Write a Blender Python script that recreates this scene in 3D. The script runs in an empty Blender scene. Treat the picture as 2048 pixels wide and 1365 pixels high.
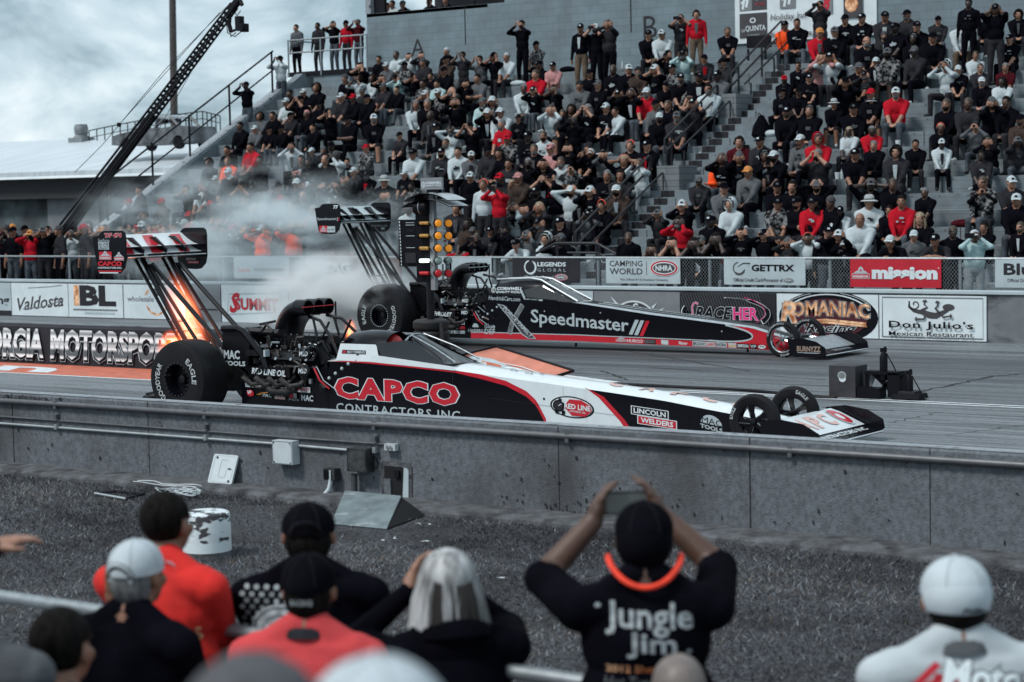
import bpy, math, random
import numpy as np
from mathutils import Vector, Matrix
D = bpy.data; SC = bpy.context.scene; COL = SC.collection; rad = math.radians
random.seed(7); rng = np.random.default_rng(7)
# ---------------------------------------------------------------- camera
YAW, PIT, ROL, FPX, CH = rad(35.34), rad(4.244), rad(-1.198), 4046.0, 2.657
_f = np.array([-math.sin(YAW)*math.cos(PIT), math.cos(YAW)*math.cos(PIT), -math.sin(PIT)])
_r = np.array([math.cos(YAW), math.sin(YAW), 0.]); _u = np.cross(_r, _f)
_r, _u = math.cos(ROL)*_r+math.sin(ROL)*_u, -math.sin(ROL)*_r+math.cos(ROL)*_u
cam = D.cameras.new('camera'); co = D.objects.new('camera', cam); COL.objects.link(co)
M = Matrix(((_r[0], _u[0], -_f[0], 0), (_r[1], _u[1], -_f[1], 0), (_r[2], _u[2], -_f[2], CH), (0, 0, 0, 1)))
co.matrix_world = M
cam.sensor_width = 36; cam.lens = FPX/2048*36; cam.clip_end = 3000; cam.clip_start = .2
cam.dof.use_dof = True; cam.dof.focus_distance = 24; cam.dof.aperture_fstop = 2.9
SC.camera = co
# ---------------------------------------------------------------- sky, sun, exposure
SUN_EL, SUN_AZ = rad(52), rad(205)          # azimuth the light comes from, measured from +Y clockwise
w = D.worlds.new('World'); SC.world = w; w.use_nodes = True
nt = w.node_tree; N = nt.nodes; Lk = nt.links; N.clear()
out = N.new('ShaderNodeOutputWorld'); bg = N.new('ShaderNodeBackground'); sky = N.new('ShaderNodeTexSky')
sky.sky_type = 'NISHITA'; sky.sun_disc = False; sky.sun_elevation = SUN_EL; sky.sun_rotation = SUN_AZ
tc = N.new('ShaderNodeTexCoord'); mp = N.new('ShaderNodeMapping'); mp.inputs['Scale'].default_value = (1, 1, 1.9)
mp.inputs['Location'].default_value = (.37, .1, .03)
n1 = N.new('ShaderNodeTexNoise'); n1.inputs['Scale'].default_value = 8.5; n1.inputs['Detail'].default_value = 7; n1.inputs['Roughness'].default_value = .56
n1.inputs['Distortion'].default_value = .35
cr = N.new('ShaderNodeValToRGB'); e = cr.color_ramp.elements
e[0].position = .40; e[0].color = (2.1, 2.95, 3.45, 1); e[1].position = .60; e[1].color = (6.1, 6.8, 7.15, 1)
el = cr.color_ramp.elements.new(.50); el.color = (4.0, 5.0, 5.6, 1)
mx = N.new('ShaderNodeMixRGB'); mx.inputs[0].default_value = .93
bg.inputs['Strength'].default_value = .11
Lk.new(tc.outputs['Generated'], mp.inputs[0]); Lk.new(mp.outputs[0], n1.inputs['Vector']); Lk.new(n1.outputs['Fac'], cr.inputs[0])
Lk.new(sky.outputs[0], mx.inputs[1]); Lk.new(cr.outputs[0], mx.inputs[2]); Lk.new(mx.outputs[0], bg.inputs[0]); Lk.new(bg.outputs[0], out.inputs[0])
sl = D.lights.new('sun', 'SUN'); sl.energy = 1.9; sl.angle = rad(12); sl.color = (1, .97, .93)
so = D.objects.new('sun', sl); COL.objects.link(so)
so.rotation_euler = (math.pi/2-SUN_EL, 0, -SUN_AZ+math.pi)
SC.view_settings.view_transform = 'Standard'; SC.view_settings.look = 'None'; SC.view_settings.gamma = 1
SC.view_settings.exposure = 0.45
SC.cycles.max_bounces = 6; SC.cycles.diffuse_bounces = 2; SC.cycles.glossy_bounces = 3; SC.cycles.transparent_max_bounces = 12
SC.cycles.volume_bounces = 4; SC.cycles.use_denoising = True; SC.cycles.sample_clamp_indirect = 6

# ---------------------------------------------------------------- helpers
def ray(x, y): return _f+(x-1024)/FPX*_r-(y-682.5)/FPX*_u
def atY(x, y, Y): d = ray(x, y); return np.array([0, 0, CH])+d*(Y/d[1])
def atZ(x, y, Z): d = ray(x, y); return np.array([0, 0, CH])+d*((Z-CH)/d[2])
def atX(x, y, X): d = ray(x, y); return np.array([0, 0, CH])+d*(X/d[0])
def V3(*a): return np.array(a, float)

_mats = {}
def mat(name, c, r=.6, m=0, n=.12, ns=9., b=0., c2=None, st=(1, 1, 1), coat=0, ramp=(.35, .65), det=5, bs=None, spec=.5):
    """one procedural material: noise-mottled colour and bump"""
    if name in _mats: return _mats[name]
    M_ = D.materials.new(name); M_.use_nodes = True; t = M_.node_tree; p = t.nodes['Principled BSDF']
    p.inputs['Roughness'].default_value = r; p.inputs['Metallic'].default_value = m
    p.inputs['Coat Weight'].default_value = coat; p.inputs['Coat Roughness'].default_value = .06
    p.inputs['Specular IOR Level'].default_value = spec
    tc = t.nodes.new('ShaderNodeTexCoord'); mp = t.nodes.new('ShaderNodeMapping'); mp.inputs['Scale'].default_value = st
    nz = t.nodes.new('ShaderNodeTexNoise'); nz.inputs['Scale'].default_value = ns; nz.inputs['Detail'].default_value = det
    t.links.new(tc.outputs['Object'], mp.inputs[0]); t.links.new(mp.outputs[0], nz.inputs['Vector'])
    cr = t.nodes.new('ShaderNodeValToRGB'); e = cr.color_ramp.elements
    lo = tuple(max(0, x*(1-n)) for x in c); hi = tuple(min(1, x*(1+n)) for x in (c2 or c))
    e[0].position, e[1].position = ramp; e[0].color = lo+(1,); e[1].color = hi+(1,)
    t.links.new(nz.outputs['Fac'], cr.inputs[0]); t.links.new(cr.outputs[0], p.inputs['Base Color'])
    if b:
        n2 = t.nodes.new('ShaderNodeTexNoise'); n2.inputs['Scale'].default_value = bs or ns*4; n2.inputs['Detail'].default_value = 4
        t.links.new(mp.outputs[0], n2.inputs['Vector'])
        bp = t.nodes.new('ShaderNodeBump'); bp.inputs['Strength'].default_value = b; bp.inputs['Distance'].default_value = .02
        t.links.new(n2.outputs['Fac'], bp.inputs['Height']); t.links.new(bp.outputs[0], p.inputs['Normal'])
    _mats[name] = M_; return M_

def two_noise(M_, ns2, c3, lo, hi, st2=(1, 1, 1), det=6):
    """adds a second, differently scaled layer of real stains to a material"""
    t = M_.node_tree; p = t.nodes['Principled BSDF']; src = p.inputs['Base Color'].links[0].from_socket
    tc = t.nodes.new('ShaderNodeTexCoord'); mp = t.nodes.new('ShaderNodeMapping'); mp.inputs['Scale'].default_value = st2
    nz = t.nodes.new('ShaderNodeTexNoise'); nz.inputs['Scale'].default_value = ns2; nz.inputs['Detail'].default_value = det
    mr = t.nodes.new('ShaderNodeMapRange'); mr.inputs[1].default_value = lo; mr.inputs[2].default_value = hi
    mx = t.nodes.new('ShaderNodeMixRGB'); mx.inputs[2].default_value = c3+(1,)
    t.links.new(tc.outputs['Object'], mp.inputs[0]); t.links.new(mp.outputs[0], nz.inputs['Vector']); t.links.new(nz.outputs['Fac'], mr.inputs[0])
    t.links.new(mr.outputs[0], mx.inputs[0]); t.links.new(src, mx.inputs[1]); t.links.new(mx.outputs[0], p.inputs['Base Color'])
    return M_

def block_joints(M_, bw, bh, dark=.72, mortar=.012, off=.5):
    """darkens thin mortar joints in the x-z plane of the object"""
    t = M_.node_tree; p = t.nodes['Principled BSDF']; src = p.inputs['Base Color'].links[0].from_socket
    tc = t.nodes.new('ShaderNodeTexCoord'); sx = t.nodes.new('ShaderNodeSeparateXYZ'); cx = t.nodes.new('ShaderNodeCombineXYZ')
    br = t.nodes.new('ShaderNodeTexBrick'); br.inputs['Scale'].default_value = 1; br.inputs['Brick Width'].default_value = bw
    br.inputs['Row Height'].default_value = bh; br.inputs['Mortar Size'].default_value = mortar; br.offset = off
    br.inputs['Color1'].default_value = (1, 1, 1, 1); br.inputs['Color2'].default_value = (.9, .9, .9, 1)
    br.inputs['Mortar'].default_value = (dark, dark, dark, 1)
    mx = t.nodes.new('ShaderNodeMixRGB'); mx.blend_type = 'MULTIPLY'; mx.inputs[0].default_value = 1
    t.links.new(tc.outputs['Object'], sx.inputs[0]); t.links.new(sx.outputs[0], cx.inputs[0]); t.links.new(sx.outputs[2], cx.inputs[1])
    t.links.new(cx.outputs[0], br.inputs['Vector']); t.links.new(src, mx.inputs[1]); t.links.new(br.outputs['Color'], mx.inputs[2])
    t.links.new(mx.outputs[0], p.inputs['Base Color']); return M_

def emit(name, c, s):
    if name in _mats: return _mats[name]
    M_ = D.materials.new(name); M_.use_nodes = True; p = M_.node_tree.nodes['Principled BSDF']
    p.inputs['Base Color'].default_value = c+(1,); p.inputs['Emission Color'].default_value = c+(1,); p.inputs['Emission Strength'].default_value = s
    _mats[name] = M_; return M_

def tag(o, label=None, cat=None, group=None, kind=None):
    if label: o['label'] = label
    if cat: o['category'] = cat
    if group: o['group'] = group
    if kind: o['kind'] = kind
    return o
def empty(name, loc, rz=0):
    o = D.objects.new(name, None); COL.objects.link(o); o.location = tuple(loc); o.rotation_euler = (0, 0, rz); o.empty_display_size = .2; return o

class MB:
    """collects shapes; build() links them as ONE mesh object"""
    def __init__(s): s.v = []; s.f = []; s.m = []; s.mats = []
    def mi(s, m):
        if m not in s.mats: s.mats.append(m)
        return s.mats.index(m)
    def add(s, vs, fs, m):
        o = len(s.v); s.v.extend([tuple(map(float, q)) for q in vs]); k = s.mi(m)
        for f in fs: s.f.append(tuple(o+i for i in f)); s.m.append(k)
    def box(s, c, d, m, rz=0, R=None, taper=1):
        vs = []
        for z in (-1, 1):
            t = taper if z > 0 else 1
            for x, y in ((-1, -1), (1, -1), (1, 1), (-1, 1)): vs.append(V3(x*d[0]/2*t, y*d[1]/2*t, z*d[2]/2))
        if R is None: cz, sz = math.cos(rz), math.sin(rz); R = np.array([[cz, -sz, 0], [sz, cz, 0], [0, 0, 1]])
        s.add([R@q+np.array(c) for q in vs], [(3, 2, 1, 0), (4, 5, 6, 7), (0, 1, 5, 4), (1, 2, 6, 5), (2, 3, 7, 6), (3, 0, 4, 7)], m)
    def tube(s, pts, r, m, n=8, cap=True):
        pts = [np.array(q, float) for q in pts]; k = len(pts)
        rs = r if isinstance(r, (list, tuple)) else [r]*k
        vs = []; pu = None
        for i in range(k):
            d = pts[min(i+1, k-1)]-pts[max(i-1, 0)]; d = d/(np.linalg.norm(d)+1e-12)
            if pu is None:
                a = V3(0, 0, 1) if abs(d[2]) < .9 else V3(1, 0, 0); u = np.cross(d, a)
            else: u = pu-d*np.dot(pu, d)
            u /= np.linalg.norm(u)+1e-12; pu = u; w_ = np.cross(d, u)
            for j in range(n):
                a = 2*math.pi*j/n; vs.append(pts[i]+rs[i]*(math.cos(a)*u+math.sin(a)*w_))
        fs = [(i*n+j, i*n+(j+1) % n, (i+1)*n+(j+1) % n, (i+1)*n+j) for i in range(k-1) for j in range(n)]
        if cap: fs += [tuple(range(n-1, -1, -1)), tuple((k-1)*n+j for j in range(n))]
        s.add(vs, fs, m)
    def lathe(s, prof, o, ax, m, n=32, a0=0, a1=2*math.pi, cap=False):
        """prof: (radius, height along ax)"""
        ax = np.array(ax, float); ax /= np.linalg.norm(ax); t = V3(0, 0, 1) if abs(ax[2]) < .9 else V3(1, 0, 0)
        u = np.cross(ax, t); u /= np.linalg.norm(u); w_ = np.cross(ax, u); full = abs(a1-a0) > 6.28
        k = n if full else n+1; vs = []
        for r_, h in prof:
            for j in range(k):
                a = a0+(a1-a0)*j/n; vs.append(np.array(o)+ax*h+r_*(math.cos(a)*u+math.sin(a)*w_))
        fs = []
        for i in range(len(prof)-1):
            for j in range(n): j2 = (j+1) % k; fs.append((i*k+j, i*k+j2, (i+1)*k+j2, (i+1)*k+j))
        if cap: fs += [tuple(range(k)), tuple((len(prof)-1)*k+j for j in range(k-1, -1, -1))]
        s.add(vs, fs, m)
    def prism(s, poly, off, m, m2=None):
        n = len(poly); off = np.array(off, float); a = [np.array(q, float) for q in poly]
        s.add(a+[q+off for q in a], [tuple(range(n-1, -1, -1)), tuple(range(n, 2*n))], m)
        s.add(a+[q+off for q in a], [(i, (i+1) % n, n+(i+1) % n, n+i) for i in range(n)], m2 or m)
    def ell(s, c, r, m, nu=14, nv=9, keep=None):
        vs = []; fs = []
        for i in range(nv+1):
            th = math.pi*i/nv
            for j in range(nu): a = 2*math.pi*j/nu; vs.append(V3(math.sin(th)*math.cos(a), math.sin(th)*math.sin(a), math.cos(th)))
        for i in range(nv):
            for j in range(nu):
                q = (i*nu+j, (i+1)*nu+j, (i+1)*nu+(j+1) % nu, i*nu+(j+1) % nu)
                if keep is None or keep(sum(vs[k] for k in q)/4): fs.append(q)
        s.add([np.array(c)+q*np.array(r) for q in vs], fs, m)
    def sheet(s, P, m):
        """P: 2-D grid of points"""
        a, b = len(P), len(P[0])
        s.add([q for row in P for q in row], [(i*b+j, i*b+j+1, (i+1)*b+j+1, (i+1)*b+j) for i in range(a-1) for j in range(b-1)], m)
    def build(s, name, parent=None, smooth=40, world=False, loc=None):
        """parent: verts are in the parent's frame (world=True: world verts, parent unrotated)"""
        v = np.array(s.v) if s.v else np.zeros((0, 3))
        if parent is None:
            if loc is None: loc = (v[:, 0].mean(), v[:, 1].mean(), v[:, 2].min())
            v = v-np.array(loc)
        elif world:
            L_ = np.zeros(3); q = parent
            while q is not None: L_ += np.array(q.location); q = q.parent
            v = v-L_
        me = D.meshes.new(name); me.from_pydata(v.tolist(), [], s.f); me.polygons.foreach_set('material_index', s.m)
        for m in s.mats: me.materials.append(m)
        if smooth: me.shade_smooth(); me.set_sharp_from_angle(angle=rad(smooth))
        o = D.objects.new(name, me); COL.objects.link(o)
        if parent is None: o.location = tuple(loc)
        else: o.parent = parent
        return o

_tc = {}
def glyphs(s, bold=0, shear=0, sp=1.):
    k = (s, bold, shear, sp)
    if k not in _tc:
        cu = D.curves.new('t', 'FONT'); cu.body = s; cu.offset = bold; cu.shear = shear; cu.space_character = sp; cu.resolution_u = 2
        ob = D.objects.new('t', cu); me = D.meshes.new_from_object(ob)
        v = np.array([q.co[:2] for q in me.vertices]); f = [tuple(p.vertices) for p in me.polygons]
        D.objects.remove(ob); D.curves.remove(cu); D.meshes.remove(me)
        lo, hi = v.min(0), v.max(0); _tc[k] = ((v-lo)/(hi-lo), f)
    return _tc[k]
def planar(O, U, V, Nn=None):
    O, U, V = map(lambda q: np.array(q, float), (O, U, V))
    if Nn is None: Nn = np.cross(U, V); Nn = Nn/np.linalg.norm(Nn)
    return lambda u, v, h: O+u*U+v*V+h*Nn
def decal(mb, fn, items, h0=.003, dh=.0016, asp=1.):
    """flat printed shapes laid on a surface fn(u,v,height); asp = width/height of the unit square"""
    h = h0
    for it in items:
        k = it[0]
        if k == 't':
            _, s, u0, v0, u1, v1, m = it[:7]; o = it[7] if len(it) > 7 else {}
            gv, gf = glyphs(s, o.get('b', 0), o.get('s', 0), o.get('sp', 1.))
            rot = o.get('rot'); pts = []
            for a, b in gv:
                if 'arc' in o: # letters raised along an arch
                    vv = v0+b*(v1-v0)+o['arc']*(1-(2*a-1)**2)
                else: vv = v0+b*(v1-v0)
                uu = u0+a*(u1-u0)
                if 'sl' in o: vv += o['sl']*(a-.5)
                pts.append(fn(uu, vv, h))
            mb.add(pts, gf, m)
        elif k == 'r':
            _, u0, v0, u1, v1, m = it[:6]; sk = it[6] if len(it) > 6 else 0
            mb.add([fn(u0, v0, h), fn(u1, v0, h), fn(u1+sk, v1, h), fn(u0+sk, v1, h)], [(0, 1, 2, 3)], m)
        elif k == 'e':
            _, cu, cv, ru, rv, m = it[:6]; inn = it[6] if len(it) > 6 else 0; a0, a1 = it[7:9] if len(it) > 8 else (0, 360)
            n = max(12, int(36*abs(a1-a0)/360)); vs = []
            for j in range(n+1):
                a = rad(a0+(a1-a0)*j/n)
                i2 = inn*(1-abs(2*j/n-1)*.0)
                vs += [fn(cu+ru*math.cos(a), cv+rv*math.sin(a), h), fn(cu+ru*i2*math.cos(a), cv+rv*i2*math.sin(a), h)]
            mb.add(vs, [(2*j, 2*j+2, 2*j+3, 2*j+1) for j in range(n)], m)
        elif k == 'p':
            mb.add([fn(a, b, h) for a, b in it[1]], [tuple(range(len(it[1])))], it[2])
        elif k == 'l':
            P = [np.array([a*asp, b]) for a, b in it[1]]; wd = it[2]; n = len(P)
            ws = wd if isinstance(wd, (list, tuple)) else [wd]*n; vs = []
            for i in range(n):
                d = P[min(i+1, n-1)]-P[max(i-1, 0)]; d /= np.linalg.norm(d)+1e-9; q = np.array([-d[1], d[0]])*ws[i]/2
                for sg in (1, -1): a = P[i]+sg*q; vs.append(fn(a[0]/asp, a[1], h))
            mb.add(vs, [(2*i, 2*i+2, 2*i+3, 2*i+1) for i in range(n-1)], it[3])
        h += dh
def arc_pts(cu, cv, ru, rv, a0, a1, n=14): return [(cu+ru*math.cos(rad(a0+(a1-a0)*i/n)), cv+rv*math.sin(rad(a0+(a1-a0)*i/n))) for i in range(n+1)]
# ---------------------------------------------------------------- colours
WHITE = mat('white_vinyl', (.62, .69, .72), r=.55, n=.06, ns=3)
LTG = mat('pale_grey_vinyl', (.40, .47, .50), r=.6, n=.08, ns=3)
MIDG = mat('mid_grey_vinyl', (.17, .185, .20), r=.6, n=.1, ns=3)
DKG = mat('dark_grey_vinyl', (.024, .024, .030), r=.6, spec=.2, n=.15, ns=3)
BLACK = mat('black_vinyl', (.004, .004, .007), r=.5, n=.1, spec=.15)
RED = mat('red_vinyl', (.46, .008, .024), r=.5, n=.08, ns=4)
PINK = mat('pink_vinyl', (.72, .03, .22), r=.5)
ORANGE = mat('orange_vinyl', (.62, .16, .03), r=.5, n=.45, ns=7, c2=(.75, .42, .25))
AMBER = mat('amber_vinyl', (.75, .30, .05), r=.5)
SALMON = mat('salmon_paint', (.50, .13, .075), r=.7, n=.16, ns=5, det=8, b=.15)
GALV = mat('galvanised_steel', (.28, .31, .33), r=.45, m=.6, n=.15, ns=20)
DSTEEL = mat('dark_steel', (.008, .008, .012), r=.5, m=.1, spec=.2, n=.2, ns=12)
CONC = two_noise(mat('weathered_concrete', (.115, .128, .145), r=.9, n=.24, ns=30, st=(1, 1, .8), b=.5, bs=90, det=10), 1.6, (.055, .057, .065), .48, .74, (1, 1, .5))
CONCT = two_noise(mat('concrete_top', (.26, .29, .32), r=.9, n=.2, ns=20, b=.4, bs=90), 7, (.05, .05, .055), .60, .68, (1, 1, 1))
KERBM = two_noise(mat('stained_footing', (.085, .09, .10), r=.95, n=.35, ns=9, b=.7, bs=40, det=8), 5, (.02, .02, .023), .5, .72)
PAINTW = two_noise(mat('painted_wall', (.21, .26, .285), r=.85, n=.07, ns=2, b=.25, bs=60), 1.3, (.15, .16, .18), .45, .8, (1, 1, .6))
WALLG = two_noise(mat('grey_barrier_paint', (.15, .165, .18), r=.8, n=.12, ns=3, b=.2), 3, (.03, .03, .036), .55, .75, (.6, 1, 1.5))
STAND = two_noise(mat('stand_concrete', (.165, .20, .222), r=.9, n=.13, ns=3, b=.3, bs=50, st=(1, 1, 1)), 2.2, (.12, .12, .13), .5, .85)
STANDB = block_joints(two_noise(mat('stand_riser', (.165, .20, .222), r=.9, n=.13, ns=3, b=.3, bs=50), 2.2, (.11, .11, .12), .5, .85), 2.4, .17, .7, .008)
CMU = block_joints(two_noise(mat('block_wall', (.165, .22, .25), r=.85, n=.08, ns=2, b=.2, bs=40), 1.1, (.13, .145, .165), .45, .85), .42, .205, .80, .012)
ROOFM = mat('white_metal_roof', (.56, .62, .66), r=.45, m=.2, n=.12, ns=.7, st=(6, .3, 1))
DWALL = two_noise(mat('dark_teal_wall_paint', (.10, .13, .14), r=.9, n=.2, ns=1.5), .5, (.035, .037, .042), .4, .6)  # dark grey-teal wall colour with darker patches
GLASSD = mat('dark_glass', (.02, .018, .02), r=.12, n=.3, ns=2)
SILVER = mat('silver_paint', (.45, .49, .52), r=.3, m=.5, n=.1)

# ---------------------------------------------------------------- ground, track, painted lines
gm = two_noise(two_noise(mat('dry_turf', (.042, .042, .050), r=1, n=.55, ns=26, b=1.0, bs=120, det=10, ramp=(.38, .62), c2=(.060, .065, .075)), 1.4, (.022, .021, .024), .46, .66), .8, (.10, .082, .062), .60, .80)
g = MB(); g.sheet([[(x, y, -.012) for x in (-500, -60, 40, 300)] for y in (-60, 13.25, 60, 900)], gm)
tag(g.build('ground', smooth=0), 'dry mottled turf ground', kind='structure')
tm = mat('asphalt', (.125, .142, .158), r=.62, n=.42, ns=2.2, st=(.10, 3.2, 1), b=.25, bs=60, det=8, c2=(.15, .168, .185), ramp=(.32, .66))
two_noise(tm, 2.6, (.030, .030, .034), .52, .70, (.16, 1.7, 1)); two_noise(tm, 18, (.06, .065, .07), .54, .62, (.6, 2.2, 1)); two_noise(tm, 5.5, (.24, .265, .285), .54, .68, (.035, 4, 1)); two_noise(tm, 60, (.26, .28, .30), .60, .68, (.7, 1.4, 1))
# rubber laid down by tyres along each lane (worn into the surface)
def lane_rubber(M_, lanes):
    t = M_.node_tree; p = t.nodes['Principled BSDF']; tc = t.nodes.new('ShaderNodeTexCoord'); sx = t.nodes.new('ShaderNodeSeparateXYZ')
    t.links.new(tc.outputs['Object'], sx.inputs[0])
    nz = t.nodes.new('ShaderNodeTexNoise'); nz.inputs['Scale'].default_value = 1.4; mp = t.nodes.new('ShaderNodeMapping'); mp.inputs['Scale'].default_value = (.12, 2.5, 1)
    t.links.new(tc.outputs['Object'], mp.inputs[0]); t.links.new(mp.outputs[0], nz.inputs['Vector'])
    for y, hw, x1, k in lanes:
        a = t.nodes.new('ShaderNodeMath'); a.operation = 'SUBTRACT'; a.inputs[1].default_value = y
        b = t.nodes.new('ShaderNodeMath'); b.operation = 'ABSOLUTE'; c = t.nodes.new('ShaderNodeMapRange')
        c.inputs[1].default_value = hw*.55; c.inputs[2].default_value = hw*1.15; c.inputs[3].default_value = k; c.inputs[4].default_value = 0
        d = t.nodes.new('ShaderNodeMapRange'); d.inputs[1].default_value = x1-5; d.inputs[2].default_value = x1+3; d.inputs[3].default_value = 1; d.inputs[4].default_value = .45
        e = t.nodes.new('ShaderNodeMath'); e.operation = 'MULTIPLY'; q = t.nodes.new('ShaderNodeMath'); q.operation = 'MULTIPLY'; rmp = t.nodes.new('ShaderNodeMapRange')
        rmp.inputs[1].default_value = .3; rmp.inputs[2].default_value = .6; rmp.inputs[3].default_value = .55
        t.links.new(sx.outputs[1], a.inputs[0]); t.links.new(a.outputs[0], b.inputs[0]); t.links.new(b.outputs[0], c.inputs[0]); t.links.new(sx.outputs[0], d.inputs[0])
        t.links.new(c.outputs[0], e.inputs[0]); t.links.new(d.outputs[0], e.inputs[1]); t.links.new(nz.outputs['Fac'], rmp.inputs[0]); t.links.new(e.outputs[0], q.inputs[0]); t.links.new(rmp.outputs[0], q.inputs[1])
        src = p.inputs['Base Color'].links[0].from_socket; mx = t.nodes.new('ShaderNodeMixRGB'); mx.inputs[2].default_value = (.014, .014, .017, 1)
        t.links.new(q.outputs[0], mx.inputs[0]); t.links.new(src, mx.inputs[1]); t.links.new(mx.outputs[0], p.inputs['Base Color'])
lane_rubber(tm, [(27.7, 1.6, -16, .95), (18.4, 1.3, -16, .45), (26, 4.5, -25, .80), (25.6, .35, 40, .5), (29.9, .3, 40, .35)])
t_ = MB(); t_.sheet([[(x, y, 0) for x in (-160, 80)] for y in (13.75, 31.7)], tm)
tag(t_.build('track', smooth=0, loc=(0, 0, 0)), 'streaked grey drag strip asphalt', kind='structure')
LINEW = two_noise(mat('white_road_paint', (.60, .65, .68), r=.7, n=.12, ns=14), 10, (.18, .19, .2), .6, .7, (.4, 2, 1))
pl = MB()
def flat(mb, x0, x1, y0, y1, z, m): mb.add([(x0, y0, z), (x1, y0, z), (x1, y1, z), (x0, y1, z)], [(0, 1, 2, 3)], m)
flat(pl, -13.7, 40, 22.60, 22.67, .004, LINEW); flat(pl, -13.5, 40, 22.78, 22.85, .004, LINEW); flat(pl, -60, -17.9, 20.98, 21.06, .004, LINEW)
tag(pl.build('lane_line', smooth=0), 'white painted lane lines', kind='structure')
ps = MB(); flat(ps, -60, -18.2, 21.06, 22.38, .004, SALMON)
decal(ps, planar((-33.6, 21.22, .004), (9.75, 0, 0), (0, .95, 0)), [('t', 'mission', 0, 0, 1, 1, LINEW, dict(b=.03, s=-.25))], h0=.004)
# painted arrow point between the lanes
a, b, c = atZ(1117, 748, .004), atZ(1240, 764, .004), atZ(1148, 772, .004)
ps.add([atZ(1060, 742, .004), a, b, c, atZ(1080, 765, .004)], [(4, 3, 2, 1, 0)], LINEW)
ps.add([q+V3(0, 0, .004) for q in (atZ(1060, 745, .004), atZ(1120, 752, .004), atZ(1205, 764.5, .004), atZ(1150, 768, .004), atZ(1080, 762, .004))], [(4, 3, 2, 1, 0)], SALMON)
tag(ps.build('road_marking', smooth=0), 'salmon painted strip with white letters on the track', kind='structure')

# grass blades close to the wall
def grass():
    n = 210000
    x = rng.uniform(-16.5, .5, n); y = 13.15-rng.beta(1.0, 1.6, n)*7.6
    # keep the worn patch before the ramp thin
    keep = ~((np.hypot((x+10.8)/1.5, (y-12.3)/.8) < 1) & (rng.random(n) < .8)); x, y = x[keep], y[keep]; n = len(x)
    a = rng.uniform(0, 2*np.pi, n); h = rng.uniform(.008, .040, n); w_ = rng.uniform(.0018, .0046, n); l = rng.uniform(.012, .055, n); b = rng.uniform(0, 2*np.pi, n)
    v = np.empty((n, 3, 3)); dx, dy = np.cos(a)*w_, np.sin(a)*w_
    v[:, 0] = np.stack([x-dx, y-dy, np.full(n, -.012)], 1); v[:, 1] = np.stack([x+dx, y+dy, np.full(n, -.012)], 1); v[:, 2] = np.stack([x+np.cos(b)*l, y+np.sin(b)*l, h-.012], 1)
    me = D.meshes.new('grass'); me.vertices.add(3*n); me.vertices.foreach_set('co', v.ravel()); me.loops.add(3*n); me.loops.foreach_set('vertex_index', np.arange(3*n))
    me.polygons.add(n); me.polygons.foreach_set('loop_start', np.arange(0, 3*n, 3)); me.polygons.foreach_set('loop_total', np.full(n, 3))
    patch = .8*np.sin(x*1.7+np.sin(y*2.1)*1.3)+.7*np.sin(y*2.9-x*.7)+.5*np.sin(x*7+y*3)*np.sin(y*9-x*2)+rng.normal(0, 1.0, n)
    ix = np.digitize(patch, [-1.2, .1, 1.1, 2.0]); me.polygons.foreach_set('material_index', ix.astype(np.int32))
    for k, c in enumerate(((.014, .013, .017), (.034, .034, .042), (.085, .092, .108), (.22, .24, .26), (.12, .092, .068))): me.materials.append(mat('grass_blade_%d' % k, c, r=.9, n=.2, ns=3))
    me.update(); me.validate(); o = D.objects.new('grass', me); COL.objects.link(o); tag(o, 'short dry grey turf blades', 'grass', kind='stuff')
grass()

# ---------------------------------------------------------------- near barrier wall with its footing
nw = empty('barrier_wall', (-10, 13.65, 0)); tag(nw, 'weathered concrete barrier with conduits and footing, in front of the cars', 'wall', 'concrete barrier walls')
m = MB(); xs = (-70, 50)
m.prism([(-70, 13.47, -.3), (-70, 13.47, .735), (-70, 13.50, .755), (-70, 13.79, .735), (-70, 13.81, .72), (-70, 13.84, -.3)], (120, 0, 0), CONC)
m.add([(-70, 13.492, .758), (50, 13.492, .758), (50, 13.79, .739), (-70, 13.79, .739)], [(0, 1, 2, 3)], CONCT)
JOINT = mat('dark_joint_groove', (.012, .012, .014), r=1)  # thin dark grooves at the wall joints
for px in (300, 1118, 1860): q = atY(px, 950, 13.47)[0]; m.box((q, 13.4695, .37), (.007, .003, .76), JOINT)
for px in (30, 1500): q = atY(px, 950, 13.47)[0]; m.box((q, 13.469, .37), (.008, .006, .76), JOINT)
SPLAT = mat('dark_splatter', (.008, .008, .01), r=.7)
it = []
for i in range(150):
    cx = random.gauss(0, .42); cz = abs(random.gauss(0, .11)); r_ = random.uniform(.003, .011)
    it.append(('e', cx, cz, r_*random.uniform(.6, 1), r_*random.uniform(.8, 2), SPLAT))
sx = atY(1205, 1040, 13.47)
decal(m, planar((sx[0], 13.466, .05), (1, 0, 0), (0, 0, 1)), it, h0=.001, dh=0.00002)
it = [('e', random.uniform(-7, 6), random.uniform(.1, .7), random.uniform(.004, .012), random.uniform(.006, .022), SPLAT) for i in range(60)]
it += [('p', [(x+random.uniform(-.04, .04), .745-random.uniform(0, .05)) for _ in range(3)], SPLAT) for x in np.linspace(-5.9, -4.9, 30)]
decal(m, planar((-10, 13.466, 0), (1, 0, 0), (0, 0, 1)), it, h0=.004, dh=0.00002)
m.build('wall_face', nw, smooth=0, world=True)
m = MB(); xg = np.linspace(-40, 30, 260)
P = []
for x in xg:
    j = random.uniform(-.012, .012); k = random.uniform(-.008, .008)
    P.append([(x, 13.47, .058+k), (x, 13.30+j, .052+k), (x, 13.17+j, .045+k), (x, 13.14+j*1.6, .02+k), (x, 13.12+j*2, -.08)])
m.sheet(P, KERBM); m.build('footing', nw, smooth=30, world=True)
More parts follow.
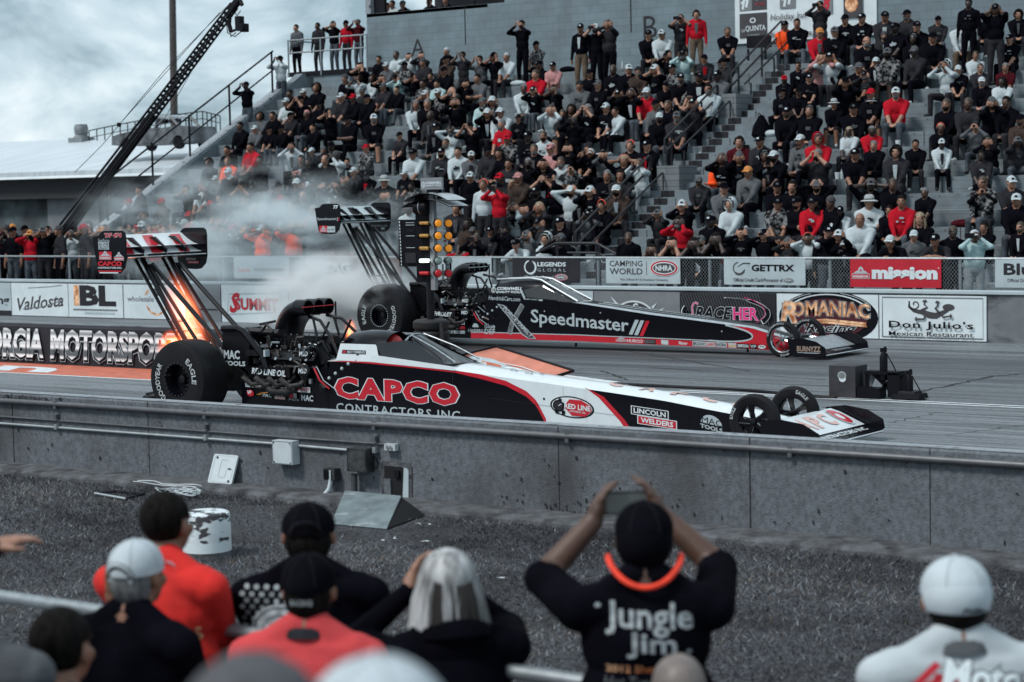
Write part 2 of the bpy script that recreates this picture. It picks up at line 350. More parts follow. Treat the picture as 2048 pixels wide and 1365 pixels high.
PVC = mat('grey_conduit', (.10, .105, .115), r=.4, m=.2, n=.15); EMT = mat('bright_conduit', (.42, .46, .48), r=.35, m=.6, n=.1)
def conduit(name, px, r, m_, z1=None, clip=2.0, y=13.44):
    mb = MB(); mb.tube(px, r, m_, n=10); L_ = px[-1][0]-px[0][0]
    for i in range(int(abs(L_)/clip)+1): x = px[0][0]+(i+.5)*clip; mb.box((x, y+.004, px[0][2]), (.035, .05, r*2+.022), m_)
    return mb.build(name, nw, world=True)
conduit('top_pipe', [(-40, 13.44, .668), (20, 13.44, .688)], .026, PVC)
conduit('bright_conduit', [(-40, 13.452, .455), (atY(545, 890, 13.45)[0], 13.452, .443), (atY(700, 903, 13.45)[0], 13.452, .434)], .014, EMT)
conduit('thin_conduit', [(-40, 13.455, .552), (atY(770, 892, 13.45)[0], 13.455, .507)], .010, PVC)
# service niche drawn flat on the wall face, its inner shade painted near-black
nx = atY(795, 970, 13.46)[0]
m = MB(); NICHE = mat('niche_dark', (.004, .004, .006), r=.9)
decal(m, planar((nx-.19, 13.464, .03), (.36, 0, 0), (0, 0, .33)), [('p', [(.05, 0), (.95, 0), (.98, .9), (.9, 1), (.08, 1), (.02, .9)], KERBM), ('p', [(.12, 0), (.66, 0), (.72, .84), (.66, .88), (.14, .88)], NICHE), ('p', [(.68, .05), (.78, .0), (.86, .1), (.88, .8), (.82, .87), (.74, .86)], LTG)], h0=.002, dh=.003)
m.box((nx+.01, 13.45, .26), (.05, .03, .06), DSTEEL); m.box((nx-.10, 13.452, .12), (.07, .02, .18), CONC)
m.build('service_niche', nw, smooth=0, world=True)

def wallbox(name, label, px0, py0, px1, py1, dep, m_, extra=None):
    a = atY(px0, py0, 13.46-dep); b = atY(px1, py1, 13.46-dep); mb = MB()
    c = ((a[0]+b[0])/2, 13.466-dep/2, (a[2]+b[2])/2); d = (b[0]-a[0], dep, a[2]-b[2]); mb.box(c, d, m_)
    f = planar((c[0]-d[0]/2, 13.466-dep, c[2]-d[2]/2), (d[0], 0, 0), (0, 0, d[2]))
    decal(mb, f, [('l', [(.03, .03), (.97, .03), (.97, .97), (.03, .97), (.03, .03)], .02, DKG)] + [('e', u, v, .03, .03, BLACK) for u in (.09, .91) for v in (.09, .91)] + (extra or []), asp=d[0]/d[2])
    o = mb.build(name, smooth=30); return tag(o, label, 'electrical box', 'boxes fixed to the barrier')
PLBOX = mat('pale_plastic', (.52, .58, .61), r=.5, n=.05)
wallbox('junction_box', 'pale grey square junction box on the bright conduit of the barrier', 543, 881, 584, 931, .10, PLBOX)
STB = mat('weathered_box_steel', (.05, .055, .058), r=.6, m=.3, n=.4, ns=14)
wallbox('breaker_box', 'tall weathered dark steel box beside the wall niche', 692, 897, 731, 946, .12, STB)
wallbox('outlet_box', 'small pale double outlet box at the end of the thin conduit', 767, 888, 789, 903, .05, PLBOX, [('r', .22, .2, .45, .8, MIDG), ('r', .55, .2, .78, .8, MIDG)])
o = wallbox('socket_box', 'small open grey socket box with a white pipe curving below it', 646, 937, 668, 962, .08, STB, [('r', .05, .1, .5, .9, BLACK), ('r', .6, .1, .75, .9, LTG)])
m = MB(); q = atY(661, 965, 13.40)
m.tube([q+V3(0, 0, .03), q, q+V3(-.01, -.01, -.06), q+V3(-.05, -.04, -.12), q+V3(-.11, -.08, -.17), q+V3(-.15, -.1, -.24)], .02, PLBOX, n=10)
tag(m.build('curved_pipe'), 'white elbow conduit running from the socket box into the ground', 'pipe')
m = MB(); q = atY(708, 948, 13.40); m.tube([q, q+V3(-.005, 0, -.3)], .03, STB, n=10); m.tube([atY(740, 905, 13.42), atY(752, 915, 13.42), atY(757, 930, 13.44), atY(748, 940, 13.42), atY(744, 925, 13.41)], .006, DSTEEL)
tag(m.build('stub_pipe'), 'short dark pipe dropping from the breaker box with loose black cable', 'pipe')
# access cover leaning on the wall
m = MB(); a = atY(400, 969, 13.24); b = atY(448, 977, 13.24); zt = .31; W_ = b[0]-a[0]
T0, U_, V_ = V3(a[0]-.02, 13.355, .055), V3(W_, 0, 0), V3(.01, .095, .255)
nrm = np.cross(U_, V_); nrm /= np.linalg.norm(nrm); c4 = [T0, T0+U_, T0+U_+V_, T0+V_]
def rr(u0, v0, u1, v1, r, n=4):
    P = []
    for cu, cv, a0 in ((u1-r, v1-r, 0), (u0+r, v1-r, 90), (u0+r, v0+r, 180), (u1-r, v0+r, 270)): P += arc_pts(cu, cv, r, r, a0, a0+90, n)
    return P
f = planar(T0, U_, V_); m.prism([f(u, v, 0) for u, v in rr(0, 0, 1, 1, .07)], -nrm*.02, PLBOX)
decal(m, f, [('l', rr(.08, .05, .92, .95, .05)+[(.92, .5)], .012, LTG), ('l', rr(.38, .22, .66, .82, .04)+[(.66, .5)], .012, LTG), ('e', .18, .88, .04, .04, DKG), ('e', .86, .1, .04, .04, DKG), ('r', .72, .5, .86, .54, DKG)], h0=.002, asp=W_/.35)
tag(m.build('access_cover'), 'white plastic access cover leaning against the barrier', 'cover')
# coil of white cable and a thin frame lying in the grass
m = MB(); CAB = mat('white_cable', (.45, .5, .53), r=.5)
for k in range(7):
    q = atZ(random.uniform(335, 385), random.uniform(982, 990), .03); r_ = random.uniform(.1, .17)
    m.tube([q+V3(r_*math.cos(a)*1.2, r_*math.sin(a)*.7, .02+.015*math.sin(3*a+k)) for a in np.linspace(0, 6.1, 22)], .005, CAB, n=5)
q0, q1 = atZ(275, 964, .06), atZ(400, 975, .06); m.tube([q0+(q1-q0)*t+V3(0, .05*math.sin(9*t), .01) for t in np.linspace(0, 1, 20)], .006, CAB, n=5)
m.tube([q0+V3(0, -.08, 0)+(q1-q0)*t+V3(0, .03*math.sin(7*t+1), .01) for t in np.linspace(0, 1, 20)], .005, CAB, n=5)
tag(m.build('cable_coil'), 'tangled coil of white cable lying at the foot of the barrier', 'cable')
m = MB(); pts = [atZ(x, y, .01) for x, y in ((190, 987), (235, 983), (288, 988), (252, 998))]
for i in range(4): m.tube([pts[i], pts[(i+1) % 4]], .012, SILVER if i == 3 else DSTEEL, n=6)
tag(m.build('metal_frame'), 'thin rectangular metal frame lying in the grass by the barrier', 'frame')
# steel ramp plate over the opening
RAMPM = two_noise(mat('galvanised_plate', (.17, .21, .22), r=.5, m=.35, n=.25, ns=7), 9, (.33, .37, .39), .62, .7, (.6, 1, 2.2))
tl, tr, bl, br = atY(690, 981, 13.0), atY(802, 992, 13.0), atZ(662, 1048, .0), atZ(773, 1058, .0)
m = MB(); m.prism([bl, br, tr, tl], (0, .006, -.012), RAMPM)
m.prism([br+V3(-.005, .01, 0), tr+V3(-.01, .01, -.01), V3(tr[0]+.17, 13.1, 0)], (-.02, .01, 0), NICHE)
tag(m.build('steel_ramp', smooth=0), 'tilted galvanised steel plate covering the wall niche opening', 'plate')
# painted concrete stump
sc_ = atZ(415, 1112, -.01); m = MB(); STW = two_noise(mat('peeling_white_paint', (.60, .66, .69), r=.8, n=.08), 7, (.05, .05, .055), .50, .54, (1.3, 1.3, 2.6))
m.lathe([(0, .335), (.15, .335), (.172, .325), (.18, .30), (.18, .12)], sc_, (0, 0, 1), STW, 36); m.lathe([(.18, .12), (.182, 0)], sc_, (0, 0, 1), WHITE, 36); m.lathe([(.184, .045), (.187, 0)], sc_, (0, 0, 1), KERBM, 36)
tag(m.build('concrete_stump'), 'round concrete stump with peeling white paint standing in the grass', 'bollard')
lit = MB()
for x, y in ((770, 1081), (795, 1078), (850, 1084), (880, 1086), (1005, 1157), (1150, 1035), (820, 1000), (840, 1050), (548, 1016), (860, 1049)):
    q = atZ(x, y, .012); s_ = random.uniform(.015, .045)
    lit.add([q+V3(random.uniform(-1.4, 1.4)*s_, random.uniform(-1, 1)*s_, random.uniform(0, .01)) for _ in range(4)], [(0, 1, 2, 3)], WHITE)
tag(lit.build('litter', smooth=0), 'scraps of white paper scattered on the turf', 'litter', kind='stuff')

TAR = mat('tar_crack', (.014, .014, .017), r=.8)
cm = MB(); rc = random.Random(21)
def crack(p, q, w_, n=14):
    a, b = atZ(*p, .003), atZ(*q, .003); P = [a+(b-a)*t+V3(rc.uniform(-.05, .05), rc.uniform(-.04, .04), 0) for t in np.linspace(0, 1, n)]
    decal(cm, lambda u, v, h: V3(u, v, .002+h), [('l', [(k[0], k[1]) for k in P], [w_*rc.uniform(.3, 1) for _ in P], TAR)], h0=.001)
for p_, q_, w_ in (((1780, 846), (1880, 824), .02), ((1830, 785), (1990, 752), .09), ((1990, 752), (2048, 748), .06), ((1240, 700), (1500, 742), .05), ((1120, 770), (1330, 800), .03), ((1300, 735), (1650, 760), .035), ((1480, 715), (1900, 728), .03), ((1900, 870), (2048, 850), .02), ((1650, 815), (1780, 822), .05), ((1200, 742), (1260, 760), .06)): crack(p_, q_, w_)
tag(cm.build('tar_seam', smooth=0), 'dark tar seams and cracks in the asphalt', kind='structure')
# ---------------------------------------------------------------- median wall, far wall and their banners
md = empty('barrier_wall', (-38, 22.68, 0)); tag(md, 'low median barrier with chrome lettering between the two lanes', 'wall', 'concrete barrier walls')
m = MB(); m.prism([(-85, 22.40, 0), (-85, 22.44, .60), (-85, 22.50, .64), (-85, 22.86, .64), (-85, 22.95, 0)], (67.2, 0, 0), DKG)
m.box((-51.4, 22.68, .648), (67.2, .36, .012), WALLG); m.build('wall_body', md, smooth=0, world=True)
CHROME = mat('chrome_lettering', (.28, .33, .36), r=.35, m=.3, n=.6, ns=3.4, st=(.02, 1, 2.2), c2=(.62, .68, .72), ramp=(.42, .58), det=1)
m = MB(); f = planar((0, 22.39, 0), (1, 0, 0), (0, .045, .6))
L0, R0 = -28.55, -21.1
GT = 'GEORGIA MOTORSPORTS PARK'
x0g, x1g = -29.0, -19.75
sh = dict(b=.06, s=.0, sp=1.02)
for wd, xa, xb in (('GEORGIA', -27.10, -25.22), ('MOTORSPORTS', -25.06, -21.95), ('PARK', -21.8, -20.7)):
    decal(m, planar((xa, 22.378, .07), (xb-xa, 0, 0), (0, .035, .49)), [('t', wd, .0, -.05, 1, .96, LTG, dict(b=.09)), ('t', wd, .004, -.03, 1, .95, BLACK, dict(b=.065)), ('t', wd, .0, .05, .997, 1.04, CHROME, dict(b=.04))], h0=.003, dh=.003)
a = atY(668, 692, 22.39); f = planar((a[0]-.25, 22.39, a[2]-.1), (.5, 0, 0), (0, 0, .2))
decal(m, f, [('e', .5, .5, .5, .5, WHITE), ('e', .5, .5, .46, .43, RED), ('e', .5, .5, .40, .33, DKG), ('t', 'NHRA', .17, .33, .83, .68, WHITE, dict(b=.03))], h0=.003)
decal(m, planar((a[0]-.5, 22.388, .08), (.8, 0, 0), (0, 0, .18)), [('t', 'PARK', 0, 0, 1, 1, AMBER, dict(b=.03, s=.3))], h0=.002)
m.build('wall_lettering', md, smooth=0, world=True)

fw = empty('barrier_wall', (-25, 31.78, 0)); tag(fw, 'long grey barrier wall on the stand side carrying the advertising banners', 'wall', 'concrete barrier walls')
m = MB(); m.prism([(-90, 31.62, 0), (-90, 31.62, .80), (-90, 31.95, .80), (-90, 31.95, 0)], (120, 0, 0), WALLG); m.build('wall_body', fw, smooth=0, world=True)
m = MB(); m.box((-30, 31.785, .822), (120, .40, .045), LTG); m.build('coping', fw, smooth=0, world=True)
m = MB(); m.box((-60, 32.0, .15), (1, .05, .3), WALLG)

def board(name, label, X0, X1, Z0, Z1, Y, bgm, items, cat='banner', th=.012, group='advertising banners along the track', asp=None):
    mb = MB(); mb.box(((X0+X1)/2, Y+th/2, (Z0+Z1)/2), (X1-X0, th, Z1-Z0), bgm)
    decal(mb, planar((X0, Y, Z0), (X1-X0, 0, 0), (0, 0, Z1-Z0)), items, h0=.0025, asp=asp or (X1-X0)/(Z1-Z0))
    return tag(mb.build(name, smooth=0), label, cat, group)
YB = 31.59
INK = mat('ink_grey', (.045, .043, .05), r=.6)
def gecko(m_):
    it = []
    sp = [(.34+(.062-.0045*i)*math.cos(i*.62+2.6)*1.0, .80+(.145-.0105*i)*math.sin(i*.62+2.6)) for i in range(13)][::-1]
    it.append(('l', sp+[(.285, .74), (.33, .66), (.385, .63)], [.03]*13+[.05, .08, .10], m_))
    it.append(('l', [(.36, .65), (.42, .62), (.48, .56), (.54, .55), (.60, .62), (.645, .68), (.665, .73)], [.07, .12, .15, .14, .10, .08, .05], m_))
    it.append(('e', .655, .745, .055, .075, m_))
    for leg in ([(.40, .66), (.46, .74), (.43, .80), (.435, .86)], [(.57, .62), (.535, .72), (.56, .79), (.555, .84)], [(.44, .55), (.43, .47), (.38, .47), (.365, .47)], [(.60, .60), (.61, .52), (.66, .545), (.675, .55)]):
        it.append(('l', leg, [.06, .045, .04, .03], m_)); ex, ey = leg[-1]
        for k in range(4): a = rad(20+k*47) if ey > .7 else rad(-70+k*47+(180 if ex < .5 else 0)); it.append(('l', [(ex, ey), (ex+.022*math.cos(a), ey+.052*math.sin(a))], [.022, .03], m_))
    return it
board('wall_banner', "white Don Julio's restaurant banner with a dark gecko", -14.74, -12.83, .02, .765, YB, WHITE,
      [('l', [(.03, .05), (.97, .05), (.97, .95), (.03, .95), (.03, .05)], .035, MIDG)]+gecko(INK)+[('t', "Don Julio's", .10, .22, .89, .43, BLACK, dict(b=.018, sp=1.08)), ('t', 'Mexican Restaurant', .10, .085, .89, .19, BLACK, dict(b=.01))])
it = [('e', .51, .46, .49, .62, BLACK, .0), ('e', .51, .45, .44, .56, WHITE, .955, 20, 160), ('e', .51, .45, .485, .60, WHITE, .985, 35, 75), ('e', .51, .45, .485, .60, WHITE, .985, 110, 150),
      ('e', .51, .44, .39, .46, mat('maroon_ink', (.06, .006, .012), r=.5), 0)]
it += [('t', 'ROMANIAC', .05, .42, .93, .80, LTG, dict(b=.075, arc=.06)), ('t', 'ROMANIAC', .055, .43, .925, .79, BLACK, dict(b=.055, arc=.06)), ('t', 'ROMANIAC', .06, .44, .92, .78, ORANGE, dict(b=.025, arc=.06))]
it += [('t', 'R', .035, .30, .22, .84, LTG, dict(b=.07, s=.2)), ('t', 'R', .04, .31, .215, .83, ORANGE, dict(b=.03, s=.2)), ('l', [(.24, .36), (.5, .41), (.88, .34), (.90, .28), (.5, .35), (.24, .33)], .05, ORANGE)]
it += [('t', 'Racing', .28, .05, .80, .33, WHITE, dict(b=.05, s=.35)), ('t', 'Racing', .285, .055, .795, .325, BLACK, dict(b=.015, s=.35)), ('p', [(.0, .0), (.02, .0), (.0, .03)], BLACK)]
board('wall_banner', 'white Romaniac Racing banner with bronze letters on a black oval', -16.69, -14.76, .02, .765, YB, WHITE, it)
it = [('l', [(x, 0), (x-.16 if x > .16 else 0, 1 if x > .16 else x/.16)], .012, mat('stripe_grey', (.10, .105, .115), r=.6)) for x in np.linspace(.03, .99, 34)]
it += [('l', arc_pts(.50, .52, .455, .36, 205, 160), .13, WHITE), ('l', arc_pts(.50, .52, .45, .36, 205, 160), .105, BLACK), ('l', arc_pts(.50, .52, .44, .37, -32, 92, 20), [.13]*8+[.08]*7+[.02]*6, WHITE), ('l', arc_pts(.50, .52, .44, .37, -30, 90, 20), [.11]*8+[.06]*7+[.012]*6, BLACK),
       ('l', arc_pts(.47, .56, .44, .40, -38, 60, 16), .012, PINK), ('l', arc_pts(.5, .56, .44, .44, 205, 290, 16), [.06]*6+[.03]*11, BLACK), ('l', arc_pts(.53, .52, .46, .44, 215, 290, 16), .012, WHITE),
       ('t', 'RACE', .17, .36, .575, .68, WHITE, dict(b=.05, s=.25)), ('t', 'RACE', .175, .37, .57, .67, BLACK, dict(b=.03, s=.25)), ('t', 'HER', .575, .36, .845, .67, WHITE, dict(b=.05)), ('t', 'HER', .58, .37, .84, .66, PINK, dict(b=.03)),
       ('l', [(.135, .42), (.15, .5), (.145, .66), (.165, .75), (.19, .76), (.21, .72)], .05, WHITE), ('l', [(.135, .42), (.15, .5), (.145, .66), (.165, .75), (.19, .76), (.21, .72)], .03, PINK), ('t', 'Firesuits', .38, .22, .63, .33, RED, dict(b=.015))]
board('wall_banner', 'grey striped RaceHer banner with black and pink letters', -18.64, -16.72, .02, .765, YB, DKG, it)
it = [('e', .47, .22, .27, .56, WHITE, .0), ('e', .47, .22, .255, .52, INK, 0), ('t', 'First Coast', .26, .30, .69, .52, WHITE, dict(b=.025, arc=.2))]
it += [('p', [(.47+.29*math.cos(rad(a)), .22+.60*math.sin(rad(a))), (.47+(.36+.05*(i % 2))*math.cos(rad(a+3)), .22+(.78+.1*(i % 2))*math.sin(rad(a+3))), (.47+.29*math.cos(rad(a+6)), .22+.60*math.sin(rad(a+6)))], WHITE) for i, a in enumerate((8, 24, 38, 128, 142, 158))]
board('wall_banner', 'grey First Coast banner with a dark half oval and white rays', -20.51, -18.66, .02, .765, YB, MIDG, it)
board('wall_banner', 'plain pale panel beside the First Coast banner', -22.4, -20.53, .02, .765, YB, LTG, [('e', .62, .18, .10, .3, INK), ('e', .62, .18, .085, .26, MIDG)])
board('wall_banner', 'white Summit banner with red letters', -29.97, -28.08, .0, .79, YB, WHITE, [('l', [(.08, .2), (.12, .75), (.9, .8), (.92, .3), (.08, .2)], .04, LTG), ('t', 'SUMMIT', .20, .32, .86, .66, LTG, dict(b=.07)), ('t', 'SUMMIT', .21, .33, .85, .65, RED, dict(b=.03)), ('t', 'S', .12, .25, .28, .80, RED, dict(b=.04, s=.3))])
board('wall_banner', 'white panel with faint orange ring right of the Summit banner', -28.05, -26.2, .0, .79, YB, WHITE, [('l', [(.12, .1), (.14, .9)], .08, AMBER), ('e', .4, .6, .16, .28, LTG, .7), ('t', 'NGE', .5, .15, .9, .4, LTG, dict(b=.02))])
board('wall_banner', 'grey smoky panel left of the Summit banner', -31.0, -30.0, .0, .79, YB, MIDG, [('r', .1, .3, .9, .34, DKG)])
board('wall_banner', 'white banner with blurred grey words and an orange fish shape', -32.93, -31.05, .02, .77, YB, WHITE, [('t', 'wholesale', .06, .50, .50, .66, MIDG, dict(b=.02)), ('l', [(.38, .38), (.44, .2), (.55, .12), (.66, .22), (.7, .36)], .06, ORANGE), ('l', [(.36, .7), (.42, .85)], .06, ORANGE), ('e', .56, .8, .08, .12, INK)])
board('wall_banner', 'white BL banner with big dark letters and an orange bar', -34.7, -32.96, .02, .77, YB, WHITE, [('r', .10, .34, .20, .96, ORANGE), ('t', 'BL', .21, .34, .88, .96, DKG, dict(b=.05)), ('r', .08, .2, .9, .25, MIDG), ('r', .3, .1, .85, .16, LTG)])
board('wall_banner', 'white Valdosta banner with slanted script', -36.62, -34.72, .02, .77, YB, WHITE, [('t', 'Valdosta', .10, .22, .92, .62, INK, dict(b=.015, s=.25, sl=.18)), ('l', [(.2, .2), (.55, .28), (.92, .5)], .03, MIDG), ('l', [(.3, .85), (.7, .9), (.9, .95)], .02, MIDG)])
board('wall_banner', 'grey banner cut by the picture edge, left of the Valdosta banner', -38.5, -36.64, .02, .77, YB, LTG, [('t', 'Racing', .35, .25, .97, .6, DKG, dict(b=.03)), ('r', 0, 0, 1, .14, DKG)])

# ---------------------------------------------------------------- spectator fence
FY = 32.6; FZ0, FZ1 = .30, 1.345
posts = [-23.52+2.45*k for k in range(-9, 12)]
fe = empty('chain_link_fence', (-25, FY, .3)); tag(fe, 'galvanised chain link fence with top rail along the foot of the stand', 'fence')
gb = MB(); gb.sheet([[(x, y, .3) for x in (-95, 40)] for y in (31.93, 36.3)], STAND)
gb.add([(-95, 31.93, .3), (40, 31.93, .3), (40, 31.93, 0), (-95, 31.93, 0)], [(0, 1, 2, 3)], STAND)
tag(gb.build('pavement', smooth=0), 'paved walkway between fence and stand', kind='structure')
m = MB(); m.tube([(-46, FY, FZ1), (30, FY, FZ1)], .024, GALV, n=8); m.build('top_rail', fe, world=True)
for x in posts: m = MB(); m.tube([(x, FY+.03, .3), (x, FY+.03, FZ1+.02)], .03, GALV, n=8); m.build('post', fe, world=True)
m = MB(); s_ = .062; h = FZ1-.3; zz0 = .3
def wire(a, b):
    a, b = np.array(a), np.array(b); d = (b-a)/np.linalg.norm(b-a); q = V3(-d[2], 0, d[0])*.0022
    m.add([a-q, b-q, b+q, a+q], [(0, 1, 2, 3)], GALV)
x = -26.5
while x < -9.5:
    wire((x, FY-.004, .3), (x+h*.85, FY-.004, FZ1)); wire((x+h*.85, FY+.004, .3), (x, FY+.004, FZ1)); x += s_
m.build('mesh', fe, smooth=0, world=True)
FB = FY-.03
nh = lambda cu, cv, ru, rv, c1=RED, c2=INK, tx=WHITE: [('e', cu, cv, ru*1.06, rv*1.06, WHITE), ('e', cu, cv, ru, rv, c1), ('e', cu, cv, ru*.86, rv*.80, WHITE), ('e', cu, cv, ru*.80, rv*.66, c2), ('t', 'NHRA', cu-ru*.62, cv-rv*.36, cu+ru*.62, cv+rv*.36, tx, dict(b=.03))]
board('fence_banner', 'black Legends Global banner with a pale ring on the fence', -23.05, -21.46, .86, 1.335, FB, DKG, [('l', arc_pts(.27, .63, .082, .27, 100, 425, 24), [.02]+[.06]*12+[.09]*10+[.05, .02], WHITE), ('t', 'LEGENDS', .38, .66, .80, .84, WHITE, dict(b=.03)), ('t', 'GLOBAL', .38, .45, .80, .58, LTG, dict(sp=1.6)), ('t', 'Official Uniform Partner of', .18, .16, .62, .29, LTG, dict(b=.01))]+nh(.73, .22, .09, .13), 'banner', .01, 'sponsor banners on the spectator fence')
board('fence_banner', 'pale Camping World banner with a red ringed oval on the fence', -20.86, -19.22, .86, 1.335, FB, LTG, [('t', 'CAMPING', .05, .68, .50, .91, INK, dict(b=.012)), ('t', 'WORLD', .05, .36, .50, .61, INK, dict(b=.012)), ('r', .55, .35, .555, .9, INK), ('t', 'The Official RV & Outdoor Company', .19, .10, .84, .20, INK, dict(b=.006))]+nh(.79, .62, .18, .30), 'banner', .01, 'sponsor banners on the spectator fence')
board('fence_banner', 'pale GETTRX banner with a dark swirl mark on the fence', -18.29, -16.63, .86, 1.335, FB, LTG, [('l', arc_pts(.19, .63, .07, .23, 95, 350, 20), [.015]+[.05]*10+[.09]*8+[.06, .03], INK), ('l', [(.17, .68), (.24, .82), (.33, .82), (.30, .70)], [.02, .05, .06, .02], INK), ('t', 'GETTRX', .345, .52, .87, .78, BLACK, dict(b=.035)), ('t', 'Official Credit Card Processor of', .12, .12, .73, .26, INK, dict(b=.008))]+nh(.80, .19, .06, .08, INK, INK), 'banner', .01, 'sponsor banners on the spectator fence')
mis = lambda x0, y0, w_, h_: [('p', [(x0+w_*.1, y0+h_*.45), (x0+w_*.9, y0+h_*.45), (x0+w_*.78, y0+h_*.6), (x0+w_*.66, y0+h_*.66), (x0+w_*.62, y0+h_*.85), (x0+w_*.5, y0+h_), (x0+w_*.38, y0+h_*.85), (x0+w_*.34, y0+h_*.66), (x0+w_*.22, y0+h_*.6)], LTG), ('p', [(x0+w_*.42, y0+h_*.6), (x0+w_*.58, y0+h_*.6), (x0+w_*.5, y0+h_*.82)], RED), ('r', x0, y0, x0+w_, y0+h_*.42, LTG), ('r', x0+w_*.03, y0+h_*.05, x0+w_*.97, y0+h_*.37, RED), ('t', 'mission', x0+w_*.08, y0+h_*.1, x0+w_*.92, y0+h_*.32, WHITE, dict(b=.03))]
board('fence_banner', 'red Mission banner with big white letters on the fence', -15.75, -14.04, .84, 1.33, FB, RED, mis(.02, .30, .20, .45)+[('t', 'mission', .245, .29, .965, .74, WHITE, dict(b=.06)), ('e', .975, .70, .008, .02, WHITE)], 'banner', .01, 'sponsor banners on the spectator fence')
board('fence_banner', 'pale blue BlueDEF banner at the picture edge of the fence', -13.07, -11.4, .86, 1.335, FB, LTG, [('t', 'BlueDEF', .09, .44, .93, .86, DKG, dict(b=.03)), ('t', 'Official Diesel Exhaust Fluid of NHRA', .13, .2, .8, .32, INK, dict(b=.006))], 'banner', .01, 'sponsor banners on the spectator fence')
board('fence_banner', 'grey SCAG banner half lost in tyre smoke', -28.33, -25.84, .79, 1.335, FB, MIDG, [('r', .48, .0, 1, 1, mat('brown_print', (.09, .045, .03), r=.6)), ('t', 'SCAG', .07, .42, .45, .82, WHITE, dict(b=.05)), ('t', 'POWER EQUIPMENT', .07, .22, .45, .36, LTG, dict(b=.02)), ('t', 'Official Outdoor Power', .52, .62, .92, .76, LTG), ('t', 'Equipment Provider of', .52, .42, .92, .56, LTG), ('e', .72, .2, .1, .14, LTG)], 'banner', .01, 'sponsor banners on the spectator fence')
board('fence_banner', 'plain white banner behind the far dragster injector', -24.9, -23.56, .72, 1.335, FB, LTG, [('t', 'H', .08, .2, .2, .8, INK, dict(b=.04))], 'banner', .01, 'sponsor banners on the spectator fence')
board('fence_banner', 'white banner with faint red word left of the SCAG banner', -30.5, -28.9, .88, 1.335, FB, LTG, [('t', 'Lucas', .08, .3, .3, .55, RED, dict(b=.02)), ('r', .36, .35, .9, .5, MIDG)], 'banner', .01, 'sponsor banners on the spectator fence')
# ---------------------------------------------------------------- grandstand
SY, SRUN, SZ, SRISE, SX = 37.518, .31695, 1.4048, .17, -23.927
XL, XR = -40.4, 8.0; SA0, SA1 = SX-.42, SX+1.08          # stair aisle
def tier(i): return SY+SRUN*i, SZ+SRISE*i
gs = empty('grandstand', (-25, 36.3, .3)); tag(gs, 'stepped concrete grandstand with checkered stairs and a block back wall', 'grandstand')
m = MB()
for x0, x1 in ((XL, SA0), (SA1, XR)):
    z_prev = .3
    for i in range(-6, 27, 2):
        y, z = tier(i); y2 = tier(i+2)[0] if i < 26 else 48.2
        m.add([(x0, y, z_prev), (x1, y, z_prev), (x1, y, z), (x0, y, z)], [(0, 1, 2, 3)], STANDB)
        m.add([(x0, y, z), (x1, y, z), (x1, y2, z), (x0, y2, z)], [(0, 1, 2, 3)], STAND)
        # end faces towards the aisle
        xs_ = x1 if x1 == SA0 else x0
        if xs_ in (SA0, SA1): m.add([(xs_, y, 0), (xs_, y2, 0), (xs_, y2, z), (xs_, y, z)], [(0, 1, 2, 3) if xs_ == SA1 else (3, 2, 1, 0)], STAND)
        z_prev = z
HOLE = mat('bolt_hole', (.02, .02, .022), r=.9)
for i in range(-4, 27, 2):
    y, z = tier(i); it = []
    xx = XL+random.uniform(.2, 1)
    while xx < 0:
        it.append(('e', xx, z-.06, .018, .012, HOLE)); xx += random.choice((.62, .62, 1.24))
    decal(m, planar((0, y, 0), (1, 0, 0), (0, 0, 1)), it, h0=.002, dh=0)
    it = [('r', x, z-.335, x+.02, z-.005, HOLE) for x in np.arange(XL+1.2+(i % 4)*.6, 0, 2.44)]
    decal(m, planar((0, y, 0), (1, 0, 0), (0, 0, 1)), it, h0=.0024, dh=0)
m.build('tiers', gs, smooth=0, world=True)
m = MB(); BLKP = mat('black_step_paint', (.008, .008, .012), r=.7, n=.2)
zp = .3
for i in range(-6, 28):
    y, z = tier(i); y2 = tier(i+1)[0] if i < 27 else 48.2
    m.add([(SA0, y, zp), (SA1, y, zp), (SA1, y, z), (SA0, y, z)], [(0, 1, 2, 3)], STAND); m.add([(SA0, y, z), (SA1, y, z), (SA1, y2, z), (SA0, y2, z)], [(0, 1, 2, 3)], STAND)
    if i >= -3 and i < 27: m.add([(SX, y-.003, z-.152), (SX+.36, y-.003, z-.152), (SX+.36, y-.003, z-.008), (SX, y-.003, z-.008)], [(0, 1, 2, 3)], BLKP)
    zp = z
m.build('stair_flight', gs, smooth=0, world=True)
m = MB()
for i0, x0, x1, h in ((7, SX-.12, SX+.46, .56), (17, SX-.28, SX+.20, .58)):
    m = MB(); y, z = tier(i0); m.box(((x0+x1)/2, y+.45, z+h/2-.1), (x1-x0, .82, h+.2), block_joints(mat('block_guard', (.16, .18, .195), r=.85, n=.1, ns=2), 1.2, .14, .7, .01)); m.build('block_guard', gs, smooth=0, world=True)
# sloping side wall with pale coping at the left end
m = MB(); a, b = tier(-7), tier(25); 
m.prism([(XL-.28, a[0], 0), (XL-.28, a[0], a[1]+.05), (XL-.28, b[0], b[1]+.05), (XL-.28, 46.4, 6.3), (XL-.28, 49, 6.3), (XL-.28, 49, 0)], (.28, 0, 0), STAND)
m.prism([(XL-.34, a[0]-.02, a[1]+.06), (XL-.34, a[0]-.02, a[1]+.17), (XL-.34, b[0], b[1]+.17), (XL-.34, b[0], b[1]+.06)], (.36, 0, 0), CONCT)
m.build('side_wall', gs, smooth=0, world=True)
